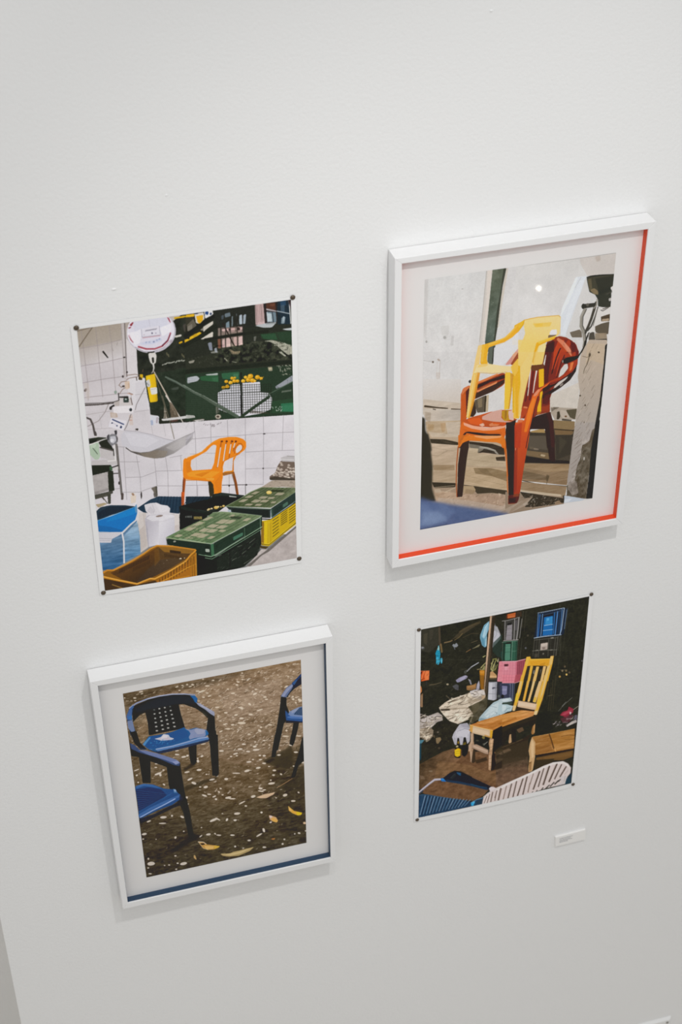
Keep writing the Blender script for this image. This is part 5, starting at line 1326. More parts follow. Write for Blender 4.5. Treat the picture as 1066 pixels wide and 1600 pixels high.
ART[2] = '''
P cbc9c8|-6,-7 1013,2 174,1814 -1188,-257
G c9c9c8 d0cecd 1 4,-5 213,401|-6,-7 329,-3 -37,459 -295,-49
N 4 40 60 3|-6,-7 1013,2 36,953 -1041,-189
N 3 8 8 4|-6,-7 1013,2 36,953 -1041,-189
P aaa59f 0.18|88,271 45,2 -3,59 -15,25 -21,-41
P 8d8a86 0.6|118,340 -1,3 -2,3 -3,1 -4,0 -3,-3 -2,-3 -1,-4 0,-4 3,-2 3,-2 3,1 4,2 2,4
P 8f8c88 0.7|20,347 -1,3 -1,3 -2,1 -2,-1 -2,-1 -2,-3 0,-4 0,-3 2,-2 2,-1 2,0 2,2 1,3
P aeaaa8 0.4|145,335 15,-3 -3,59 -16,-2
P a29e9a 0.6|200,81 -1,2 -1,1 -2,0 -2,0 -2,-1 -2,-1 0,-2 0,-2 1,-1 2,0 3,0 2,1 1,2
B 2
P b0aca8 0.35|-4,-1 22,-2 -3,344 -16,-30
B 0
S b3b1ae .90 .90 .8|4,-3 146,0 198,0
P c4bcb4 0.8|318,-3 30,1 -8,163 -15,236 -33,17 11,-162
P d3c9c0 0.8|323,-2 22,1 -7,167 -18,230 -11,-7 14,-209
S a19a93 1.05 1.05 .7|317,0 -7,146 -6,117 -8,129
G 5d6454 566259 1 373,-2 355,397|348,-2 72,2 -17,107 -13,159 -10,135 2,64 -42,-7 -15,-55 12,-200
N 10 30 30 5|348,-2 50,2 -8,266 -8,199 -42,-7 -15,-55 12,-200
R 36 6 0.75 1.35 0.90 3.90 85 20 0.6 a6a998 8a907d 404a3e 7a8475|350,2 43,-1 -10,209 -7,190 -49,3 12,-199
P 3a3c33 0.85|405,0 15,0 -15,97 -8,94 -9,139 -8,71 -8,-5 9,-164 15,-116
P c3b8aa 0.8|420,0 10,3 -23,190 -12,128 -7,9 12,-181
G c9c7c4 d2d0d0 0.6 632,10 600,299|471,-1 530,3 0,120 -146,-11 -68,195 -61,13 -198,-15 -60,28
N 4 60 60 8|481,0 520,2 13,362 -515,-27
P b9aca2 0.4|805,3 196,-1 0,115 -146,-9 -42,-72
B 2
P a8998c 0.5|887,7 26,-4 7,27 -20,8
B 0
S a3a19e .90 .90 .8|481,-1 253,4 264,-1
P cfd3d9|793,104 59,4 -63,221 -28,109 -28,-13 -8,-112 12,-53
P dadee3 0.8|793,104 12,1 -13,61 -30,82 -36,71 4,-49
P d6dae0 0.6|820,127 25,-12 -56,208 -34,105 -17,-8 35,-171
S a9aaab .75 .75 .6|821,111 -29,55
S b5b6b8 .75 .75 .5|821,208 -33,109 -23,102
P cac8c6 0.8|845,120 8,-4 31,91 23,31 -71,21 -7,43 13,102 -62,12 -9,21 19,-97
P 383a33|851,113 24,-5 58,3 71,9 -4,72 -5,26 3,88 -43,-6 -27,-10 -4,-39 -18,-30 -33,-21 -17,-62
P 4a473a 0.7|855,116 141,6 1,64 -51,14 -64,-10 -22,-46
P 6b6048 0.7|859,128 18,-3 11,66 -16,-2
P 9a835f 0.7|875,192 22,-10 23,19 4,23 -24,-7
P 2d302c 0.6|898,128 99,1 -9,77 -56,19
S 23261f 1.20 1.20 .8|853,115 44,-3 104,9
P cfcac6|987,193 20,-11 -4,37 -10,-12
P d0cbc7 0.8|982,254 17,-2 -1,16 -11,4
S 504d45 1.50 1.50 .8|969,228 28,-9
P d0ccc8 0.95|918,299 80,7 4,157 -127,19 -18,-31 0,-67 4,-77
S 45413a 4.50 3.90|915,269 -7,37 -11,51 -13,42 -13,31
S 3a3934 6.60 6.00|853,278 58,1
P 34342f|860,280 -1,7 -3,6 -4,2 -5,-1 -5,-4 -4,-6 -2,-7 1,-7 3,-6 4,-2 5,1 5,4 4,6
P 6b675e 0.7|878,274 -1,4 -2,3 -3,2 -4,-1 -3,-2 -3,-4 -1,-5 0,-4 3,-3 3,-1 4,0 3,3 3,3
P 2d2d29|866,286 0,2 -1,2 -2,1 -2,-1 -2,-1 -1,-2 -1,-3 1,-2 1,-2 1,-1 2,1 2,1 1,2
S 9a948a 2.10 2.10 .9|919,250 0,33 -12,15
S 8f8a80 4.50 3.60|855,298 -15,39 1,50 20,47 9,53 -3,27
S 4f4c45 1.50 1.50 .9|866,297 -16,41 1,50 17,36 12,64
S c2beb8 .75 .75 .6|850,305 -16,42 2,39
S 2f2f2b 2.40|872,504 12,-49 8,-21
S 3c3b36 3.00 1.50 .9|871,436 29,-34 17,-53 11,-54
S 6b675f 1.20 1.20 .9|911,398 10,-60 5,-32
P 5d5548|922,405 36,-11 42,-4 2,73 -33,0 -44,-24
P 6e6456|783,417 55,-8 12,18 5,32 -57,-10
P 8a7b66 0.9|925,445 65,10 7,41 -69,-14
P 9c8a72 0.6|947,451 32,3 0,31 -30,-8
P 4f4436|949,354 50,-9 1,42 -46,-5
P a39078|956,369 40,1 1,16 -40,-4
S 3a352d 1.35 1.35 .8|956,311 38,-11
S 2f2c27 1.20 1.20 .7|946,315 11,7 30,-15
P 4e4a42|883,444 36,-11 10,52 -32,6
S d3d0cb 2.40|882,432 21,-2 21,5
S d0ccc8 1.35 1.35 .7|893,440 -3,33
P 2f2d28|896,480 100,10 2,23 -78,-10
S 2e2d29 3.90 2.70|876,487 -3,28 -11,30
G cdc8c4 c2b3a4 0.7 116,579 120,751|1,559 203,35 3,179 -203,-37
P 6d6358|57,469 -1,3 -1,2 -2,1 -3,-1 -2,-1 -2,-3 0,-3 0,-2 2,-2 2,-1 2,1 3,1 1,3
P a99a90 0.9|89,468 -2,1 -3,0 -4,-2 -3,-3 -2,-4 -2,-3 1,-3 2,-1 3,1 4,2 3,3 2,3 2,4
S b0a49a .75 .75 .7|90,468 -3,55 3,46
S b8aea6 .60 .60 .6|75,471 -3,89
S 9a928c .60 .60 .6|2,451 43,15
P b29a88 0.25|69,532 23,3 -4,39 -17,-3
P b9a892 0.6|3,678 205,60 -1,58 -203,-25
S 4a3f33 3.00 1.50|14,722 54,17 68,18
S 57493c 1.50 1.20|157,764 50,11
S 3f372d 1.20|58,747 13,6
G c0b3a4 b5aba0 1 17,750 173,790|9,748 201,31 2,76 -183,-33 -19,-39
P b29c80|18,814 194,30 -1,70 -11,64 -153,-35 -23,-69
P a5875f 0.6|29,833 36,7 -2,35 -28,0
P a9845a 0.5|99,840 29,3 -4,55 -16,-3
P bfb2a3 0.7|128,840 78,9 1,100 -67,-36
P c3b4a1 0.7|35,881 164,49 -5,35 -137,-41
P 8b7a66 0.4|15,755 33,12 -4,57 -26,-16
N 9 60 18 15|3,678 205,60 5,242 -206,-39
P 3e372d|52,932 73,11 75,38 0,12 -79,-21 -58,-17
S 5b5142 1.20 1.20 .7|67,938 48,15
P b39d84|41,914 495,93 20,363 -509,-153
G bda891 ab957a 1 126,971 132,1209|47,953 153,38 2,239 -142,-35
P 3d362c|44,926 81,18 75,32 1,18 -80,-21 -69,-19
P 544a3c 0.6|94,941 47,18 49,27 -48,-12
P 8f7758 0.7|63,1092 120,23 4,34 -116,-22
S 96836c .90 .90 .7|51,1029 40,11 52,-23
S 9c8a74 .75 .75 .6|53,981 127,46
P 3a332b|261,982 132,40 67,37 5,47 -36,-10 -87,-29 -27,-2 -50,-46
P 8f8676 0.7|264,998 54,19 33,21 -15,16 -27,10 -54,-14 2,-30
P b3a085|254,1020 60,17 -4,30 32,12 126,30 9,76 -229,-51
S 8d887c 3.30 2.40|324,1030 38,13 44,24 20,28
S b3ada0 1.05 1.05 .7|329,1028 44,16 39,24
P 4a4034|414,1111 54,5 4,31 -52,-13
P b59d7e|248,1140 235,59 10,143 -142,-51 -116,-42
P 7f6a4c 0.8|291,1155 87,17 106,45 3,64 -84,-49 -99,-38
P 6c5a40 0.45|313,1162 55,14 35,50 -56,-23
S 9c866a .90 .90 .7|248,1134 229,57
S c3ad91 1.20 1.20 .6|240,1231 122,56 128,48
N 9 70 14 16|47,956 429,100 17,282 -433,-143
S 7e6a50 .60 .60 .35|250,1196 227,108
S 7e6a50 .60 .60 .4|257,1093 213,72
P a08a74|4,1190 193,45 299,110 61,51 7,124 -280,25 -276,-59
P 3a342a|60,1201 134,32 -2,26 -118,-18
P 443c30|230,1251 77,25 183,65 4,29 -86,-30 -88,-12 -24,-36
P a89070|236,1258 60,15 14,28 -12,23 -55,-8
P 8c755a 0.6|253,1283 55,21 -10,21 -50,-10
S 9a8a72 1.05 1.05 .9|74,1238 113,10
G b0957c a98f7a 1 133,1259 302,1445|77,1260 127,39 116,36 121,18 54,24 5,58 -53,41 -256,-92 -104,-34
R 190 18 0.75 1.65 1.50 6.60 -30 60 0.65 7c6850 c0a88e 8f795f d0bca2 5f4f3e|79,1255 120,36 121,37 172,42 7,91 -131,-15 -232,-86
N 10 24 14 19|77,1260 418,117 8,110 -416,-137
P b9aca0 0.45|97,1308 180,56 191,77 32,-19 13,42 -55,14 -256,-92 -99,-33
P c9b89f 0.7|441,1347 17,10 -10,16
P b8a58e 0.8|74,1250 32,4 12,21 -38,-2
S c0ae95 1.80 .90 .8|139,1279 54,-17
P 8d7b68|481,1347 370,100 -24,60 -338,-5
P 3b352c|565,1364 143,54 115,43 8,31 -74,-2 -101,-5 -57,-12 41,-56 -45,-3
R 140 20 0.90 1.65 1.20 3.90 -20 60 0.7 a59684 6a5d4e 2c2821 c4b8a8 8b7a64|582,1380 241,81 3,33 -170,-3 -79,-10
P a08f7e|563,1433 83,-21 -48,54 -93,33 -16,3 -2,-39
P 8d7a66 0.6|520,1470 76,-49 44,-7 -54,37 -75,46
P b0a192 0.7|586,1451 28,-7 7,17 -23,5
P a98c6e 0.7|773,1477 28,-8 19,27 -40,-2
P 4b443a|587,984 269,26 -4,228 -275,-54
P 5f564a 0.7|594,1004 109,14 13,106 -118,-40
P 776348|583,1099 134,44 8,42 -135,-51
P bba98a 0.8|673,1141 28,11 -5,11 -25,-10
P 2f2a24|579,1135 135,48 136,36 -4,21 -270,-65
P 6d6150 0.7|606,1079 48,24 -5,9 -45,-18
P 8d7d6c 0.6|626,1092 34,12 -3,9 -25,-8
P 87704f|732,963 122,17 0,42 -117,-28
P 6d5a40|740,998 115,27 -7,26 -100,-18
S 3a3127 1.20 1.20 .9|737,995 118,34
P a28554|603,984 76,-7 10,32 -80,-18
P 3a352d 0.8|593,993 99,20 7,16 -102,-19
P 3d3831 0.9|748,1033 106,13 -2,129 -87,21
P 57503f 0.35|771,1043 47,46 -39,72
P 8a7358|577,1181 269,56 -6,141 -271,-86
P a08664 0.6|582,1182 259,60 0,38 -121,-12 -142,-59
P 635440 0.6|574,1227 148,67 -10,23 -138,-34
P 554836 0.7|715,1280 18,16 -9,36 -12,-15
S 3f372b 1.20 1.20 .9|575,1293 88,40 177,51
S 55493a .90 .90 .8|727,1289 -8,55
P 8f785c|567,1298 273,88 -6,64 -23,-1 -247,-98
P bcab92|564,1351 246,82 4,16 -107,-34 -142,-53
N 11 80 14 21|577,1181 269,56 -12,213 -270,-99
P c8c0b6|700,779 163,-53 2,166 -160,-41
N 4 20 20 22|700,779 163,-53 2,166 -160,-41
P a79a8b|707,851 155,37 -3,69 -121,-20 -25,-49
P 57503f|799,886 61,5 -6,65 -40,-26
P 3f382e|748,888 13,0 8,34 -9,16 -11,-2
P b5a899|766,880 34,12 25,46 -38,2 -19,-30
P 6e5138|806,928 0,2 -2,2 -3,0 -2,0 -3,-2 -2,-2 -1,-3 0,-2 2,-2 3,0 3,0 2,2 2,2
P 5f5546 0.6|721,854 38,7 -15,12 -17,-6
P 3a342b 0.8|781,936 56,20 -5,8 -55,-17
P 4a4236 0.5|711,858 32,6 -25,19
P 86704f|729,936 126,32 1,49 -117,-28
P 775f42 0.9|742,1001 106,26 -3,24 -98,-18
S 3c3226 1.20 1.20 .9|736,993 120,33
G b5a594 a79d94 1 937,577 894,1042|878,510 18,-31 100,17 4,34 -3,243 -4,226 -6,163 -139,-27 11,-184 9,-166 -18,-91 5,-131
P c0aa8c 0.5|887,500 98,16 6,127 -74,-41 -30,24
G a59c96 9c938c 1 870,976 876,1414|862,975 117,22 -16,94 -52,52 -22,146 67,199 -111,-42 -5,-103 9,-212
P 4f4535 0.85|962,1054 -14,69 -38,5 -7,88 -15,60 -4,88 -44,17 5,72 35,13 82,27 4,-163 13,-180
P 8f857d 0.75|849,1357 46,3 18,87 -39,5 -27,-50
N 22 16 22 24|908,1106 55,-45 3,269 -4,163 -117,-40 0,-84 43,-93
R 60 25 0.60 1.20 1.20 3.90 80 40 0.7 a0947f 2c2820 6f6248 8a7b5e 3d3529|921,1127 41,-42 -1,256 -5,141 -105,-35 -5,-65 48,-105
P 292820|971,1056 7,-72 23,4 6,161 -7,348 -38,-4 5,-150 -3,-165
P d1cdc8 0.8|925,1208 7,5 -2,21 -5,-7
S 8b7d72 .68 .68 .6|841,1020 27,-26
S 6f6259 .68 .68 .6|868,1038 22,-27
S 8b7d72 .68 .68 .6|848,1047 23,-26
S 6f6259 .68 .68 .6|864,1063 23,-26
S 8b7d72 .68 .68 .6|845,1072 25,-26
S 6f6259 .68 .68 .6|849,1086 33,-24
S 8b7d72 .68 .68 .6|893,1108 21,-27
S 6f6259 .68 .68 .6|879,1118 28,-25
S 8b7d72 .68 .68 .6|890,1133 30,-25
S 6f6259 .68 .68 .6|870,1143 30,-25
S 8b7d72 .68 .68 .6|861,1154 30,-25
S 6f6259 .68 .68 .6|886,1172 27,-26
S 8b7d72 .68 .68 .6|892,1187 32,-25
S 6f6259 .68 .68 .6|895,1201 22,-27
S 8b7d72 .68 .68 .6|868,1209 34,-25
S 6f6259 .68 .68 .6|876,1224 32,-25
S 8b7d72 .68 .68 .6|894,1240 23,-26
S 6f6259 .68 .68 .6|852,1246 33,-25
S 8b7d72 .68 .68 .6|890,1267 31,-26
S 6f6259 .68 .68 .6|858,1274 27,-26
S 8b7d72 .68 .68 .6|873,1290 27,-26
S 6f6259 .68 .68 .6|865,1302 27,-26
S 8b7d72 .68 .68 .6|888,1320 23,-27
S 6f6259 .68 .68 .6|877,1331 31,-25
S 8b7d72 .68 .68 .6|891,1348 21,-28
S 6f6259 .68 .68 .6|875,1358 29,-26
S 8b7d72 .68 .68 .6|864,1370 21,-28
S 6f6259 .68 .68 .6|840,1378 23,-27
S 8b7d72 .68 .68 .6|883,1401 23,-28
S 6f6259 .68 .68 .6|845,1407 26,-27
S 6f6152 .68 .68 .55|913,533 13,-26
S 857666 .68 .68 .55|938,541 9,-18
S d0c4b6 .68 .68 .55|946,551 7,-14
S 5c5044 .68 .68 .55|902,560 9,-17
S 6f6152 .68 .68 .55|900,578 11,-22
S 857666 .68 .68 .55|912,592 11,-20
S d0c4b6 .68 .68 .55|888,598 10,-18
S 5c5044 .68 .68 .55|891,621 14,-26
S 6f6152 .68 .68 .55|905,634 13,-24
S 857666 .68 .68 .55|911,645 11,-21
S d0c4b6 .68 .68 .55|931,665 12,-24
S 5c5044 .68 .68 .55|896,680 16,-31
S 6f6152 .68 .68 .55|888,675 8,-15
S 857666 .68 .68 .55|920,702 12,-23
S d0c4b6 .68 .68 .55|884,701 8,-16
S 5c5044 .68 .68 .55|913,723 10,-19
S 6f6152 .68 .68 .55|877,734 12,-22
S 857666 .68 .68 .55|920,746 7,-14
S d0c4b6 .68 .68 .55|909,758 7,-15
S 5c5044 .68 .68 .55|934,790 14,-28
S 6f6152 .68 .68 .55|888,782 8,-15
S 857666 .68 .68 .55|943,814 12,-23
S d0c4b6 .68 .68 .55|877,808 8,-16
S 5c5044 .68 .68 .55|936,841 13,-24
S 6f6152 .68 .68 .55|888,846 13,-24
S 857666 .68 .68 .55|892,865 15,-28
S d0c4b6 .68 .68 .55|907,885 17,-32
S 5c5044 .68 .68 .55|909,898 16,-31
S 6f6152 .68 .68 .55|886,900 12,-24
S 857666 .68 .68 .55|907,924 16,-30
S d0c4b6 .68 .68 .55|871,931 16,-29
S 5c5044 .68 .68 .55|931,947 11,-22
S 6f6152 .68 .68 .55|867,957 15,-29
S 857666 .68 .68 .55|921,984 16,-32
S d0c4b6 .68 .68 .55|911,997 17,-33
S 5c5044 .68 .68 .55|888,993 11,-20
S 6f6152 .68 .68 .55|924,1022 15,-28
S 857666 .68 .68 .55|924,1040 16,-32
S d0c4b6 .68 .68 .55|923,1049 14,-27
S 5c5044 .68 .68 .55|933,1064 14,-26
S 6f6152 .68 .68 .55|887,1074 16,-30
S 857666 .68 .68 .55|882,1084 14,-28
S d0c4b6 .68 .68 .55|906,1096 11,-22
S 5c5044 .68 .68 .55|876,1115 16,-31
S 6f6152 .68 .68 .55|867,1126 16,-30
S 857666 .68 .68 .55|918,1142 12,-23
P 2b2a22|989,528 10,-9 8,1 -2,97 -5,192 -4,203 5,153 -31,-6 4,-145 14,-160 3,-211
P 5a4e3e 0.8|960,1042 16,-9 -6,60 -9,23 -36,34 -7,-18 31,-24
S 4e4436 1.65 .75 .8|906,569 -9,53 -13,26 -4,29
S 6a5c4a .75 .75 .8|866,571 28,13 14,-12
P 4a3f32 0.8|913,572 0,5 -2,3 -2,2 -3,0 -3,-3 -2,-4 -1,-6 0,-4 2,-4 2,-2 3,0 3,3 2,4
P 50463a|962,565 0,2 -2,2 -2,0 -3,0 -2,-2 -2,-2 -1,-2 0,-2 2,-2 2,0 3,0 2,1 2,3
P 4f463b|877,812 0,2 -1,2 -2,0 -2,0 -2,-1 -2,-2 -1,-3 1,-2 1,-2 2,0 2,0 2,1 2,2
P 5d5145|911,878 0,3 -1,2 -2,1 -2,-1 -3,-1 -1,-3 -1,-3 0,-3 2,-2 1,-1 3,1 2,1 1,3
P 6a5d50 0.7|913,985 0,2 -1,2 -1,1 -2,0 -2,-2 -1,-2 -1,-3 1,-2 1,-2 1,-1 2,0 1,2 2,2
P c9d0d8 0|983,493 13,3 2,17 -11,-8
P b9c2cd|830,1443 15,6 111,43 -16,9 -114,-8
P d3d8de 0.7|835,1470 46,3 -21,18 -32,0
P 3a352d|822,1441 8,1 2,50 -6,2
B 3
P 35322a|-6,780 21,16 4,71 17,44 13,38 7,55 -58,-11;-12,880 47,15 12,79 16,130 0,141 21,85 -89,-18
B 8
P 4d5d86 0.95|-11,1280 87,49 125,51 178,69 124,45 7,125 -517,-111
P 6478a0 0.7|-5,1318 141,42 67,58 -64,57 -141,9
P 7f93b5 0.6|7,1384 103,21 45,61 -98,18 -49,-11
P 4a5c85 0.6|27,1325 54,11 34,45 -54,1
B 14
P 54688f 0.5|191,1384 166,54 113,55 -276,-6
B 0
N 4 30 30 31|-5,1293 508,194 7,132 -517,-111
S 3a3a3a 1.05 1.05 .35|1,1497 84,-1 71,-1
P 3a2519|671,904 60,35 14,136 15,132 -31,-12 -22,-128 -23,-89
P 2c1e16 0.5|671,904 26,23 32,262 -6,-1
P 35251b|600,903 37,-11 70,-11 20,57 23,138 -2,42 -42,-8 -19,-125 -83,-15 -10,4
P 4a2a1b 0.7|685,883 27,-1 23,100 15,131 -20,-4 -24,-163
G 8e3a20 6d2c1a 1 755,434 805,536|653,473 55,-41 21,-2 37,14 34,25 23,27 20,43 1,23 -198,-34
P 7d3018|660,508 34,-51 62,-6 61,32 26,61 -1,17 -1,57 -26,53 -70,58 -27,7 -17,61 6,84 -70,5 -26,19 -60,-11 -11,-96 33,-168
P 55261a 0.9|647,551 15,-99 36,-5 -13,116 -1,143 -21,8 -9,-99
P c2451a 0.9|703,515 22,-64 32,5 -20,87 -21,77 -16,8
P b5401a 0.8|740,521 38,-61 22,15 -27,63 -28,46 -10,91 -11,-8
P 4a251a 0.6|669,555 21,-76 11,2 -10,89 -15,95
S 2b1a14 2.10 1.50|737,506 -16,46 -12,55 -8,39
S 2b1a14 1.35 1.35 .9|764,548 -18,54 -16,72
P c9c5c1|748,631 20,-28 18,0 5,27 -24,33 -28,18
P d5d2cf 0.9|766,545 18,-1 4,14 -13,3
P cfccc8|649,583 10,-56 4,1 -5,65
P a53c18|764,553 9,-15 16,0 17,11 15,-14 2,-45 20,54 -4,16 1,46 -11,33 -30,29 -51,26 -53,8 -36,23 -32,0 67,-34 63,-18 30,-24 6,-34 -8,-24
P de7a45 0.9|802,600 18,-3 -7,45 -15,9
P e9a080 0.6|752,461 41,52 14,48 -8,-2 -27,-44
P 4a1d12 0.6|826,536 18,2 -4,28 -11,10
P b5431c 0.8|709,520 33,-55 36,66
P d98a6c 0.75|719,436 33,25 41,52 9,22 -24,-4 -35,-49 -29,-32
P 4a2018 0.6|789,462 34,34 21,46 -39,-6
P 3f221b 0.85|653,510 10,-41 41,-15 -1,65
S 2c1712 1.80|739,504 -9,19
P 2b2a26|758,575 17,-11 64,-1 8,13 -17,11 -52,15 -16,-6
P 9b9d9a 0.8|761,584 0,4 -1,3 -1,2 -2,0 -2,-3 -1,-3 -1,-4 0,-4 1,-3 2,-1 1,0 2,2 2,3
S 2f2d29 2.70 1.50|840,572 19,-31 13,-32
P 332720|815,660 24,-42 -3,39 -29,48 -51,37 -57,31 -47,21 -25,13 3,-28 52,-20 42,-22 50,-44
P 2b211b 0.9|638,739 31,-18 53,-8 62,-36 30,-23 -14,26 -57,31 -62,30 -36,17
P cfc9c4 0.9|718,730 25,-25 52,-27 -10,17 -30,24 -31,21
P b9b0a8 0.7|750,724 20,-11 -1,14 -16,9
P 6d6358 0.5|755,728 15,-11 -3,4
P 8a3519|547,810 30,-203 74,-4 8,216 -2,47 -37,17 -69,11
S d2cbc8 2.55 1.35|580,609 -3,90 -2,58;615,615 -7,72 -4,58
S 5a2716 3.30 3.30 .8|597,611 -4,79 -5,93
P 6a3f28|581,577 74,6 -1,26 -26,7 -43,-6
S 3a2418 1.50 1.50 .8|564,790 9,-80
P b5461d 0.9|550,817 30,11 -8,46 -31,24 2,-47
P d2805a 0.8|558,818 22,10 -3,9 -24,-8
P e2ac1c|627,610 28,-2 7,106 -28,7
P e2ae1c|642,751 15,-9 1,136 -24,10 0,-50 10,-45
P 4a3018 0.6|652,794 7,-45 -1,93 -2,30
P a3421f 0.7|656,842 47,-9 1,47 -44,-8
P 8a3a20 0.6|617,870 89,-4 1,15 -86,11
P 3b241a 0.7|661,714 34,-6 6,95 -14,27 -24,-5
P 6a2c1a 0.5|667,773 27,-7 4,72 -26,7
P 9a3f1e|293,627 71,-22 63,-9 15,5 1,58 -13,15 -51,25 -98,29 -6,-13
P 3a2a22|293,644 62,-18 83,-20 6,24 -78,9 -72,28
P d97c48 0.9|298,625 102,-31 11,8 -77,26 -41,10
P 41302a|285,694 61,-24 62,-23 34,-12 -2,23 -61,41 -93,27
P e08a58 0.9|289,678 36,-17 78,-21 -5,14 -62,20 -41,16
P 5a2e1f 0.5|294,670 114,-29 -108,36
P c9857a 0.8|440,550 34,-45 32,-40 2,40 -32,45 -20,3
P 8a3a24 0.9|471,552 14,-28 22,-36 2,34 -16,37
P b8501f|206,686 10,-33 30,-14 14,5 -7,44 -7,92 -3,49 -5,25 -28,25
P d0794c 0.8|211,670 10,-22 31,-9 -2,14 -23,19 -15,21
P c45a26 0.7|207,686 25,-1 6,175 -28,25
P 46241a 0.85|232,673 18,-20 3,35 -5,80 -7,58
P 3d3d3c|262,618 -1,4 -2,3 -3,1 -4,0 -4,-3 -2,-3 -1,-4 1,-4 2,-3 3,-1 4,0 3,3 3,3
P 38291f 0.95|258,829 18,-96 11,19 7,60 -15,21
P 5d5245|281,734 57,-19 9,101 -47,-3 -12,-37
P 8d7c60 0.7|297,731 26,-4 2,55 -21,2
P 3c352b|338,715 8,1 -1,99 -8,-1
P b5a184 0.9|346,716 13,-3 -1,105 -13,-3
G c4562a b34a1c 1 332,819 335,908|222,851 37,-16 62,-7 53,-8 63,0 54,10 19,57 17,9 -32,12 -37,11 -80,-3 -96,-24
P cdaaa0 0.85|327,841 52,-20 58,-7 -3,53 17,21 49,15 -37,-1 -76,-20 -59,-23
P d8cac6 0.8|470,832 32,0 3,66 -27,-11
P dcb5a3 0.9|311,888 23,-7 11,17 -15,6
P d98a60 0.8|367,896 20,-8 44,17 -16,9 -43,-5
P dd5c14 0.8|248,844 64,0 22,34 -26,13 -48,-21
P d0531a 0.8|387,888 87,16 -16,12 -70,-19
P d5651f|210,879 12,-28 60,41 75,26 101,1 6,55 -7,22 8,66 -16,-3 -13,-36 -43,-15 -129,-30 -32,6 -20,30 -11,-2 3,-63
P e3a68c 0.9|225,858 57,31 75,26 101,7 -2,11 -56,5 -64,-9 -64,-24 -44,-29
P c25c22 0.6|218,892 65,36 161,30 -4,17 -103,-19 -97,-36
P 33261e|230,924 21,-5 53,16 65,21 59,11 12,11 -70,-7 -65,-21 -54,-21
P 3a2a20 0.9|201,1012 7,-45 22,-40 21,-7 -25,33 -9,62
P df7a2a|241,938 64,21 76,26 54,1 14,73 -13,-36 -43,-15 -87,-31 -54,-19 -31,24 -9,32 19,-60
P e8b49c 0.8|252,940 75,32 65,15 48,-3 -16,9 -75,-8 -65,-24
P 3a2d24|216,988 45,-12 -1,45 -9,65 -7,96 -9,148 -30,-3 -1,-214
P 3a2f27 0.5|232,979 29,-3 -20,268 -6,86 -16,-3
S a14a20 1.80 1.35 .9|201,1004 -5,108 1,123 7,89
P cf6a22 0.9|216,988 10,-34 36,-11 -63,-12 2,79 8,-11
P c25e20 0.95|447,1014 15,-15 18,137 13,158 4,77 -7,-40 -15,-190
S e09a70 .75 .75 .6|465,1103 23,140 10,115
P d5712a 0|264,976 75,27 54,13 44,14 24,47 11,58 8,1 -19,-155 -231,-44 -9,34
P d97422 0.95|221,965 31,-21 193,37 21,37 0,61 -15,-40 -36,-22 -65,-16 -87,-28 -36,11 -18,27 -5,-1
P e8a878 0.7|284,950 161,31 -10,10 -75,-5 -65,-25
P 30261d|464,981 54,10 18,375 -36,5 -16,-216
P 34291f|462,943 12,-33 42,-16 10,182 -58,-11
P 30271e|462,901 56,11 15,470 -31,-6 -20,-229
G cf5418 a83c1c 1 567,921 542,1346|513,911 92,17 -9,119 -17,168 -13,161 -34,0 -9,-221
P 8e3320 0.7|516,971 15,-21 16,397 -18,28 -9,-221
P e0621a 0.8|528,902 75,13 -10,82 -33,-18
P d88a6a 0.8|521,1072 7,-2 0,18 -4,3
P 5a2a1c|499,1376 67,0 -4,38 -10,24 -50,-4
P 8e4630 0.8|532,1373 31,3 -2,19 -34,-4
P 33221a 0.8|503,1395 42,6 -2,28 -36,-4
S b56a4a .90 .90 .7|502,1434 39,6
S c98a6a .75 .75 .6|486,1210 12,140 0,70
S c9601e 1.50 1.20|465,1022 15,137 10,89
G e0682a c24a16 1 602,750 554,1039|602,762 25,-31 31,-12 36,-22 -14,20 -26,13 -15,21 -8,39 -8,46 -16,92 -13,58 -10,99 -61,-12 8,-159 32,-6 22,-79
P d98a6a 0.9|610,752 22,-23 11,5 -19,32 -16,3
P f08a2a 0.6|585,829 23,-54 12,13 -20,115 -17,81 -16,-3
P b53c1c 0.8|510,928 43,-10 -2,160 -33,-6
P d0704a 0.8|530,896 30,6 -7,16 -28,-5
S 2a1e16 1.20 1.20 .9|632,773 -14,74 -11,81 -16,94 -7,63
G e9c577 e0b24a 1 558,457 528,854|472,410 126,20 -1,67 -11,78 -28,156 -23,160 -32,-6 -20,-271
P dba61c 0.9|480,557 42,13 7,109 -12,173 -22,-4
P e8c67c 0.6|523,581 53,-87 19,-31 -25,195 -30,222 -11,-2 5,-198
P e5c06a|585,569 20,-104 46,-26 7,35 -10,88 -4,20 -53,-4
P d9a840 0.6|587,558 14,-83 8,2 -13,94
S c0931c .90 .90 .6|598,481 -8,77
G e8c98a e9c36a 1 652,307 584,462|534,307 25,-7 77,3 79,6 12,10 3,55 -5,44 -12,12 -47,12 -59,15 -10,44 -90,-15 18,-56 15,-47 -10,-41
P e3b94a 0.7|576,333 105,9 -9,23 -79,-7
P e0b238 0.5|587,338 47,2 -4,18 -32,-2
S d0a03a 1.20 1.20 .8|528,306 72,-5 115,8 11,12
S d9b878 .90 .90 .8|726,319 4,100
P d8d5d8|672,404 9,-18 29,2 4,28 -23,5 -16,-6
P 4a3a34 0.7|667,414 45,5 -10,9 -36,3
P e0a41e|594,501 10,-53 57,-13 46,-9 -4,16 -41,10 -44,16 -13,34
P f0c04a 0.7|609,444 98,-21 3,7 -92,29
P efd9a8 0.6|618,468 34,-12 7,24 -9,30 -37,-6
P d9a520|478,329 55,-24 -3,26 -29,40 -20,7
P e9b83a 0.6|498,321 30,-15 -8,29 -30,28
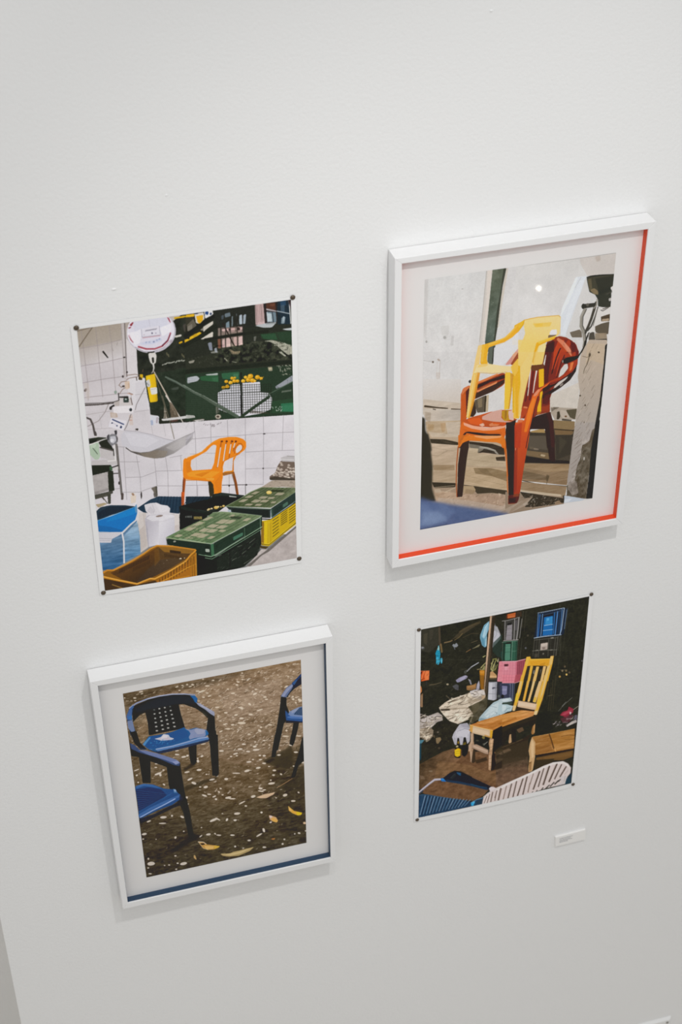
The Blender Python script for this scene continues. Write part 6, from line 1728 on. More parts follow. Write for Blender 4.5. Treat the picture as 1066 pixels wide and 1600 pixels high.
P e2a42a|286,449 9,-35 30,-3 56,-10 46,-9 35,-28 38,-48 3,49 -30,29 -45,23 -41,7 -40,10 -7,24
P efb84a 0.7|305,416 71,-11 56,-18 34,-33 32,-33 -7,21 -44,47 -60,24 -71,16
P ecc98a|286,449 6,-32 18,0 2,37
P d5cfcb 0|325,401 7,-6 1,12
P 525a50|347,439 31,-3 -2,28 -33,-5
P d2d2d4 0.9|383,434 61,-17 57,-46 6,115 -125,-21
P e6bf78|290,413 20,-2 -11,115 -29,51 -17,100 -10,155 -3,-7 12,-171 13,-78 12,-87
P e0a62a|310,411 36,0 -2,28 -5,60 7,29 -37,-3 -5,-9
P e8b84a 0.6|310,416 15,-3 -6,99 -10,4
P 5b6258|343,466 9,-26 23,-7 -3,105 -16,-5 -13,-17
P 33332e 0.9|370,432 8,-2 -4,103 -7,4
P d0d0d3 0.9|375,438 122,4 6,29 -49,53 -30,29 -49,-14
P c9857a 0.7|440,550 34,-45 32,-40 2,40 -32,45 -20,3
P 8a3a24 0.85|469,554 16,-30 22,-36 3,40 -17,34
P e7cb94|289,524 62,5 73,24 48,11 21,12 -25,18 -94,-7 -73,-19 -21,11 -10,-2
P d9b44e 0.5|299,523 52,6 -10,12 -52,0
S c99a3a .90 .90 .8|290,570 84,20 73,5 32,13
P e5b545|472,567 37,-45 21,368 -25,-7 -8,-198 2,-51 -20,-35
P dba01c 0.7|496,628 17,-32 16,288 -14,1
P e3b65a|270,572 20,-2 -6,95 -25,175 -19,-9 13,-154
P d98f28 0.9|291,572 15,3 -12,86 -17,101 -18,76 -8,1 24,-135
P eecb8a 0.7|273,578 7,1 -16,123 -14,125 -8,-1
P e8b83a|442,598 29,0 6,107 -5,116 -24,1 -3,-111
P c98f2c 0.95|471,603 19,12 -5,91 -8,116 -8,1 8,-112
P b8901e 0.9|435,826 37,-2 0,44 12,23 -32,0 -15,-30
P 8a5a1e 0.6|451,829 13,-4 0,53 -10,4
'''
ART[3] = '''
G 8c7357 3d3524 1 489,12 458,1495|-35,-73 1054,27 5,1573 -1041,-10
G 3a3222 3a3222 0.25 -129,-3706 -127,-3703|-37,-51 278,29 -186,306 -31,552 16,700 -98,-3
P 8f7862 0.5|238,19 761,1 4,621 -293,128 -366,-206
P 9a8470 0.5|519,114 366,-3 -7,242 -300,21
B 12
P 3a3021 0.55|-7,4 496,-2 253,7 -256,49 -286,-6 -184,76
P 332c1e 0.5|826,748 157,-61 20,833 -156,-220 -108,-309
P 352d1f 0.5|-8,987 316,95 55,354 -360,70
P 6e573d 0.35|344,563 484,134 -11,316 -389,-5
B 0
N 16 26 10 3|-35,-73 1054,27 5,1573 -1041,-10
N 9 8 5 4|-35,-73 1054,27 5,1573 -1041,-10
N 8 90 60 5|-35,-73 1054,27 5,1573 -1041,-10
R 190 6 1.00 2.40 3.00 13.00 -12 25 0.5 4a3a28 3f3122 5a4731|27,13 972,7 4,621 -663,-28 -329,-41
R 640 7 0.90 2.00 1.40 5.00 -10 35 0.75 c9b9a6 b8a48e d5c9ba a8927a c2b3a2|380,31 619,-11 8,622 -368,2 -179,-151
R 230 8 0.90 2.00 1.50 5.00 -10 35 0.6 c4b39d a9937a d0c2af|10,8 478,13 -38,623 -471,74
R 150 9 0.90 2.20 1.50 6.00 -10 40 0.7 c5b6a6 d6ccc2 9c876d b9a794|347,513 657,76 2,425 -232,96 -414,-229
R 150 10 0.80 1.70 1.20 3.50 -10 60 0.5 8f7c62 a8967c 6f5d45 c0b3a2|15,728 1003,127 -6,639 -1008,1
R 120 12 0.80 1.60 1.20 3.00 0 90 0.6 5f4d33 2b2519 6b5a3e 251f15|29,577 993,69 -10,848 -1008,1
B 4
P 352e20 0.75|752,724 142,-56 39,-40 0,184 -44,18 -75,-44 -52,-44
P 302a1d 0.55|925,915 74,-84 1,205 -117,-18 -31,-55
P 2f281b 0.85|283,659 50,-29 30,15 -71,39
P 322b1e 0.7|284,799 182,-22 10,18 -163,42 -32,6
P 2f281b 0|191,772 93,27 -4,59 -81,-54
P 4f402c 0.3|7,489 41,4 -3,208 -42,3
P 241e14 0.7|297,1208 85,42 -90,28 -125,65 -20,-23 104,-78
P 4a3a28 0.2|330,483 40,11 1,76 -41,-11
B 0
P 2a241a 0.6|762,735 49,-16 16,19 -44,17
P c6b9a6 0.92|111,12 -4,4 -9,1 -9,-2 -4,-4 4,-4 9,-1 9,2;110,26 -2,3 -5,2 -6,-1 -2,-3 2,-3 5,-1 6,0;71,51 -3,3 -7,0 -6,-3 -3,-5 3,-3 7,0 6,4;69,69 -2,3 -5,1 -6,-2 -2,-2 2,-3 5,-1 6,1;306,25 -2,4 -7,2 -7,-1 -4,-3 3,-4 7,-2 7,1;334,25 -2,3 -5,0 -5,-3 -1,-3 2,-3 5,0 5,2;361,25 -2,4 -5,0 -5,-3 -2,-4 3,-4 5,0 4,3;393,36 -4,4 -6,-1 -6,-5 -1,-7 3,-3 7,1 5,5;380,41 -2,3 -7,2 -7,0 -3,-3 2,-4 7,-2 7,1;317,57 -3,3 -5,0 -6,-3 -2,-4 3,-2 5,0 6,3;420,90 -4,3 -8,-1 -9,-3 -3,-6 4,-3 8,1 9,3;450,91 -3,6 -11,3 -10,-1 -5,-5 3,-5 11,-3 10,1;430,98 -3,5 -6,1 -6,-4 -1,-6 2,-5 6,-1 6,4;478,64 -3,4 -10,0 -9,-3 -4,-5 4,-3 9,-1 9,3;468,116 -3,3 -6,-1 -5,-2 -3,-4 3,-3 6,0 5,3;481,137 -2,5 -7,3 -8,0 -4,-4 2,-5 7,-3 8,0;446,142 -3,4 -6,0 -5,-3 -3,-5 3,-4 6,0 5,3;507,31 -2,3 -5,1 -5,-3 -2,-5 3,-3 5,-1 4,3;11,34 -1,3 -4,1 -3,-2 -1,-4 2,-3 3,0 3,2;449,8 -1,2 -5,1 -4,-3 -1,-3 2,-3 4,-1 4,3
P cdbfac 0.92|647,79 -2,3 -7,0 -6,-3 -3,-5 3,-4 7,0 6,4;639,101 -4,3 -7,-1 -5,-5 -2,-6 3,-3 7,1 6,5;584,116 -2,4 -5,0 -4,-3 -2,-4 2,-3 5,-1 4,3;616,155 -4,4 -8,0 -9,-3 -4,-4 4,-4 9,-1 8,3;668,65 -2,3 -4,0 -4,-2 -2,-4 2,-3 4,0 4,2;743,159 -2,4 -6,0 -6,-3 -2,-5 2,-4 6,0 6,3;742,185 -3,6 -8,6 -10,1 -6,-4 3,-7 8,-5 10,-1;795,232 -3,4 -8,0 -8,-4 -3,-6 3,-4 8,0 8,4;802,251 -4,3 -7,0 -7,-4 -3,-5 3,-3 7,0 8,3;656,288 -6,3 -8,-5 -5,-9 0,-9 6,-3 8,5 5,9;641,272 -2,4 -5,0 -5,-3 -2,-4 2,-4 5,0 5,3;566,293 -3,4 -8,0 -8,-4 -3,-6 3,-4 8,0 8,4;623,323 -3,5 -7,2 -9,-2 -3,-6 3,-5 7,-2 9,2;655,360 -4,5 -9,0 -8,-4 -4,-7 4,-5 9,0 9,4;702,272 -6,0 -6,-6 -4,-9 1,-7 5,-1 6,6 4,10;574,421 -4,4 -9,-1 -10,-4 -3,-6 4,-4 9,1 10,4;599,393 -3,6 -7,2 -7,-3 -4,-5 3,-6 7,-2 7,3;552,380 -3,3 -7,1 -6,-4 -3,-5 3,-4 7,0 6,4;529,422 -2,6 -7,4 -8,1 -4,-3 2,-6 7,-4 8,-1;818,456 -4,3 -10,-2 -9,-6 -4,-6 5,-2 9,1 10,6;689,494 -3,4 -8,0 -7,-4 -3,-5 3,-4 8,0 7,4;666,400 -8,5 -18,-2 -17,-8 -7,-9 8,-5 17,2 18,8;752,491 -6,2 -8,-5 -5,-10 0,-8 5,-2 8,5 6,9;759,458 -2,5 -6,0 -5,-3 -2,-6 2,-4 6,-1 5,4;522,240 -4,3 -9,0 -10,-4 -3,-6 4,-3 9,1 9,4;721,600 -4,4 -9,-1 -9,-4 -3,-6 3,-3 10,0 8,4;657,565 -3,3 -8,-1 -8,-4 -4,-5 4,-3 8,1 8,4;775,568 -3,3 -7,0 -6,-4 -3,-4 3,-4 7,1 7,3;916,571 -7,3 -15,-3 -15,-6 -6,-5 6,-3 15,3 15,6;990,590 -5,3 -11,-2 -10,-4 -4,-5 4,-3 11,1 10,5;956,290 -3,6 -6,0 -6,-4 -2,-6 3,-5 6,-1 6,4;1000,315 -6,4 -10,-4 -8,-10 -2,-9 6,-4 10,4 8,9;953,269 -2,3 -6,0 -5,-3 -2,-4 2,-3 6,-1 5,3;969,325 -3,2 -5,-2 -4,-5 -1,-5 3,-3 5,2 5,6;908,523 -2,6 -5,1 -6,-4 -1,-7 2,-5 5,-1 5,4;962,80 -2,3 -4,0 -5,-2 -1,-4 2,-3 4,0 4,2;671,18 -2,2 -5,1 -5,-3 -2,-4 2,-3 6,0 4,3;920,178 -2,5 -8,4 -8,1 -5,-2 2,-5 8,-5 9,-1;930,109 -2,3 -4,0 -5,-2 -1,-4 2,-3 4,0 4,2;516,311 -2,3 -4,1 -5,-3 -1,-4 2,-4 4,0 4,3;769,318 -5,5 -14,3 -15,0 -6,-4 5,-5 14,-3 15,0;708,344 -4,5 -9,0 -8,-5 -4,-6 4,-5 9,0 9,4;802,611 -2,4 -4,0 -5,-2 -1,-5 2,-4 4,0 5,3;876,297 -2,4 -3,1 -4,-3 -1,-4 1,-4 4,0 4,2
P cfc3b5 0.92|527,584 -4,4 -11,-1 -10,-5 -4,-6 5,-4 10,1 10,4;636,597 -4,5 -11,1 -11,-4 -5,-7 4,-4 12,-1 11,4;680,630 -4,4 -9,-1 -9,-4 -4,-6 4,-4 9,1 9,4;654,564 -4,4 -8,0 -8,-5 -3,-5 4,-4 8,1 8,4;719,599 -3,6 -7,2 -8,-3 -3,-6 3,-5 7,-2 7,2;736,630 -6,5 -15,0 -15,-5 -6,-7 6,-5 15,0 15,5;608,623 -4,5 -10,3 -12,-1 -5,-5 4,-5 11,-2 11,0;608,645 -3,3 -6,0 -5,-3 -2,-4 2,-3 6,0 5,3;573,642 -3,3 -5,0 -5,-3 -2,-4 2,-4 6,0 5,3;685,714 -5,5 -11,0 -12,-4 -4,-6 4,-4 11,-1 12,4;745,680 -3,4 -6,0 -6,-3 -2,-6 2,-4 6,0 6,4;772,690 -4,5 -7,0 -8,-4 -3,-6 4,-5 7,-1 8,5;750,715 -3,3 -9,0 -8,-4 -3,-5 3,-3 9,0 8,4;771,754 -4,3 -9,-2 -9,-5 -3,-6 4,-4 9,2 9,6;862,707 -3,5 -9,1 -9,-4 -4,-6 3,-4 9,-1 10,4;967,715 -5,4 -10,-1 -9,-5 -4,-6 4,-4 10,1 10,5;738,776 -4,6 -11,2 -11,-3 -6,-6 5,-6 11,-3 11,4;672,779 -4,8 -12,4 -13,-2 -6,-7 4,-7 12,-4 13,2;615,790 -7,1 -18,-3 -18,-7 -8,-6 8,-1 18,3 18,7;830,827 -3,4 -9,0 -8,-5 -4,-6 4,-4 9,0 8,4;865,872 -4,3 -5,-3 -5,-5 0,-7 3,-3 6,3 4,5;821,863 -3,4 -7,0 -6,-4 -3,-5 3,-4 7,0 7,4;540,816 -4,6 -9,0 -9,-5 -3,-8 4,-6 9,0 9,5;819,928 -6,6 -15,2 -16,-5 -6,-7 5,-7 16,-1 15,4;742,955 -5,5 -10,-2 -8,-8 -3,-8 5,-5 9,2 9,8;750,982 -7,1 -13,-5 -14,-9 -4,-7 6,-1 14,5 13,9;763,968 -3,4 -9,2 -10,-3 -4,-4 4,-4 9,-2 9,3;698,1002 -4,8 -10,4 -11,-2 -5,-8 3,-8 10,-5 11,3;551,970 -5,6 -14,3 -14,-4 -6,-7 5,-7 14,-2 14,3;577,991 -7,2 -15,-2 -15,-6 -6,-7 6,-2 15,3 16,6;892,1047 -3,9 -10,4 -11,-2 -6,-9 3,-9 10,-4 11,2;941,1116 -5,4 -11,-1 -11,-5 -4,-7 4,-4 11,1 11,5;599,1121 -6,7 -15,1 -14,-6 -6,-9 6,-6 14,-1 15,6;520,1158 -5,6 -5,-1 -1,-6 3,-9 5,-6 5,0 1,7;574,1173 -3,4 -8,0 -7,-4 -3,-7 3,-4 8,0 8,4;735,1154 -3,5 -5,1 -5,-4 -2,-7 2,-5 6,-1 5,4;643,1072 -3,4 -6,0 -6,-4 -3,-5 3,-4 6,-1 6,4;634,1025 -5,7 -15,8 -15,5 -8,-1 5,-7 15,-8 16,-5;967,1056 -4,2 -5,-4 -4,-6 0,-6 4,-2 5,4 4,7;507,939 -3,3 -5,0 -5,-3 -2,-5 2,-3 5,0 6,3;485,914 -4,1 -5,-3 -3,-7 0,-6 4,-1 5,3 4,6;474,1146 -4,0 -7,-7 -6,-8 -1,-6 4,0 7,6 6,9;742,1304 1,13 -4,6 -7,-4 -4,-12 -1,-12 4,-7 7,4;943,822 -2,4 -5,1 -5,-4 -2,-4 3,-4 4,0 5,3;1001,807 -3,6 -7,1 -7,-5 -3,-7 4,-6 7,0 6,4;932,652 -3,3 -8,-3 -7,-5 -3,-6 4,-2 8,2 7,6;719,563 -2,3 -4,0 -5,-3 -2,-4 2,-3 5,0 4,3;773,568 -2,3 -5,0 -5,-3 -3,-4 3,-3 5,0 5,3;1002,1328 -3,3 -7,-1 -6,-5 -2,-7 4,-4 6,1 6,6;799,900 -2,5 -3,1 -4,-4 -2,-5 2,-5 4,-1 4,3;498,883 -3,4 -5,0 -5,-3 -2,-5 2,-4 6,0 5,3;700,701 -2,3 -5,1 -4,-3 -2,-4 2,-3 5,-1 4,3;795,785 -3,2 -5,0 -5,-3 -2,-4 2,-2 5,0 6,3;863,671 -2,3 -5,0 -4,-3 -2,-4 2,-3 4,0 5,3;828,1057 -2,2 -5,0 -4,-2 -2,-4 2,-3 4,0 5,3
P d0c5b9 0.92|271,543 -4,3 -9,-1 -9,-4 -4,-6 4,-3 10,1 9,4;311,568 -5,5 -10,2 -11,-3 -5,-5 4,-6 11,-2 11,3;273,509 -4,3 -8,1 -9,-1 -4,-4 4,-3 8,0 9,1;324,566 -3,5 -5,1 -5,-4 -2,-6 3,-6 5,-1 5,4;321,693 -4,4 -12,2 -12,-2 -5,-5 5,-5 11,-1 12,2;334,748 -4,7 -11,7 -12,2 -6,-4 3,-8 11,-6 13,-2;352,804 -7,3 -11,-6 -9,-11 -2,-9 7,-3 11,5 9,11;390,697 -4,6 -11,1 -11,-5 -5,-7 5,-6 11,-1 11,5;407,587 -1,6 -6,5 -6,0 -4,-5 1,-6 6,-5 6,0;421,744 -2,4 -4,0 -5,-2 -1,-5 2,-4 5,0 4,3;462,793 -5,5 -12,2 -13,-2 -6,-5 5,-5 12,-2 13,2;417,842 -3,8 -9,4 -10,-3 -5,-7 3,-7 9,-4 10,2;380,836 -3,3 -5,0 -6,-3 -2,-5 3,-3 5,0 6,3;407,923 -6,1 -12,-6 -10,-11 -3,-8 6,-1 11,6 11,11;433,914 -3,2 -10,-1 -8,-4 -4,-5 4,-2 9,1 9,4;461,933 -3,5 -8,4 -9,0 -4,-4 2,-5 9,-4 9,0;466,963 -3,6 -5,1 -5,-4 -2,-7 2,-6 6,-1 5,4;379,624 -3,10 -4,3 -4,-6 -2,-10 3,-10 5,-3 4,6;378,602 -2,4 -3,1 -4,-2 -1,-5 2,-5 3,0 4,2;483,775 -3,4 -6,0 -6,-3 -2,-6 3,-5 6,0 6,4;161,654 -5,7 -15,6 -16,1 -7,-5 5,-7 15,-6 16,-1;159,675 -3,7 -6,2 -4,-4 -2,-9 3,-8 5,-1 5,4;139,608 -3,3 -6,0 -5,-3 -2,-5 2,-3 6,0 6,3;37,592 -4,4 -12,4 -12,2 -5,-2 4,-4 12,-4 12,-2;26,634 -1,6 -4,4 -5,1 -3,-4 0,-6 4,-4 5,0;172,762 -4,2 -5,-4 -4,-8 0,-6 4,-1 6,4 4,7;145,581 -3,2 -7,0 -6,-3 -2,-5 3,-2 6,0 6,3;180,641 -3,3 -5,1 -5,-4 -2,-4 3,-4 5,0 5,3;27,697 -2,4 -4,1 -3,-3 -1,-5 2,-4 3,-1 4,3;460,1125 -6,8 -18,8 -19,2 -8,-4 6,-8 18,-7 18,-3;295,900 -3,6 -4,2 -4,-4 -2,-8 3,-7 4,-2 5,5;428,497 -5,3 -10,1 -11,-1 -5,-4 4,-2 11,-1 11,1
P cbc0b5 0.92|161,1024 -6,6 -15,0 -14,-6 -5,-9 6,-6 14,0 14,6;68,1024 -3,6 -9,4 -10,1 -5,-4 3,-5 9,-4 10,-1;155,1074 -7,2 -17,-2 -16,-6 -7,-6 7,-2 17,2 16,6;198,1023 -3,7 -4,1 -5,-4 -1,-7 3,-7 4,-1 4,4;261,1060 -6,2 -9,-6 -6,-10 -1,-8 5,-2 9,5 7,10;35,1127 -4,6 -11,3 -12,-4 -4,-7 4,-7 11,-2 11,3;15,1167 -2,4 -5,1 -4,-4 -1,-5 2,-3 4,-1 5,3;203,1217 -5,5 -5,-2 -3,-8 2,-9 5,-4 6,2 2,7;256,1174 -2,4 -4,0 -4,-3 -1,-4 2,-4 4,-1 4,3;411,1244 -4,7 -11,1 -10,-4 -5,-7 4,-6 11,-2 11,4;474,1275 -5,2 -12,-3 -11,-7 -4,-6 5,-2 12,3 11,7;442,1258 -3,0 -5,-5 -3,-7 1,-5 3,0 5,5 3,7;557,1298 -5,3 -10,-1 -10,-5 -4,-5 5,-4 10,2 10,5;452,1120 -5,7 -15,8 -15,3 -8,-3 5,-7 15,-7 15,-3;465,1137 -4,0 -8,-7 -6,-10 -1,-6 4,0 8,6 6,10;520,1158 -6,5 -5,-1 -2,-8 2,-9 5,-6 6,2 2,7;61,1393 -7,11 -17,2 -17,-8 -6,-14 7,-11 17,-2 16,8;253,1449 -6,10 -15,4 -17,-5 -7,-9 6,-10 16,-4 16,4;203,1437 -2,4 -6,0 -5,-4 -2,-5 3,-4 5,0 5,4;194,1369 -2,4 -6,1 -5,-4 -2,-6 3,-4 5,-1 6,4;30,1343 -2,7 -4,2 -3,-4 -1,-8 2,-7 4,-1 3,4;35,1477 -3,3 -8,-1 -7,-4 -3,-5 3,-3 8,1 7,4;23,1422 -2,4 -4,0 -5,-3 -1,-5 2,-4 5,-1 4,4;359,1236 -1,6 -6,7 -8,4 -4,-1 1,-6 6,-7 8,-4;363,1174 -2,3 -3,0 -4,-2 -1,-4 2,-4 3,0 4,2;190,1486 -2,3 -5,1 -4,-3 -2,-6 2,-3 5,-1 5,3;88,1191 -2,3 -3,1 -2,-3 -1,-3 1,-3 3,-1 3,3;150,1435 -2,4 -5,0 -5,-3 -1,-5 2,-3 5,0 4,3;121,1431 -1,3 -4,0 -4,-2 -1,-4 2,-3 3,0 4,2;496,1093 -2,3 -4,0 -4,-3 -1,-3 2,-3 3,0 4,2;297,954 -1,3 -3,0 -3,-2 -1,-4 1,-3 3,0 3,2
P cbc2b8 0.92|552,1297 -4,3 -9,-1 -9,-5 -4,-5 4,-4 10,1 9,5;726,1332 -5,8 -13,9 -15,5 -7,-2 4,-8 13,-9 15,-5;742,1310 2,13 -4,6 -6,-3 -5,-12 -1,-12 3,-7 6,3;653,1373 -3,5 -9,0 -8,-5 -3,-7 4,-4 8,0 8,5;746,1463 -4,4 -9,0 -9,-5 -3,-7 4,-5 9,1 8,5;735,1155 -3,6 -5,1 -5,-4 -2,-7 3,-5 5,-1 5,4;520,1158 -6,5 -4,0 -2,-7 3,-9 5,-6 5,1 1,7;575,1173 -4,5 -8,1 -7,-5 -3,-7 4,-5 7,0 8,4;964,1406 -4,3 -6,-1 -6,-6 -2,-6 3,-4 7,1 6,6;933,1400 -2,4 -4,1 -4,-3 -1,-5 2,-4 4,-1 4,3;868,1430 -2,4 -5,1 -5,-4 -2,-6 2,-4 5,-1 5,4;856,1467 -2,6 -5,1 -5,-4 -2,-7 2,-7 5,-1 5,4;559,1402 -3,5 -5,-2 -4,-6 0,-7 4,-4 5,1 4,6;1005,1396 -3,4 -4,0 -5,-3 -2,-6 2,-3 5,-1 5,3;609,1429 -2,3 -5,0 -4,-3 -2,-4 2,-3 5,0 4,3
P c2a384|701,1015 45,-11 71,1 -11,17 -45,18 -38,-10
S e0c8a8 .56 .56 .6|707,1018 55,1 50,-11
S 8b6a48 .98|830,970 44,-20 51,-29
S b89468 .56 .56 .7|841,967 67,-38
P cf9c3a|894,1144 8,14 27,40 50,30 -7,18 -22,-2 -33,-30 -22,-30
P e0b31c|940,1209 39,19 -8,18 -24,-6
P dcae78 0.8|894,1144 7,18 16,36 -16,-12
P c79a6a|772,1187 16,12 28,20 11,35 -10,13 -25,-19 -16,-21
P d8a04a|788,1215 27,20 11,19 -9,11 -25,-19
P cbb7b0|792,1208 -1,5 -3,3 -4,1 -4,-2 -4,-3 -3,-5 0,-5 1,-4 3,-3 4,-1 4,1 4,4 3,4
P c9bdb8|788,1252 0,4 -1,2 -3,2 -3,1 -4,-1 -2,-2 -2,-3 0,-3 2,-3 3,-2 3,0 3,0 3,2
P b88a44|330,1286 27,10 23,29 46,22 35,19 -9,9 -28,8 -39,-8 -26,-21
P caa13a|426,1347 35,19 -12,10 -25,3
P d9b36a 0.7|366,1333 59,22 -7,22 -43,-11
S d5c3ab 1.27 .70|331,1288 31,12 17,22
P 2b2419 0.9|340,1305 24,3 8,15 -20,1
S cdb694 .70 .70 .8|335,1295 21,55 29,23
P b4935f|298,1393 8,5 7,39 -7,-1 -11,-21
P a58a5e|460,1434 33,13 48,-7 -2,34 -42,-5 -27,-17
P a8905f|462,1433 33,7 79,0 51,-4 45,1 -30,28 -69,19 -61,-10 -38,-25
P c0aa78 0.8|483,1447 90,1 74,-6 -63,25 -62,0
S d0bd8f .56 .56 .7|467,1439 60,27 68,-7 69,-21
P 2a2318 0.7|496,1432 50,7 -29,8 -28,-7
P b8763a 0.9|779,1396 25,2 -4,12 -16,-2
P cfae8c|1000,1325 -1,4 -3,3 -3,1 -4,-1 -4,-3 -2,-5 -1,-4 1,-5 2,-2 4,-1 4,1 4,3 2,4
P 6a7a50 0.6|895,1105 8,6 -3,15
P 1f2526|878,243 31,14 -2,69 14,53 -18,66 -16,17 -22,108 -20,97 -35,-10 33,-171 22,-136
P 16191a 0.6|875,256 15,4 -9,207 -38,192 -22,-6 34,-193
P 1f2526|945,470 32,9 -6,41 -25,109 -11,26 -19,-20 10,-48
P 5f6c8f|875,249 11,-22 25,-38 37,-24 16,-3 -11,38 -22,29 -22,35
P 8d93ad 0.8|880,243 31,-47 42,-27 -11,25 -32,36 -17,27
P 1d3a66|943,163 22,-22 35,-38 -1,81 -36,18 -10,1
P 1c2730 0.9|964,162 37,-39 -1,61 -42,24 -27,27 -17,31 -5,-9 27,-41
P 36598f 0.8|946,164 21,-22 11,3 -20,36
P 2d4f86|898,359 23,41 10,10 69,28 0,43 -44,-8 -53,-25 -4,-47
P 6c80a8|921,379 54,-21 25,0 0,84 -64,-20 -21,-23
P 8a93ac 0.8|932,375 48,-16 -6,20 -37,18
P 2a3f5e|947,407 33,-41 20,-3 0,65
S 7d8fb0 .56 .56 .7|960,410 23,-40;971,413 20,-40;981,416 19,-41;992,419 16,-42
P 4f74b0 0.8|904,417 27,-4 69,30 -1,13 -69,-22
P 17202c 0.9|903,441 96,36 0,9 -102,-25
P 1f2526|831,535 37,10 -28,109 -12,62 -25,-3 8,-60;927,561 29,8 -12,55 -22,16 -5,-16
P 20201c|993,601 14,3 -4,190 -37,28 -24,90 -25,5 22,-88 30,-103
P 2f3a40 0.4|938,866 11,-34 6,9 -13,56
P 1c2527|330,483 44,-9 -7,105 -36,-10
P 1d2628|454,292 37,-18 -11,498 -32,-9 2,-290 -14,-74
P 1b2528|39,109 93,-30 96,-9 89,16 74,32 11,51 48,53 33,57 2,49 -32,19 1,-55 -16,-39 -49,-40 -67,-51 -25,-3 5,66 17,121 -205,1 1,-103 -6,-75 -31,10 -42,44
P 222f36 0.7|136,93 91,-10 89,13 69,34 7,50 -70,-25 -40,-4 -156,0 -66,10 -8,-29
P 24384f|4,167 19,-46 22,-14 0,23 -12,51 3,69 15,94 12,59 31,51 -35,-10 -21,-41 -27,-97 -6,-91
P 45639a 0.9|3,173 20,-49 18,-8 -7,52 -1,40 -27,-7
P 7583a8 0.85|5,208 28,0 7,85 -18,5 -17,-35
P 2c6cb0 0.7|13,176 21,-8 -3,33 -20,-5
P 1a2022|12,295 35,0 12,93 31,58 -39,-18 -22,-41
S 8790ad 2.25 1.69 .95|26,115 40,-26 66,-17 61,-4 75,5 69,17 54,20
S b3b4c3 .84 .84 .7|132,72 61,-6 75,6 59,13
P 3a5c94 0.9|23,121 27,-23 1,17 -19,19
P 1b5c98|363,108 28,7 13,27 -7,32 -10,-9 -8,-29
P 8b8fa6|392,166 20,12 48,54 32,35 -2,34 -23,-26 -28,-42 -33,-36
P a9a9ba 0.7|412,185 43,45 33,43 -29,-28 -38,-41
P 0f1618 0.7|397,181 42,62 17,50 -6,12 -28,-49 -33,-43
P 17558c|73,406 40,-52 81,8 52,-7 68,-17 14,25 52,-4 59,34 9,30 -22,22 -95,17 -94,10 -92,-4 -45,-19
P 0f4a84 0.6|118,355 128,3 52,-10 29,22 7,44 -74,22 -114,18 -60,-20
P 7b86a8|316,349 32,19 36,-5 45,24 13,13 -16,42 -57,-5 -31,6 -4,-22 12,-25 -9,-24
P 9a9db2 0.7|379,363 50,27 -7,26 -36,-2 -18,-34
P 20609c 0.9|432,391 14,21 2,18 -17,10
P b3b1be|141,382 37,-4 17,-20 29,15 4,19 24,17 -11,8 -61,-10
P c9c6cc 0.8|194,365 25,9 -7,21 -36,-3
P c4a0a8 0.7|192,389 30,8 -10,6
R 70 14 0.56 1.27 0.84 3.10 -10 60 0.7 5f9bd0 3c7fb8 8fb0d0 0e4478|104,400 47,-15 112,23 21,-15 -2,35 -63,11 -82,2
P 6a9acb 0.6|73,406 12,-14 33,-33 4,11 -28,35 -12,17
P 4e74a8|72,413 28,36 50,20 87,-1 94,-9 95,-15 22,15 -3,20 -106,14 -104,7 -73,1 -39,-25
S 93a2c4 1.83 1.83 .9|145,464 93,1 83,-9 68,-10 50,3
P 1c2c44 0.9|85,444 69,40 134,-5 160,-10 -4,17 -126,12 -115,7 -46,-2
P 24527f 0.8|125,455 24,18 -6,12 -24,-14
P 5d5f5e 0.9|165,164 -2,4 -4,1 -5,-2 -1,-5 2,-4 4,-1 4,3
P b3ada8 0.9|194,163 -2,4 -5,1 -4,-2 -1,-5 1,-4 5,-1 4,2;224,163 -2,4 -4,1 -4,-3 -2,-4 2,-4 4,-1 4,2
P 5d5f5e 0.9|254,162 -2,4 -4,2 -4,-3 -2,-4 2,-4 4,-2 4,3
P b3ada8 0.9|164,195 -2,4 -4,1 -4,-3 -2,-4 2,-4 4,-1 5,2;193,195 -1,4 -5,2 -4,-3 -2,-4 2,-4 5,-2 4,3;225,195 -2,4 -4,1 -4,-2 -2,-5 2,-4 4,-1 4,2;255,193 -1,4 -5,1 -4,-2 -2,-5 2,-4 4,-1 5,3;165,229 -2,4 -4,1 -4,-2 -2,-5 2,-4 4,-1 4,2;195,227 -1,4 -5,1 -4,-2 -2,-5 2,-4 5,-1 4,2;226,225 -1,4 -5,1 -4,-2 -2,-4 2,-5 5,-1 4,3;259,225 -2,4 -5,1 -4,-2 -2,-5 2,-4 5,-1 4,2;167,261 -3,4 -5,1 -5,-2 -2,-5 2,-4 5,-1 6,3;200,259 -2,4 -6,1 -5,-3 -2,-5 2,-4 6,-1 5,3;230,258 -2,4 -6,1 -5,-2 -2,-5 2,-4 6,-1 5,3;263,257 -2,4 -5,1 -6,-2 -2,-5 2,-4 6,-1 5,3;167,293 -2,4 -5,1 -6,-3 -2,-5 3,-4 5,-1 5,3;200,292 -2,4 -5,1 -6,-3 -2,-4 3,-5 5,-1 5,3;232,290 -3,4 -5,1 -5,-3 -2,-5 2,-4 5,-1 5,3;266,289 -2,4 -6,1 -5,-2 -2,-5 2,-4 5,-1 6,2;168,325 -2,4 -6,1 -5,-2 -2,-5 2,-4 6,-1 5,3;202,323 -2,4 -6,1 -5,-2 -2,-5 2,-4 5,-1 6,3;232,321 -2,4 -5,1 -6,-3 -2,-4 2,-4 6,-1 5,2;268,319 -2,5 -5,1 -6,-3 -2,-5 2,-4 6,-1 5,3
P 1b2022|326,498 48,-8 -10,141 -17,17 -17,-19
P 1b2224|446,467 45,-59 0,186 -11,180 -14,3 -10,-98 -5,-132
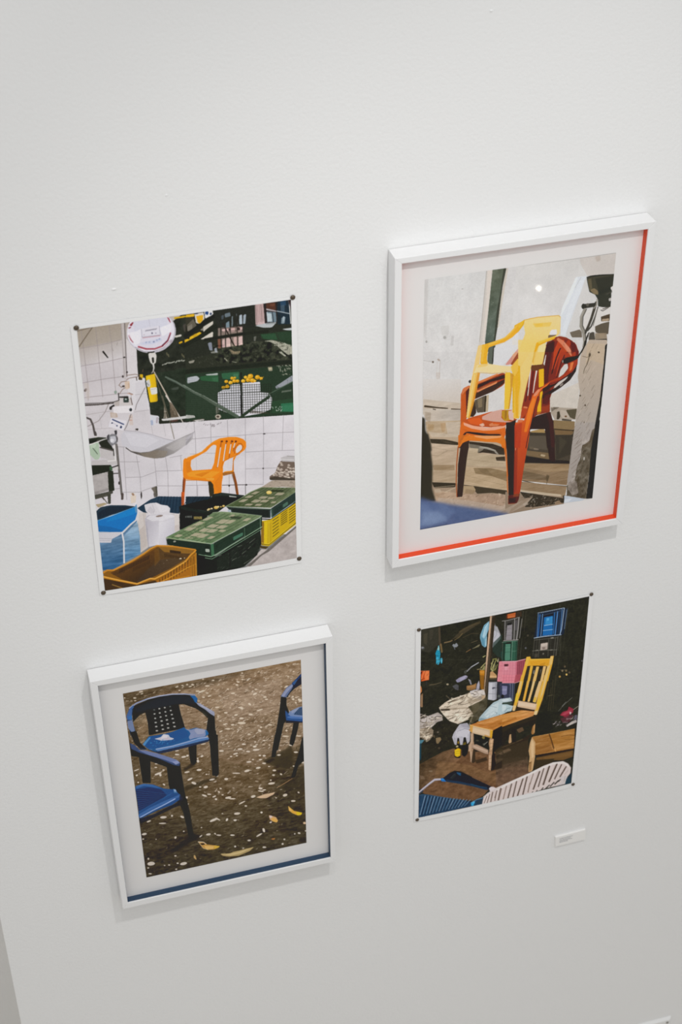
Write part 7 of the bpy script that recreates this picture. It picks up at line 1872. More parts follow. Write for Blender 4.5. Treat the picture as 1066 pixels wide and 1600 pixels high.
P 191e1e|484,442 16,4 -13,315 -12,11 -8,-39
P b49a80 0|38,223 19,-29 47,-25 6,12 3,62 -4,96 -35,53 -10,-24 -17,-73
P 1d2325|43,491 63,39 -14,192 -45,-13
P 1b2426|2,375 40,67 97,62 87,81 45,27 2,81 7,165 4,91 20,253 -29,-9 -17,-183 -16,-73 -38,-57 -12,-122 0,-139 -83,-66 -62,-53 -44,-20
P 3a4a70|2,375 28,28 22,41 88,53 107,83 25,25 -8,27 -30,-16 -87,-81 -97,-70 -42,-40
P 6d7aa6 0.85|42,442 40,14 78,50 88,67 19,27 -22,9 -58,-49 -88,-64
P 8b94ba 0.8|226,585 31,2 12,21 -24,8
P 16191a 0.6|202,622 62,10 10,224 -23,23 -40,-101
P 1f4a80|1,725 53,-10 50,21 59,51 56,23 34,55 3,31 -56,36 -87,20 -110,43 1,-128
P 1b3560|4,748 73,3 70,38 28,53 -35,35 -137,57 2,-82
S 3f5a8c .56 .56 .6|6,756 164,77;5,775 155,64;5,794 145,51;4,813 136,38;3,832 127,25;3,851 117,12;2,871 108,-1;1,890 99,-14;0,909 90,-27
S 0f2038 .56 .56 .6|7,765 157,74;6,784 148,61;5,803 139,48;5,822 129,35;4,841 120,22;3,861 111,8;3,880 101,-5;2,899 92,-18
P 3a64a0 0.9|7,719 47,-4 50,25 49,44 -60,-33 -41,-18 -45,9
P 44709f 0.9|215,802 15,11 8,32 -21,-6
P a5b3d0 0.7|217,810 13,3 1,19 -10,-3
S 3b629c 4.50 3.66|3,965 75,-39 82,-28 87,-27
S 8fa4cf 1.83 1.83 .95|7,981 74,-35 77,-30 61,-27
S 2c568f 1.69 1.69 .8|3,934 77,-37 72,-32 55,-29
P 16222f 0.9|3,995 81,-14 94,-40 65,-23 9,29 -55,15 -99,39 -93,33
P 1d2a3c 0.8|247,863 20,28 -8,28 -16,3
P 16191a|248,916 38,-18 12,132 8,173 11,27 -23,25 -19,-38 -7,-134
P 1c2a3c 0.6|3,980 31,10 98,-25 -17,11 -105,44
N 0 10 10 1|6,831 0,0 0,0
'''
ART[4] = '''
P 2a2a22|-12,-22 1024,-8 -1,1567 -1027,-2
N 3.5 10 10 3|-12,-22 1024,-8 -1,1567 -1027,-2
N 3 30 30 4 90887c|-12,-22 1024,-8 -1,1567 -1027,-2
P 3c3a32 0.7|-1,3 108,5 7,116 -63,58 -50,-25
P 57503f 0.4|14,37 25,-6 -4,91 -20,-23
P 4a443a 0.4|48,15 25,0 -9,71 -14,9
P 5c4e3a 0.5|139,136 34,-16 55,-11 68,-45 58,-29 -30,-7 -78,24 -58,59
S 8c7350 1.71 1.71 .75|139,130 32,-1 12,-4
S 77633f 1.18 1.18 .7|198,126 30,-17 14,-21
S 5d5038 2.89 2.89 .45|227,71 58,-28 59,-16
S 5a4d39 1.05 1.05 .5|248,120 49,-19 40,10
S 7a6a4e .92 .92 .6|299,170 35,-7
S 4a4034 2.89|106,11 6,131
S 7a6240 2.63 2.63 .85|117,137 7,57
P 8d919a 0.85|184,160 10,-10 5,10 10,-13 13,25 -12,10 -15,-4
S 75798a 1.05 1.05 .7|197,179 5,16
P a5a7ad 0.9|18,136 -1,3 -2,2 -3,1 -4,-1 -3,-2 -2,-3 -1,-4 1,-3 2,-2 3,0 3,1 4,2 2,3
P 55565a 0.4|24,141 -2,6 -3,4 -6,2 -6,-2 -6,-4 -4,-6 -1,-7 1,-6 4,-4 6,-2 6,2 5,4 4,6
P 1f88a8|86,197 7,-23 7,-4 0,-25 7,-5 3,32 6,33 -2,31 3,25 -10,26 -15,-7 -2,-57
P 8db4b4 0.9|95,171 10,-31 6,26 -2,15
P 45a9c9 0.7|91,230 10,-7 11,37 -5,24 -12,-6
P 2a94b8|116,243 8,-8 6,17 -3,30 -7,-1
P 79c4d4 0.8|121,244 5,1 2,32 -5,-1
P 0f5c78 0.6|86,203 10,9 15,7 -10,7 -11,-9
S 8a6440 1.18 1.18 .8|271,232 25,-13
P 6f6a50 0.8|311,217 29,-21 13,0 -7,17 -25,3
S 8f8568 .92 .92 .7|308,216 22,-7 20,-11
P d0582a|0,304 53,12 -2,71 -47,-1
P ea7a45 0.8|18,312 32,6 -1,66 -20,-2
P 5a2415|0,314 12,-4 -9,30
S a33f1c 1.05 1.05 .8|28,314 -14,60
S f0a070 .79 .79 .6|23,313 -17,56
P 30302e 0.9|29,394 12,0 -1,32 -10,-2
S 7b5a48 1.05 1.05 .5|0,307 53,9
P c27a45 0.95|-3,408 10,22 3,33 -13,23
P 7a5a3e|2,487 14,-9 1,109 -17,-5
S a8937a 1.31 1.31 .6|10,496 0,89
S 5f5440 1.84 1.05 .8|57,427 33,3 35,-4
P a89a80 0.9|171,452 -1,3 -2,2 -3,1 -3,-1 -3,-2 -3,-3 0,-4 0,-3 2,-1 3,-1 4,1 3,2 2,3
S 3c3a30 .92 .92 .6|44,431 76,20
P 8b87a0|212,433 24,-16 35,-9 16,15 -10,14 -40,15 -15,1
P a9a6bb 0.6|236,423 40,-11 6,13 -40,22
S 7d7d80 2.10 1.58|280,380 25,-26 42,-21
S a9abb4 1.31 1.31 .8|305,354 42,-21
P 5b5d58 0.6|260,375 20,-8 -4,31 -13,-3
P 6b6a76 0.6|192,473 25,-10 15,14 -1,39 -18,-12
P a5a2b0 0.8|287,440 16,14 9,38 -8,-2
P 8f6840|279,493 41,4 20,-11 -1,45 -33,5 -24,-10
P b3834e 0.5|284,497 48,-3 4,23 -46,-2
P 97929f 0.95|355,470 6,35 -1,38 -21,0 4,-43
P b0abb8 0.6|345,494 12,-16 0,52 -10,3
R 110 21 0.79 2.10 1.58 7.88 -25 50 0.5 45423a 4a4537 3a372e 1d1d18 3f3a30|6,177 335,54 -61,318 -259,-5
S 3f3f35 .66 .66 .5|2,232 140,23 253,72
S 38362c .79 .79 .6|97,9 -8,96
R 60 53 0.66 1.31 3.94 18.39 78 14 0.5 353429 1f1f1a 3d3b30 45402f|814,245 48,-188 130,-43 8,634 -162,-43
R 30 54 0.53 1.05 2.63 11.82 -12 10 0.5 35342a 3f3c30|814,245 48,-188 130,-43 8,634 -162,-43
P 6d9db3|399,34 -29,24 -19,63 -2,24 14,60 18,22 10,-6 -1,-91 14,-46
P a7c6d4 0.7|376,71 19,-20 -7,79 -14,27 -11,-15
P 4b7d95 0.6|353,134 21,30 7,58 -18,-20
S c9dfe6 .79 .79 .7|397,46 -21,31 -5,61
P b4d2dc 0.6|384,166 7,-23 0,69 -9,7
P 9b9ba2|433,73 18,17 21,61 3,32 -19,26 -24,26 -9,16 2,-75 3,-49
P b9b9c2 0.7|432,110 32,32 4,39 -31,42 -9,-33
S 6d6e75 .92 .92 .8|433,61 8,26
S 77787f .66 .66 .6|439,99 10,46 -14,28
S 6d6a60 .92 .92 .8|423,258 2,57
P 2a3a34 0.7|431,203 51,-50 8,179 -29,-14 -33,-53
P 22433c 0.8|480,291 8,-11 3,65 -6,-2
P 46402b|356,374 30,-31 2,65 -20,-5
S a09a66 1.71 1.05|364,376 17,-21 10,-10;373,397 11,-29;374,296 14,-6;419,416 11,-49 6,-36
S 7a7a42 1.71 1.05|429,406 18,-47 9,-30;440,421 19,-20
S a09a66 1.71 1.05|422,365 15,-21;433,432 10,-48 7,-37;421,391 14,29
S 7a7a42 1.71 1.05|450,424 14,-48;434,330 22,-1;452,335 13,22
S a09a66 1.71 1.05|383,394 5,-18;407,311 18,-2
S a7a070 .79 .79 .8|427,425 13,-55;434,394 11,-23;447,410 6,-30
P 3a3522 0.7|440,421 25,-12 2,52 -21,-6
P a89a80 0.8|460,343 9,-17 1,33 -7,4
P b4741f|355,393 33,8 -1,45 -29,-14
P 8a5a1c|358,432 29,8 -1,112 -19,-10
P d0923f 0.5|357,400 29,7 -2,19 -23,-6
S b8a06c .92 .92 .8|341,383 16,1 10,9
P b58c5e|412,427 23,-7 27,39 3,21 -52,-12
P cfa878 0.7|418,448 44,18 1,13 -47,-13
P 6b5a40 0.8|414,470 49,12 0,10 -49,-13
P 4a3f33|407,-7 26,6 -6,222 -6,170 -6,128 -7,83 -13,-10 3,-207 3,-171
P a98a70|403,-2 12,-3 -7,215 -6,150 -6,128 -4,97 -4,-8 3,-220 5,-131
P c9a88c 0.7|405,23 8,-16 -9,208 -7,144 -4,50 -1,-64 4,-151
P 2e2820 0.8|418,14 17,-8 -6,215 -6,170 -6,161 -6,51 -5,-1 7,-149 5,-127
P a9a9b2|415,499 52,13 3,137 -18,5 -37,-17
P c3c3cb 0.7|420,507 18,2 3,132 -21,-6
P 4b4b58 0.9|437,551 8,-5 20,9 -1,9 -13,-4 -10,5
P 7f7f8a 0.6|454,516 13,2 3,131 -10,0
S 6d6d78 .79 .79 .8|415,502 52,11
S 77777f .79 .79 .6|416,591 52,16
P 32312c|414,483 55,14 0,13 -54,-12
P 30313a|467,513 32,12 6,137 -30,-12
P 62627e 0.9|488,532 11,2 5,114 -11,-10
P 5a5f5a 0.8|493,632 0,5 -3,3 -3,2 -4,-1 -3,-3 -3,-5 -1,-6 1,-5 2,-3 3,-2 4,1 4,3 2,5
P 5b3020|501,10 57,-1 2,37 -58,-2
P b3592c|507,12 49,-2 -1,35 -45,-2
S d08a5c .66 .66 .6|509,34 46,1
S 6b4230 .79 .79 .9|566,11 1,37;576,12 2,38;587,11 2,36
S 5c554a .66 .66 .8|601,10 -1,120
S 4c463c .66 .66 .6|619,14 -4,157
P 3c3b38|488,59 20,-7 78,0 -4,180 -87,-29
P 858085|510,92 30,1 3,116 -37,-6
S a7a2a4 .66 .66 .5|504,137 37,6
S 6d686c .66 .66 .8|506,169 36,6;505,119 35,5
P 1d1d1b|509,80 28,-3 -2,19 -25,-2
S 8d8987 .92|496,61 4,144
S 9c9896 1.05|553,57 3,156
S aaa6a4 1.05|578,56 -1,81 -5,80
S 8d8a88 .79|597,67 -4,67 -3,75
S 7a7673 .66 .66 .6|569,66 -1,143
S 8a8683 .92|478,54 30,4 73,-7
S 9a9694 .92|492,205 44,7 46,7
P 5d5a60 0.6|554,69 17,1 2,72 -15,2
P 20372d|490,209 89,14 3,158 -91,-23
P 4a7a66|506,231 31,3 3,130 -33,-5
P 35604d 0.8|544,222 25,3 5,151 -27,-7
S 6b927f .79 .79 .6|507,260 30,5
S 2a4a3c .66 .66 .8|506,295 33,5
S 79a08c .92 .92 .8|547,223 1,146
S 6f9480 .79 .79 .8|485,214 92,13
S 5d8572 .79 .79 .7|545,298 28,4
S 49705e .79 .79 .7|577,230 2,147
P 16241e|508,219 31,5 0,15 -30,-6
S a0a8a0 .66 .66 .4|489,215 2,140
S 51504a .66 .66 .7|605,218 -5,165
S 46463e .66 .66 .8|587,227 0,152
P d0808e|486,358 94,22 5,158 -118,-31
P b95f70|577,380 54,-2 5,39 -16,87 -6,42 -32,-8
P 8f3f4c 0.7|585,385 49,-7 -5,64 -18,103 -23,-6
P 3c2024|504,385 27,6 0,17 -25,-5
P e3a3ae 0.6|504,403 27,7 0,26 -24,-6
S e6aab4 1.05 1.05 .8|486,361 94,21 56,-3
S b35f70 .53 .53 .6|492,368 2,146;508,372 3,147;525,376 3,147;542,380 2,148;558,385 3,147;575,389 3,148
S 5f2a34 .79 .79 .7|590,386 0,150;602,389 -2,149;613,392 -4,149;625,395 -6,148
S b86878 .53 .53 .5|488,392 88,22;489,414 88,22;490,437 88,21;491,459 88,22;492,481 89,22;493,504 89,22
P d5838f|473,356 18,3 8,161 -32,-10
S b5606f .53 .53 .6|481,361 -1,152;490,364 0,152;472,391 21,4;471,429 24,5;470,468 27,6
P d57c8a|496,465 86,23 -4,61 -79,-19
P a84c58 0.9|580,487 36,3 -12,56 -31,3
S b05a6a .53 .53 .6|507,468 1,63;522,472 2,63;541,477 0,62;558,481 0,63;497,488 84,21;498,510 79,20
S dda0aa 1.05 1.05 .8|499,530 74,21 36,-5
P 3a3d52|483,527 95,25 -3,145 -80,-21
P 77779a|500,551 32,12 0,63 -28,5
P 9a9ab5 0.5|501,575 29,7 -2,16 -26,-7
S 33364a 1.84|500,545 39,13 -2,89 20,15 5,-107
S 8a8fa8 .79 .79 .7|544,553 8,-1 2,106
S 9aa5ae .79 .79 .7|565,552 3,137
S 6a7080 .66 .66 .6|578,552 1,133
P 1d1d22|516,638 -1,6 -2,5 -4,1 -4,-1 -4,-4 -3,-5 -1,-7 0,-6 3,-5 4,-1 4,1 4,4 3,5
P 1d2a3a|692,50 157,-2 21,11 -7,186 -18,8 -166,-22
P 1a63a6|732,88 53,-3 7,149 -67,-8
P 3d8fc8 0.7|743,96 40,-2 3,56 -45,-4
S a3c3dd .79|736,151 51,3
S 8fb5d4 .79|730,188 60,6
P 5fa8d6 0.7|748,101 15,0 -1,19 -13,0
P 23232a|720,66 67,12 -1,13 -54,-3
P 22242c|716,78 15,0 -1,146 -13,0
S 5a7fae 1.05|694,54 3,175
S 2a5a98 1.84|705,63 -1,161
S 5f8fc4 1.18|721,63 -1,162
S 2d67a8 1.58|794,69 3,159
S 4b7db8 1.84|812,67 -4,171
S 24415f 1.05|827,58 -1,178
S 4a74a8 1.31|839,55 0,184
S 9aaec6 1.18|851,49 -6,160 -8,36
S 5c7290 .92|868,68 -5,139
S 3a4654 .79|872,54 -3,67
S 8a98ac .92|691,47 69,1 89,0
S 4a5a70 .79 .79 .7|695,73 36,-1 119,-8
S 7f8ea3 .79 .79 .7|712,52 7,-4;725,52 7,-4;738,52 8,-4;751,52 8,-4;765,52 7,-4;778,52 7,-4;791,53 7,-5;804,53 8,-5;818,53 7,-5;831,53 7,-5
S 90a0b5 1.18|679,231 62,2 104,14
S b5bfca .79 .79 .6|689,230 83,8
P 2e2d28|679,234 161,18 -13,150 -152,-20
P a89a90|722,283 45,3 1,53 -46,-4
P c9bbb0 0.6|726,287 39,2 -1,20 -37,-3
P 6b5d55 0.7|731,316 15,-2 11,12 -15,9
P 9a9890 0.9|781,253 20,2 1,9 -19,-2
P 7a7870 0.8|781,344 19,1 0,10 -18,-3
P 8f8d84 0.8|692,326 19,1 -3,8 -15,-3
S 55534a .79 .79 .85|682,235 -3,129
S 4a4840 .79 .79 .85|698,242 0,140
S 5d5b52 .79 .79 .85|713,246 1,140
S 5a584f .79 .79 .85|771,260 3,135
S 46443c .79 .79 .85|784,263 3,84
S 5d5b52 .79 .79 .85|812,261 -4,136
S 6b695f .79 .79 .85|827,255 -3,146
S 4a4840 .79 .79 .85|840,258 -5,107
S 77756a .79 .79 .8|675,328 46,7 105,22
S 6b695f .79 .79 .7|683,247 33,4 109,13
S 55534a .79 .79 .5|845,253 6,155
P 8a8577 0.7|738,360 11,1 -1,11 -9,0
P 4a463d 0.8|689,354 21,2 -1,29 -18,-2
S 46443a .66 .66 .6|877,55 -8,204;910,7 -4,24;989,169 -15,72;817,297 3,194;844,316 -1,290;869,259 -5,114;712,15 -5,36;824,17 1,25
P b58a45|866,575 -1,4 -1,2 -3,1 -2,0 -3,-3 -2,-3 -1,-4 0,-4 2,-2 2,-1 3,0 3,3 2,3
P c9a050|908,570 -1,3 -1,3 -3,1 -3,-1 -2,-2 -2,-4 -1,-4 0,-3 2,-3 2,-1 3,1 3,2 2,4
P 7a6a50|879,532 -1,4 -1,3 -3,1 -3,-1 -2,-3 -2,-3 -1,-4 0,-4 2,-2 2,-1 3,1 3,2 2,3
P 6a5a3c|903,539 0,3 -2,3 -3,1 -2,-1 -3,-2 -2,-4 -1,-4 0,-3 2,-3 2,-1 3,1 3,2 2,4
P 5d4f3c|892,503 0,4 -2,2 -2,1 -3,0 -3,-3 -2,-3 0,-4 0,-4 2,-2 2,-1 3,0 3,3 2,3
P 55493a|925,558 0,3 -2,3 -2,1 -3,-1 -3,-2 -2,-4 -1,-4 1,-3 1,-3 3,-1 3,1 2,2 2,4
P 55565a|638,296 -1,4 -1,2 -3,1 -2,0 -3,-3 -2,-3 -1,-4 1,-3 1,-3 3,-1 3,1 2,2 2,3
P 4a443a|645,203 0,4 -1,2 -3,1 -3,0 -2,-3 -2,-3 -1,-4 1,-3 1,-3 2,0 3,0 3,2 2,4
P e6c070|905,569 0,2 -1,1 -2,1 -1,-1 -2,-1 -1,-2 -1,-2 1,-2 1,-1 1,-1 2,1 1,1 2,2
S 8b8168 .66 .66 .5|858,521 43,11
P 77777a 0.8|997,486 0,2 -1,1 -2,1 -2,-1 -2,-1 -1,-2 0,-3 0,-2 1,-1 1,-1 2,1 2,1 2,2
S 4d4432 .79 .79 .7|809,646 -7,187;818,589 0,242;834,554 -3,267;791,582 -3,159
S 7a6c50 .79 .79 .6|794,709 30,1
S 6d6d66 .92 .92 .8|870,852 30,-40 50,-47
S 8f908d .66 .66 .8|890,820 24,-31
P 8e2c3c|881,889 17,-23 32,-5 4,-29 34,29 -3,30 -21,8 -14,31 -29,-29
P b8495a 0.7|889,888 26,-17 48,-8 -20,22 -32,12
P c9a8ac|942,878 14,4 -4,20 -8,-6
S a89f90 1.18 1.18 .7|997,845 -29,20
P 5c3038 0.8|886,918 53,-13 32,2 -23,56 -43,-5
R 80 31 0.79 1.84 1.31 5.78 -25 40 0.8 8a8288 b5a9ab 5d4a50 3a3034 a39a94|830,930 84,3 74,-21 8,36 -57,40 -88,-24
P a9a29f|928,985 31,-22 32,-9 7,23 -47,14 -16,10
P c5b9ae 0.7|934,990 31,-22 17,4 -31,19
P 7d7894 0.6|978,916 16,-3 3,43 -22,-7
P 23241f 0.6|730,834 80,-5 32,160 -106,40 -7,-30
P c2b3a0|114,619 35,-30 35,-17 76,-12 41,-9 87,-3 13,56 -20,28 -66,29 12,56 -14,43 -78,23 -52,-38 -54,-88
P b9b1b0|301,541 30,-5 58,22 12,49 -25,20 -42,-25 -27,-27
P d5cac0 0.6|311,550 31,2 52,14 -4,32 -47,-13
S 5a5048 .92 .92 .8|306,562 16,1 11,16
S 6a5d50 .79 .79 .7|332,549 21,22
P dccdb9 0.7|124,615 60,-36 76,-12 52,-6 -10,30 -81,24 -61,17
P d3c5b4 0.85|135,671 35,-16 73,13 52,10 6,46 -35,51 -36,0 -53,-38
P 9a8a76 0.8|119,630 92,19 99,17 0,10 -88,-14 -41,-5 -57,-12
P 3c342a 0.9|124,632 56,13 6,15 -57,-10
P 6d5e4c 0.8|240,574 31,-5 -10,17 -41,9 -51,6 30,-18
S 4a4034 1.18 .66 .9|169,595 51,-13 46,-13
S 8a7a66 .92 .92 .7|197,688 46,6 42,5
S 7d6d5a .92 .92 .8|234,719 31,-5 36,-4
P 8c7c68 0.6|287,607 56,-18 52,7 -4,32 -56,5 -25,26
P b79a78 0.8|375,597 25,0 -1,33 -21,-2
N 14 26 22 33|114,619 70,-47 117,-21 87,-3 -7,84 -66,29 -2,99 -78,23 -52,-38 -54,-88
R 110 34 0.66 1.58 1.58 6.04 -25 45 0.6 8f806c e6d9c6 6d5f4e ad9d88|124,622 75,-39 113,-16 67,5 -69,87 -14,77 -61,37 -58,-43
P 4b4636|294,662 87,-30 30,-25 3,81 -43,88 -52,27 -22,-47 30,-32
N 14 24 24 35|294,662 87,-30 30,-25 3,81 -43,88 -52,27
P 645b44 0.5|315,654 51,-13 -8,65 -30,32
P 8d8268 0.6|313,767 5,-19 -7,-28 17,18 -9,51 -15,9
P a59a94|-1,634 28,15 21,18 61,-13 26,31 6,42 -36,3 -30,32 -26,20 -25,20 -23,7
P c2b9b6 0.7|7,683 41,-9 51,-6 26,21 -35,30 -57,25 -25,-21
P 3d362e 0.85|2,642 30,5 11,26 -31,5 -10,-3
P d0c3b6 0.7|12,651 25,4 -4,15
S 4a4038 1.05 1.05 .9|84,697 20,-14 31,15
S 554a40 .92 .92 .8|34,757 36,17 10,16
P 8f7f6c|0,755 59,3 27,34 -5,46 -20,22 -26,-4 -34,-37
P cdbda6 0.8|24,815 26,-13 26,21 -15,26 -26,-3
P c4b298 0.8|35,866 26,-6 23,-7 -13,16 -25,7
R 110 36 0.66 1.58 1.31 4.73 -20 60 0.6 5f5242 c9bcac 3d352b a39482|2,675 97,7 37,36 -61,44 6,76 -72,-7
P 2c2a22|141,727 42,18 53,41 11,31 -46,55 7,57 -62,37 -145,70 -2,-167 41,5 41,-22 4,-80
N 6 20 20 37|141,727 95,59 -35,86 -55,94 -145,70 -2,-167 86,-97
P 8b7454 0.9|100,857 28,1 6,22 -20,29 -11,-10
P 6f5f48 0.7|81,838 11,-10 2,28
P 55493a 0.7|129,948 0,4 -2,3 -3,1 -3,-1 -3,-3 -3,-4 0,-4 0,-4 2,-3 3,-1 3,1 3,2 3,4
P 7a6f62 0.7|119,815 -1,3 -2,1 -2,1 -4,-1 -3,-2 -2,-3 0,-3 0,-3 2,-2 3,0 3,1 3,2 2,3
R 70 38 0.66 1.18 1.05 2.63 0 90 0.6 4a4232 5d5340 1b1a15|85,765 104,36 -2,108 -94,42
P 4b7a8c|1,846 29,5 -15,23 -15,3
P 1d3a46|0,877 12,-4 -1,138 -12,3
S 2d5a6a .79 .79 .7|4,885 0,110
S 4f4537 1.18 .53 .6|175,598 17,-6 15,-13
S 6b5d4a 1.58 .53 .6|257,596 25,-19 16,-30
S e8dccb 1.84 .53 .6|322,609 28,-5 24,-18
S cdbfab 2.10 .53 .6|228,628 30,-7 25,-19
S 5d5040 .92 .53 .6|328,698 33,-3 28,-17
S 4f4537 1.18 .53 .6|233,628 26,-15 18,-27
S 6b5d4a 1.58 .53 .6|373,587 12,7 12,1
S e8dccb 1.84 .53 .6|230,580 11,-4 8,-10
S cdbfab 2.10 .53 .6|296,588 21,-9 17,-18
S 5d5040 .92 .53 .6|329,553 20,1 17,-8
S 4f4537 1.18 .53 .6|148,622 33,5 31,-10
S 6b5d4a 1.58 .53 .6|158,537 23,32 28,24
S e8dccb 1.84 .53 .6|312,574 33,17 32,3
S cdbfab 2.10 .53 .6|190,565 32,18 33,5
S 5d5040 .92 .53 .6|279,567 15,22 18,17
S 4f4537 1.18 .53 .6|282,561 16,-19 10,-27
S 6b5d4a 1.58 .53 .6|327,576 10,1 8,-3
S e8dccb 1.84 .53 .6|244,561 13,6 12,1
S cdbfab 2.10 .53 .6|160,618 27,4 26,-8
S 5d5040 .92 .53 .6|113,601 15,2 14,-6
S 4f4537 1.18 .53 .6|230,621 23,-5 19,-15
S 6b5d4a 1.58 .53 .6|164,633 14,-6 10,-11
S e8dccb 1.84 .53 .6|275,612 8,-7 6,-10
S cdbfab 2.10 .53 .6|266,641 28,3 25,-8
S 5d5040 .92 .53 .6|229,689 11,-12 6,-17
S 4f4537 1.18 .53 .6|244,629 32,7 29,-7;218,753 8,-14 3,-17
S 6b5d4a 1.58 .53 .6|178,730 20,-10 14,-20
S e8dccb 1.84 .53 .6|235,756 31,0 27,-12
S cdbfab 2.10 .53 .6|264,721 11,8 12,4
S 5d5040 .92 .53 .6|284,698 19,-7 15,-16
S 4f4537 1.18 .53 .6|274,743 14,-13 10,-19
S 6b5d4a 1.58 .53 .6|161,706 32,0 29,-12
S e8dccb 1.84 .53 .6|231,711 30,10 29,-2
S cdbfab 2.10 .53 .6|246,666 19,12 21,4
S 5d5040 .92 .53 .6|222,809 33,-7 26,-21
S 4f4537 1.18 .53 .6|217,686 18,3 17,-5
S 6b5d4a 1.58 .53 .6|310,741 9,-17 3,-22
S e8dccb 1.84 .53 .6|262,765 22,-9 17,-18
S cdbfab 2.10 .53 .6|292,730 20,11 21,2
S 5d5040 .92 .53 .6|273,718 28,-2 23,-15
S 4f4537 1.18 .53 .6|176,728 26,-1 22,-11
S 6b5d4a 1.58 .53 .6|294,703 31,8 29,-6
S e8dccb 1.84 .53 .6|232,733 19,6 17,-1
S cdbfab 2.10 .53 .6|256,701 25,17 26,8
S 5d5040 .92 .53 .6|260,732 28,7 26,-4
S 4f4537 1.18 .53 .6|201,722 10,-6 7,-10
S 6b5d4a 1.58 .53 .6|215,749 21,-8 16,-17
S 4f4537 1.18 .53 .6|23,745 20,-5 16,-14
S 6b5d4a 1.58 .53 .6|66,707 23,0 20,-10
S e8dccb 1.84 .53 .6|39,749 30,4 26,-10
S cdbfab 2.10 .53 .6|27,800 19,-18 13,-27
S 5d5040 .92 .53 .6|35,713 6,-16 2,-19
S 4f4537 1.18 .53 .6|20,711 32,17 31,3
S 6b5d4a 1.58 .53 .6|38,715 11,1 11,-4
S e8dccb 1.84 .53 .6|53,769 18,-22 10,-30
S cdbfab 2.10 .53 .6|66,726 14,-6 10,-12
S 5d5040 .92 .53 .6|20,737 21,-1 19,-9
S 4f4537 1.18 .53 .6|-28,735 24,-25 15,-36
S 6b5d4a 1.58 .53 .6|20,728 31,5 29,-8
S e8dccb 1.84 .53 .6|49,729 19,3 17,-4
S cdbfab 2.10 .53 .6|-14,755 34,15 34,1
S 5d5040 .92 .53 .6|-10,741 20,0 18,-10
S 4f4537 1.18 .53 .6|21,778 12,11 13,7
S 6b5d4a 1.58 .53 .6|14,803 14,-25 6,-31
S e8dccb 1.84 .53 .6|-25,665 33,-3 28,-16
S cdbfab 2.10 .53 .6|32,719 10,-2 9,-6
S 5d5040 .92 .53 .6|12,708 31,15 30,1
S 4f4537 1.18 .53 .6|55,689 13,8 13,2
S 6b5d4a 1.58 .53 .6|76,689 15,-1 12,-8
S e8dccb 1.84 .53 .6|69,692 12,1 10,-5
S cdbfab 2.10 .53 .6|104,701 20,1 18,-8
S 5d5040 .92 .53 .6|33,769 29,-15 22,-27
S 4f4537 1.18 .53 .6|2,696 16,13 17,6;11,846 28,-19 20,-32
S 6b5d4a 1.58 .53 .6|27,853 15,7 14,0
S e8dccb 1.84 .53 .6|0,777 29,12 29,-1
S cdbfab 2.10 .53 .6|-28,803 14,0 11,-6
S 5d5040 .92 .53 .6|10,833 11,-8 8,-12
S 4f4537 1.18 .53 .6|22,819 26,1 23,-9
S 6b5d4a 1.58 .53 .6|43,818 27,2 24,-10
S e8dccb 1.84 .53 .6|42,857 5,-22 0,-25
S cdbfab 2.10 .53 .6|1,821 30,-2 26,-14
S 5d5040 .92 .53 .6|35,785 24,12 24,2
S 4f4537 1.18 .53 .6|37,813 18,-22 11,-32
S 6b5d4a 1.58 .53 .6|17,790 23,9 23,-2
S e8dccb 1.84 .53 .6|24,827 24,3 22,-8
S cdbfab 2.10 .53 .6|8,786 26,36 31,26
P aeabb5|201,879 10,-32 20,-35 15,-26 47,3 22,47 -2,109 -20,22 -43,-12 -31,-9
P c5c2ca 0.7|226,831 42,-9 42,33 -8,59 -53,-29 -32,5
P 8f8b98 0.5|246,789 42,2 17,42 -37,-17
S 8a8794 .92 .92 .7|232,840 46,-8 32,16
S 85828e .92 .92 .6|217,890 7,57
P 85858a 0.6|293,802 21,-7 1,41 -16,-5
P a3b5bc|361,794 9,-31 40,-50 40,-43 54,-18 7,143 -87,3 -37,7
P c3ced2 0.75|396,756 55,-65 46,-21 8,69 -41,23 -51,19
P 6f8b98 0.8|361,787 15,-16 48,27 -31,6
S 7d929c .79 .79 .7|435,693 38,24
S 6d8088 .79 .79 .8|464,748 33,36
S dbe3e5 .92 .92 .6|421,716 30,-25
S 8fa3ab .66 .66 .6|402,765 46,-21 20,-8
R 30 51 0.66 1.31 1.84 7.88 -40 40 0.6 c9d4d8 8fa3ab dfe6e8 7d929c|381,779 70,-95 46,-21 10,124 -84,4
R 24 52 0.66 1.18 1.58 6.57 -60 50 0.6 d0ced6 8f8b98 c5c2ca|212,889 24,-75 52,-20 22,61 -13,58
P aebcc2|484,653 73,6 12,30 -63,3 -21,-6
P c6cfd6 0.8|500,664 36,-4 17,18 -37,3
P 3c4a42 0.9|506,685 63,11 -1,19 -45,-5
P a9bdc4|485,693 53,15 38,23 -8,38 -27,0 -31,12 -32,-9
P c9d4d8 0.7|507,706 27,10 -4,29 -21,15
S 6a7d84 .79 .79 .8|525,765 15,-23 21,-1
P 6b4c34|-2,1044 148,-62 68,-8 102,50 118,48 90,12 15,334 -92,-27 -42,46 -65,17 -164,-79 -140,-72 -38,-47
G 4a3a29 76573d 1 1,1087 182,1154|-2,1044 148,-62 68,-8 39,88 -81,132 -172,63
P 80603f 0.5|116,1050 139,62 75,36 100,86 101,22 6,133 -281,-213 -84,18 -79,19
P 5f4735|489,1235 196,0 27,95 -217,52
P 3c3226|482,1070 159,-46 43,-2 17,218 -212,-5
G 453a2c 6a503e 0.8 565,1129 557,1298|485,1134 208,46 7,139 -205,63
P 75604a 0.45|488,1086 75,-10 23,24 -70,15
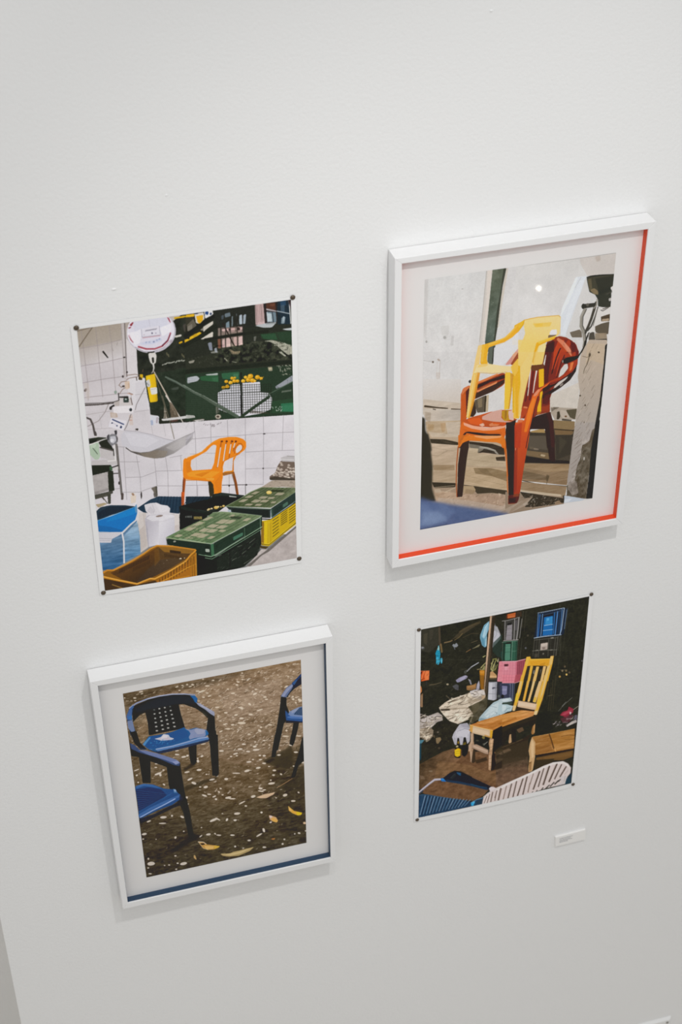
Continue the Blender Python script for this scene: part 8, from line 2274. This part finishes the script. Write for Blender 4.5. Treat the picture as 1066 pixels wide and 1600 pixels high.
N 12 22 18 41 a08060|-2,1044 216,-70 310,110 15,334 -199,36 -342,-198
R 120 42 0.53 1.05 1.05 2.89 -10 50 0.5 8a6a4c 573e2a 95765a 4a3524 a58a70|1,1101 214,-106 311,139 12,270 -199,28 -298,-149
P 7a6450 0.7|2,1136 26,15 11,32 -32,-17
P 8a7860 0.7|59,1114 21,3 6,12 -21,-2
N 10 22 18 43 a08060|489,1235 204,-55 19,150 -217,52
R 50 44 0.53 1.05 1.05 2.89 -10 50 0.5 7a5c48 4c3a2c 8a6c58|489,1221 189,-9 23,114 -206,41
B 2
P 2a231a 0.7|350,1111 75,-7 6,31 -69,8
P 2a231a 0.8|471,1189 56,-27 3,65 -46,1 -27,7
B 0
P 1c1a12|265,988 6,-53 3,-34 12,0 6,33 12,52 -1,55 -18,23 -19,-19
P 6a5a1c 0.9|271,949 16,-10 6,23 -13,3 -11,-3
P 1a1812|230,965 3,-48 3,-23 9,5 5,37 8,50 5,65 -12,14 -22,-9 -11,-18 2,-48
P 8a6d10 0.9|234,924 11,-3 3,21 -11,4
P b9a878 0.9|227,957 13,-2 3,17 -16,-1
P d3a40c|219,989 22,-11 17,15 0,53 -21,6 -16,-17
P efc627 0.6|223,994 23,-4 4,46 -21,5
S 6b520a .66 .66 .6|228,1006 21,-1
S 8a6a08 .66 .66 .6|227,1023 21,-1
P 9a6a3a|704,985 5,-47 10,-25 8,10 -3,75 -14,3
P c9a06c 0.6|716,916 9,-1 1,76 -8,-2
P 2a261d|515,891 221,-48 -17,84 -43,-12 -69,9 -24,48 -31,19 -30,62
P 342d22 0.8|515,884 210,-44 8,36 -154,26 -62,31
P 33291e|522,1038 127,-19 53,-27 -14,45 -112,24 -53,13
S 5a4a34 1.31 1.31 .8|522,1053 59,-12 69,-19
P b9936a|564,963 10,-7 7,71 -14,7 -6,-12
P 2f2a20 0|612,925 32,-12 13,38 37,4 -2,62 -64,-4
P 6d523c 0.8|607,931 37,-11 13,31 -32,12
P 27231b|577,915 27,8 6,113 -25,-7
P 3a3124 0.6|523,1060 64,-10 101,-13 10,80 -17,80 -152,3
P 6f5a44 0.7|524,1081 42,-9 17,19 -48,15
G b8732a c6854a 1 514,870 697,811|303,852 51,-53 156,-18 121,-1 84,30 -3,33 -197,41 -115,37
G b67238 bd7a36 1 320,810 511,795|309,810 73,-10 128,-16 5,100 -61,11
P d29a5e 0.5|351,812 160,-24 1,27 -113,17
P 96591f 0.5|415,850 62,-24 35,3 2,35 -61,17
S 8f5a26 .66 .66 .5|362,821 64,32
P d09a5a 0.45|510,788 127,-3 76,27 -42,13 -158,18
P 955820 0.5|513,843 84,-18 11,17 -94,28
S d9a060 .66 .66 .7|514,877 195,-31
N 12 50 10 45|354,799 277,-19 84,30 -3,33 -312,78
S 8a5522 .66 .66 .6|573,778 70,29 43,1
P c5aa8a|309,810 145,85 0,62 -132,-79 -10,-23
P d8bfa0 0.6|315,829 113,69 6,33 -113,-66
P c98a28 0.7|309,810 21,13 -3,57 -15,-18
P cf9a2c|438,887 21,9 0,69 -20,-16
S e0b468 1.05 1.05 .8|309,810 75,45 70,38
P b5781e 0.6|407,916 44,33 -11,4 -38,-28
P 25221a|457,896 57,-25 7,161 -49,42 15,103 -9,47 -22,1 -4,-241
P 3a3022 0.7|479,1062 43,-20 2,46 -43,16
S 54462f 1.18 1.18 .7|483,1094 40,-20
P a58468|316,877 19,5 6,98 -3,146 -11,-3 -11,-94 -10,-6 3,-52 10,-25
P c0a288 0.8|319,885 11,-1 1,80 -12,10
P 3c3024|337,1014 13,11 4,99 -16,10 -9,-17
P b89a80 0.8|306,970 19,-1 -1,59 -15,-4
P c9ae94 0.5|316,1029 13,4 0,84 -5,-2
P a88a74|327,977 30,4 76,68 2,35 -22,-10 -87,-70
P c4aa94 0.7|336,982 92,72 1,14 -88,-67
S 5a4838 .92 .92 .8|331,1005 82,71 22,12
P b08a68|440,953 25,14 -5,89 0,56 -2,85 -4,31 -14,-15 -2,-121 3,-55 -7,-44
P d0ac86 0.8|443,961 17,8 -5,86 -8,-10
P c4a284 0.7|438,1092 16,-3 1,93 -10,26
S 6b5038 .66 .66 .5|437,966 16,1;439,998 19,2;441,1030 15,1;440,1061 20,2;441,1093 20,2;439,1124 21,2;441,1156 23,4;444,1189 20,3
P 2a2219|457,1097 24,-7 -1,128 -23,11
P 23241d|338,890 92,60 6,92 -36,-31 -54,-40 -9,-19
P 8a7a3c 0.8|391,919 17,11 -2,24 -16,-12
S 9a9a92 1.05 1.05 .8|405,999 20,-19
P 6d6a60 0.7|394,988 21,-4 -10,22
P 4a463a 0.8|371,954 -1,3 -3,2 -4,0 -4,-1 -4,-3 -3,-3 -1,-3 1,-3 3,-2 4,0 4,1 4,3 2,3
P e0a336|617,497 23,-1 -21,146 -30,133 -16,-8 20,-125
P e5b988 0.7|619,497 13,-9 -19,139 -14,37 3,-53
P d9b88a 0.85|576,724 19,12 -6,39 -16,-6
P f0bb2c 0.7|590,635 15,-3 -2,60 -12,16 -6,-15
P e0a63e|760,534 31,2 -30,191 -30,118 -19,-6 5,-49 13,-98
P e3be90 0.7|768,536 15,-2 -25,152 -14,30
P e8b22c 0.7|734,720 21,-1 -12,57 -16,3
P dcc09a 0.8|715,810 22,-1 -6,36 -19,-6
S 8a5f22 .79 .79 .6|789,548 -28,179 -28,115
P dca03a|659,508 18,-2 -17,121 -11,87 -15,-7 12,-91
P e0b070 0.5|666,503 11,3 -13,102 -7,5
P dcae6c|693,517 21,-1 -15,101 -20,110 -14,-7 18,-100
P ecc894 0.6|697,531 12,-10 -18,101 -7,11
P ddb37c|741,529 18,-2 -23,133 -17,83 -20,-11 15,-84
P e0aa2c 0.8|709,693 13,10 -5,36 -17,-8
S 6a5a48 .66 .66 .7|693,556 -10,57
S 7a6a50 .66 .66 .6|719,550 -10,56
P cbab8c|606,696 122,59 -5,46 -16,-4 -104,-52
P dcc2a8 0.7|612,707 108,53 -4,23 -108,-47
P 3a2c1c|596,750 35,13 81,36 1,13 -71,-29 -43,-19
P e0a02e|640,364 24,3 4,20 121,28 1,-19 21,3 -4,56 -20,136 -30,-7 17,-111 -6,-8 -95,-25 -23,-3 -20,113 -19,-5 18,-103
P c98d1e 0.5|663,405 120,12 11,48 -123,-22
P b5761c 0.5|728,441 36,-4 -9,27 -32,-8
S f0b84e 1.05 1.05 .8|665,390 124,27
P e8b470 0.8|790,396 19,4 -7,67 -18,-5
P e2b24a 0.7|643,365 18,4 -12,65 -15,-4
P dca845 0.5|629,435 13,3 -17,111 -12,-3
P e0a63a|668,439 18,6 -14,116 -16,-4
P dcae62|705,455 19,5 -15,111 -20,-5
P dfb070|750,463 18,5 -11,116 -20,-6
P 33302a|650,441 18,1 -12,115 -26,-7
P 3a352c|687,447 20,7 -18,112 -14,-4
P 302c24|724,460 26,3 -13,115 -28,-7
P 4a3820 0.8|768,468 8,2 -16,78 -3,36 -2,-18
P e0b470|776,470 18,-5 -18,124 -18,-5
P 8a8a84 0.6|689,483 10,-4 -1,33 -11,-6
P 7a7468 0.5|731,487 10,-3 -5,44
S c08a2c .79 .79 .7|765,457 13,-10 -7,25
P 2a2219 0|473,839 2,55 132,-4 26,-20
P 9c6a34|711,1019 103,5 174,3 7,168 -127,-4 -126,-11
P b07a3a 0.7|825,1027 161,6 6,154 -116,-4
N 16 70 14 47|711,1019 277,8 7,168 -253,-15
P 835426 0.5|737,1108 93,5 26,64 -115,-1
S 4a3018 1.58|822,1026 17,54 21,77
S d9a25c 1.18|866,1162 9,28
S 6a4620 1.05 1.05 .7|904,1070 54,1 32,16
S 5d3d1c .79 .79 .6|928,1105 64,11
S d0a060 .66 .66 .6|716,1021 103,4 166,5
S bd8a4c .59 .59 .45|766,1052 61,4
S 6e4520 .59 .59 .45|746,1057 82,8
S bd8a4c .59 .59 .45|824,1089 0,-16
S 6e4520 .59 .59 .45|773,1084 75,5
S bd8a4c .59 .59 .45|750,1087 70,3
S 6e4520 .59 .59 .45|800,1111 48,-4
S bd8a4c .59 .59 .45|749,1107 95,8
S 6e4520 .59 .59 .45|816,1136 6,-18
S bd8a4c .59 .59 .45|804,1142 33,-10
S 6e4520 .59 .59 .45|790,1148 63,-2
S bd8a4c .59 .59 .45|751,1147 79,1
S 6e4520 .59 .59 .45|811,1174 22,-16
P 2b2317|742,1180 126,8 124,7 1,14 -124,-3 -121,-3
P 6a4c2a|748,1200 242,8 2,58 -63,11 -179,-52
P 7d5a30 0.5|793,1216 188,8 -4,31 -161,-18
P 3a3020 0.9|733,1220 139,26 -30,49 -98,15
S 2f2618 .92 .92 .8|748,1203 241,7
P c09a6c|711,1019 24,53 5,122 -8,105 -7,13 -20,1 -4,-30 3,-100 -9,-52 5,-62
P d9b88c 0.7|709,1036 18,41 4,114 -13,11 -10,-89
P 8a6238 0.7|701,1233 21,-9 -1,79 -13,4
P 5a3f24 0.8|698,1232 19,-2 -5,13
P 17222e|-2,1256 21,-4 11,28 -29,13
S b4b0bd 2.63 3.15|-2,1281 37,-32 31,-26 32,-23 37,8
P 1c69b5|135,1200 21,3 19,16 -5,20 -29,-12
P 3a8fd6 0.8|140,1206 27,7 0,9 -24,-5
S 8f8ca0 .79 .79 .6|4,1294 62,-60 37,-25 32,6
P 17222c|151,1202 42,-31 26,-10 37,15 78,72 134,120 -21,23 -45,-32 -66,-45 -77,-41 -86,-36
P 1d3650 0.9|172,1222 87,40 98,58 89,56 -10,12 -100,-63 -77,-42 -86,-43
P 2c5f8c 0.8|235,1177 30,15 -2,25 -22,-24
S 4a4f50 .92 .92 .7|199,1216 21,-23 10,-4
P 3c3a34 0.5|199,1216 26,-28 11,17 -26,25
S 24506e 1.18 1.18 .7|330,1305 61,40 44,20
S 101820 1.58 1.58 .7|193,1175 31,-10 38,16 72,67
P 233f5c|-2,1307 22,-8 37,18 130,68 98,45 55,32 22,-9 49,-11 11,7 -15,51 -120,-3 -288,11
N 8 20 20 48|-2,1307 189,78 224,57 -124,55 -288,11
S 7a95b0 1.58 1.18 .85|40,1321 -30,157
S 152637 1.18 1.18 .7|50,1326 -28,156
S 5b7d9c 1.58 1.18 .85|60,1329 -30,149
S 152637 1.18 1.18 .7|70,1335 -28,147
S 5b7d9c 1.58 1.18 .85|81,1338 -31,141
S 152637 1.18 1.18 .7|90,1343 -27,140
S 7a95b0 1.58 1.18 .85|101,1346 -31,133
S 152637 1.18 1.18 .7|111,1352 -28,131
S 5b7d9c 1.58 1.18 .85|122,1355 -32,124
S 152637 1.18 1.18 .7|131,1361 -28,122
S 5b7d9c 1.58 1.18 .85|142,1363 -31,117
S 152637 1.18 1.18 .7|152,1369 -28,115
S 7a95b0 1.58 1.18 .85|163,1372 -32,108
S 152637 1.18 1.18 .7|173,1378 -28,106
S 5b7d9c 1.58 1.18 .85|183,1380 -32,100
S 152637 1.18 1.18 .7|193,1386 -28,99
S 5b7d9c 1.58 1.18 .85|204,1389 -33,92
S 152637 1.18 1.18 .7|214,1395 -28,90
S 7a95b0 1.58 1.18 .85|225,1398 -33,83
S 152637 1.18 1.18 .7|235,1403 -29,82
S 5b7d9c 1.58 1.18 .85|245,1406 -33,75
S 152637 1.18 1.18 .7|255,1412 -28,74
S 5b7d9c 1.58 1.18 .85|266,1415 -34,67
S 152637 1.18 1.18 .7|276,1421 -29,65
S 7a95b0 1.58 1.18 .85|287,1424 -34,58
S 152637 1.18 1.18 .7|297,1429 -29,58
S 5b7d9c 1.58 1.18 .85|308,1432 -35,50
S 152637 1.18 1.18 .7|318,1438 -29,49
S 5b7d9c 1.58 1.18 .85|329,1441 -35,42
S 152637 1.18 1.18 .7|339,1447 -29,41
S 3f5d78 1.05 1.05 .7|1,1304 56,12 130,68 109,53
P 2f9ad0|335,1467 16,-10 11,11 -10,30 -13,-4
P 5ab5e0 0.7|348,1458 14,1 -2,16 -11,4
S 6d93ae 1.18 1.18 .8|340,1465 33,-16 38,-3
P 2b3a48 0.8|373,1464 43,-13 -9,46 -38,-1
P cfc2c0|449,1377 13,-7 39,23 36,-19 10,240 -148,-46 17,-120 21,-31 21,-12
P cbbdba|463,1402 33,-13 108,-33 107,-34 86,-33 66,-13 67,10 35,31 23,43 0,44 -20,30 -7,58 -129,-2 -330,41 -56,-17
P ddd2d0 0.8|496,1386 107,-34 108,-31 87,-30 65,-13 67,10 36,36 14,41 -19,-28 -30,-30 -61,-11 -71,16 -87,29 -108,33 -107,38
S 7a675c 1.37 1.37 .92|502,1413 -11,56
S b3a39c .60 .60 .7|498,1415 -11,52
S 7a675c 1.47 1.47 .92|532,1404 -15,95
S b3a39c .64 .64 .7|528,1405 -16,92
S 7a675c 1.47 1.47 .92|564,1391 -17,110
S b3a39c .64 .64 .7|560,1393 -17,106
S 4a3a30 1.89 1.89 .92|597,1383 -19,119
S b3a39c .83 .83 .7|591,1384 -19,117
S 4a3a30 1.89 1.89 .92|629,1371 -18,130
S b3a39c .83 .83 .7|624,1372 -19,128
S 4a3a30 2.10 2.10 .92|670,1361 -29,138
S b3a39c .92 .92 .7|664,1362 -29,135
S 4a3a30 2.10 2.10 .92|697,1351 -20,144
S b3a39c .92 .92 .7|691,1352 -20,141
S 7a675c 1.47 1.47 .92|737,1337 -17,83
S b3a39c .64 .64 .7|733,1339 -18,79
S 7a675c 1.68 1.68 .92|719,1412 -9,75
S b3a39c .74 .74 .7|714,1414 -9,71
S 4a3a30 2.31 2.31 .92|778,1331 -33,140
S b3a39c 1.01 1.01 .7|771,1332 -33,137
S 4a3a30 1.89 1.89 .92|804,1313 -27,146
S b3a39c .83 .83 .7|799,1315 -27,142
S 4a3a30 2.73 2.73 .92|840,1305 -30,145
S b3a39c 1.20 1.20 .7|832,1306 -30,142
S 4a3a30 2.73 2.73 .92|889,1302 -41,134
S b3a39c 1.20 1.20 .7|881,1302 -41,131
S 4a3a30 2.10 2.10 .92|921,1314 -37,110
S b3a39c .92 .92 .7|915,1316 -38,106
S 4a3a30 2.31 2.31 .92|953,1342 -34,74
S b3a39c 1.01 1.01 .7|946,1343 -34,71
S 35312b 2.63 2.63 .9|908,1450 -19,20
S 35312b 2.36 2.36 .9|880,1456 -21,24
S 35312b 2.10 2.10 .9|850,1470 -23,22;809,1480 -10,15
S 35312b 1.58 1.58 .9|771,1490 -5,6
S 35312b 1.31 1.31 .9|743,1492 -5,5
S 35312b 2.36 2.36 .9|921,1443 -10,11
P b9b6ba 0.5|917,1419 39,-3 12,18 -13,60 -67,2 43,-28
S 9a8880 .79 .79 .7|969,1376 -20,31
S 8f7c66 .92 .92 .6|953,1423 -4,43
P 1f3c4c|963,1448 34,-42 1,93 -42,-2
P 16303e 0.6|974,1444 23,-30 1,44
P d0c6c8 0.9|449,1377 13,-11 17,5 22,22 -5,13 -38,-1
S c3b8b6 1.58 1.58 .9|416,1440 42,-31 44,-13 35,-15
S 6a5a52 1.26 1.26 .9|438,1440 -15,54
S 6a5a52 1.47 1.47 .9|456,1430 -16,77
S 6a5a52 2.10 2.10 .9|475,1418 -10,81
S 6a5a52 1.47 1.47 .9|502,1411 -10,82
S 6a5a52 2.10 2.10 .9|526,1400 -12,96
'''

# ------------------------------------------------------------------ pictures on the wall
def lerp2(q, u, v):
    """q = corners (top left, top right, bottom left, bottom right) as (x, z); u to the right, v downwards"""
    tl, tr, bl, br = q
    return tuple((tl[i] * (1 - u) + tr[i] * u) * (1 - v) + (bl[i] * (1 - u) + br[i] * u) * v for i in (0, 1))


def sheet_mesh(q, thick, depth, n=14, uv=True, shift=0.0, edge_u=(0.0, 1.0), edge_v=(0.0, 1.0)):
    """a sheet as a fine grid; depth(u, v) is its distance from the wall"""
    bm = bmesh.new()
    lay = bm.loops.layers.uv.new('uv')
    G = []
    for j in range(n + 1):
        row = []
        for i in range(n + 1):
            u, v = i / n, j / n
            x, z = lerp2(q, u, v)
            U = edge_u[0] + (edge_u[1] - edge_u[0]) * u
            V = edge_v[0] + (edge_v[1] - edge_v[0]) * v
            row.append(bm.verts.new((x, -(depth(U, V) + shift), z)))
        G.append(row)
    for j in range(n):
        for i in range(n):
            f = bm.faces.new((G[j + 1][i], G[j + 1][i + 1], G[j][i + 1], G[j][i]))
            for lp, (a, b) in zip(f.loops, ((i, j + 1), (i + 1, j + 1), (i + 1, j), (i, j))):
                lp[lay].uv = (a / n, 1 - b / n)
    if thick:
        r = bmesh.ops.extrude_face_region(bm, geom=list(bm.faces))
        for v in [e for e in r['geom'] if isinstance(e, bmesh.types.BMVert)]:
            v.co.y += thick
    return bm


def sheet(name, q, thick, depth, material, parent=None, **kw):
    bm = sheet_mesh(q, thick, depth, **kw)
    me = bpy.data.meshes.new(name)
    if thick:
        bmesh.ops.recalc_face_normals(bm, faces=bm.faces)
    bm.to_mesh(me)
    bm.free()
    me.materials.append(material)
    for p in me.polygons:
        p.use_smooth = not thick
    o = bpy.data.objects.new(name, me)
    col.objects.link(o)
    if parent:
        o.parent = parent
        o.matrix_parent_inverse = parent.matrix_world.inverted()
    return o


def pinned_depth(amp_bottom, amp_side, amp_top):
    def d(u, v):
        b = amp_bottom * (1 - (2 * u - 1) ** 2) * v ** 3
        t = amp_top * (1 - (2 * u - 1) ** 2) * (1 - v) ** 3
        s = amp_side * (1 - (2 * v - 1) ** 2) * ((2 * u - 1) ** 2)
        return 0.0011 + b + t + s
    return d


def tack(x, z, y, label, r=0.0039):
    bm = bmesh.new()
    prof = [(0.0, 0.0022), (0.35, 0.0021), (0.7, 0.0016), (0.92, 0.0008), (1.0, 0.0001), (0.97, -0.0003)]
    n = 20
    rings = []
    for k, (rr, h) in enumerate(prof):
        if k == 0:
            rings.append([bm.verts.new((x, -(y + h), z))])
        else:
            rings.append([bm.verts.new((x + rr * r * math.cos(2 * math.pi * i / n), -(y + h), z + rr * r * math.sin(2 * math.pi * i / n))) for i in range(n)])
    for i in range(n):
        bm.faces.new((rings[0][0], rings[1][i], rings[1][(i + 1) % n]))
    for a, b in zip(rings[1:], rings[2:]):
        for i in range(n):
            j = (i + 1) % n
            bm.faces.new((a[i], b[i], b[j], a[j]))
    bm.faces.new(rings[-1][::-1])
    o = obj('thumbtack', bm, M_tack, None, True)
    tag(o, label, 'thumbtack', 'thumbtacks holding the unframed prints')
    # the pin that goes through the paper into the wall
    b2 = bmesh.new()
    bmesh.ops.create_cone(b2, cap_ends=True, segments=8, radius1=0.0005, radius2=0.0002, depth=y + 0.006)
    for v in b2.verts:
        v.co = Vector((x + v.co.x, -(y - 0.0002 + 0.0003 - (y + 0.006) / 2) + v.co.z, z + v.co.y))
    obj('pin', b2, M_tack, o)
    return o


def pinned_print(paper_q, image_q, image_mat, depth, label):
    p = sheet('photo_print', paper_q, 0.0003, depth, M_paper, n=20)
    tag(p, label, 'photo print', 'unframed photo prints pinned to the wall')
    # range of the image inside the sheet, so that it follows the same curl
    def inv(pt):
        u = v = 0.5
        for _ in range(8):
            e = 1e-4
            a = lerp2(paper_q, u, v); b = lerp2(paper_q, u + e, v); c = lerp2(paper_q, u, v + e)
            J = np.array([[(b[0] - a[0]) / e, (c[0] - a[0]) / e], [(b[1] - a[1]) / e, (c[1] - a[1]) / e]])
            du = np.linalg.solve(J, np.array(pt) - np.array(a))
            u += du[0]; v += du[1]
        return u, v
    c = [inv(pt) for pt in image_q]
    eu = ((c[0][0] + c[2][0]) / 2, (c[1][0] + c[3][0]) / 2)
    ev = ((c[0][1] + c[1][1]) / 2, (c[2][1] + c[3][1]) / 2)
    sheet('printed_picture', image_q, 0.0, depth, image_mat, p, n=20, shift=0.00025, edge_u=eu, edge_v=ev)
    return p


def ring_inset(q, d):
    """corner quad moved inwards by d metres (positive) in x and z"""
    (a, b, c, e) = q
    return [(a[0] + d, a[1] - d), (b[0] - d, b[1] - d), (c[0] + d, c[1] + d), (e[0] - d, e[1] + d)]


def picture_frame(outer, inner, image_q, image_mat, spacer_mat, label, front=0.0328, sheet_d=0.0188):
    cx = sum(p[0] for p in outer) / 4
    cz = min(p[1] for p in outer)
    r = empty('picture_frame', (cx, 0.0, cz))
    tag(r, label, 'picture frame', 'white framed photographs')
    order = [('top', 0, 1), ('right', 1, 3), ('bottom', 3, 2), ('left', 2, 0)]
    for nm, i, j in order:
        bm = bmesh.new()
        ring = lambda y: [(outer[i][0], -y, outer[i][1]), (outer[j][0], -y, outer[j][1]), (inner[j][0], -y, inner[j][1]), (inner[i][0], -y, inner[i][1])]
        add_prism(bm, ring(front), ring(0.0012))
        bevel(bm, 0.0006, 2)
        obj('rail', bm, M_frame, r)
        bm = bmesh.new()
        k = ring_inset(inner, 0.0003)
        ring = lambda y: [(inner[i][0], -y, inner[i][1]), (inner[j][0], -y, inner[j][1]), (k[j][0], -y, k[j][1]), (k[i][0], -y, k[i][1])]
        add_prism(bm, ring(front - 0.0024), ring(sheet_d))
        o = obj('spacer', bm, spacer_mat, r)
        o['label'] = 'orange inner edge strip' if spacer_mat is M_orange else 'dark blue inner edge strip'
    o = sheet('backing_board', inner, 0.004, lambda u, v: sheet_d - 0.0012, M_back, r, n=1)
    o = sheet('art_paper', inner, 0.0008, lambda u, v: sheet_d, M_sheet, r, n=1)
    o = sheet('printed_picture', image_q, 0.0, lambda u, v: sheet_d + 0.0002, image_mat, r, n=1)
    o = sheet('glazing', inner, 0.0, lambda u, v: front - 0.0022, M_glass, r, n=1)
    o['label'] = 'clear glass pane'
    return r


P1 = pinned_print(GEO['p1_paper'], GEO['p1'], picture_material('market_picture', 1), pinned_depth(0.0020, 0.0008, 0.0006),
                  'unframed colour print of an orange plastic chair in a tiled market stall, crates in front')
P4 = pinned_print(GEO['p4_paper'], GEO['p4'], picture_material('storeroom_picture', 4), pinned_depth(0.0022, 0.0008, 0.0006),
                  'unframed colour print of a wooden slat-back chair in a dark storeroom, crates behind it')
F2 = picture_frame(GEO['f2_outer'], GEO['f2_inner'], GEO['p2'], picture_material('stacked_chairs_picture', 2), M_orange,
                   'white frame with orange inner edge around a photo of stacked yellow and red chairs')
F3 = picture_frame(GEO['f3_outer'], GEO['f3_inner'], GEO['p3'], picture_material('blue_chairs_picture', 3), M_blue,
                   'white frame with blue inner edge around a photo of blue chairs on bare ground')
for k, nm in ((1, 'orange chair print'), (4, 'wooden chair print')):
    for (x, z), cn in zip(GEO['tacks%d' % k], ('top left', 'top right', 'bottom left', 'bottom right')):
        tack(x, z, 0.0016, 'dark bronze thumbtack in the %s corner of the %s' % (cn, nm), 0.0039 if k == 1 else 0.0036)

# ------------------------------------------------------------------ caption card
q = GEO['card']
card = empty('caption_card', ((q[0][0] + q[1][0]) / 2, 0, q[2][1]))
tag(card, 'small white caption card with a few lines of grey print below the storeroom print', 'label')
bm = bmesh.new()
f = lambda y: [(q[i][0], -y, q[i][1]) for i in (0, 1, 3, 2)]
add_prism(bm, f(0.0045), f(0.0))
bevel(bm, 0.0003, 1)
obj('board', bm, M_foam, card)
rng = np.random.RandomState(3)
bm = bmesh.new()
for row, (v, end) in enumerate(((0.22, 0.56), (0.36, 0.50), (0.48, 0.54), (0.60, 0.40))):
    u = 0.13
    while u < end:
        w = 0.02 + 0.05 * rng.rand()
        w = min(w, end - u + 0.01)
        c = [lerp2(q, a, b) for a, b in ((u, v), (u + w, v), (u + w, v + 0.075), (u, v + 0.075))]
        add_prism(bm, [(x, -0.00462, z) for x, z in c], [(x, -0.0044, z) for x, z in c])
        u += w + 0.012
o = obj('printed_lines', bm, M_ink, card)
o['kind'] = 'stuff'

# ------------------------------------------------------------------ cover plate low on the wall
q = GEO['plate']
plate = empty('outlet_cover', ((q[0][0] + q[1][0]) / 2, 0, q[2][1]))
tag(plate, 'white plastic outlet cover plate low on the wall at its right', 'outlet')
bm = bmesh.new()
k0 = [(q[i][0], 0.0, q[i][1]) for i in (0, 1, 3, 2)]
k = ring_inset(q, 0.006)
k1 = [(k[i][0], -0.0065, k[i][1]) for i in (0, 1, 3, 2)]
add_prism(bm, k1, k0)
bevel(bm, 0.0012, 3)
obj('cover', bm, M_plastic, plate)
zc = (q[0][1] + q[2][1]) / 2
xc = (q[0][0] + q[1][0]) / 2
for dz in (0.02, -0.02):
    bm = bmesh.new()
    bmesh.ops.create_cone(bm, cap_ends=True, segments=28, radius1=0.0165, radius2=0.016, depth=0.003)
    for v in bm.verts:
        v.co = Vector((xc + v.co.x, -0.0072 - v.co.z, zc + dz + v.co.y * 0.82))
    sk = obj('socket', bm, M_plastic, plate)
    for dx, h in ((-0.0063, 0.008), (0.0063, 0.0066)):
        bm = bmesh.new()
        add_box(bm, xc + dx - 0.001, xc + dx + 0.001, -0.0089, -0.0080, zc + dz - h / 2 + 0.002, zc + dz + h / 2 + 0.002)
        obj('slot', bm, M_darkhole, sk)
for (sx, sz) in ((q[1][0] - 0.012, q[1][1] - 0.0135), (xc, zc), (q[1][0] - 0.012, q[3][1] + 0.0135)):
    bm = bmesh.new()
    bmesh.ops.create_cone(bm, cap_ends=True, segments=16, radius1=0.0032, radius2=0.0028, depth=0.0014)
    for v in bm.verts:
        v.co = Vector((sx + v.co.x, -0.0068 - v.co.z, sz + v.co.y))
    obj('screw', bm, M_darkhole, plate)
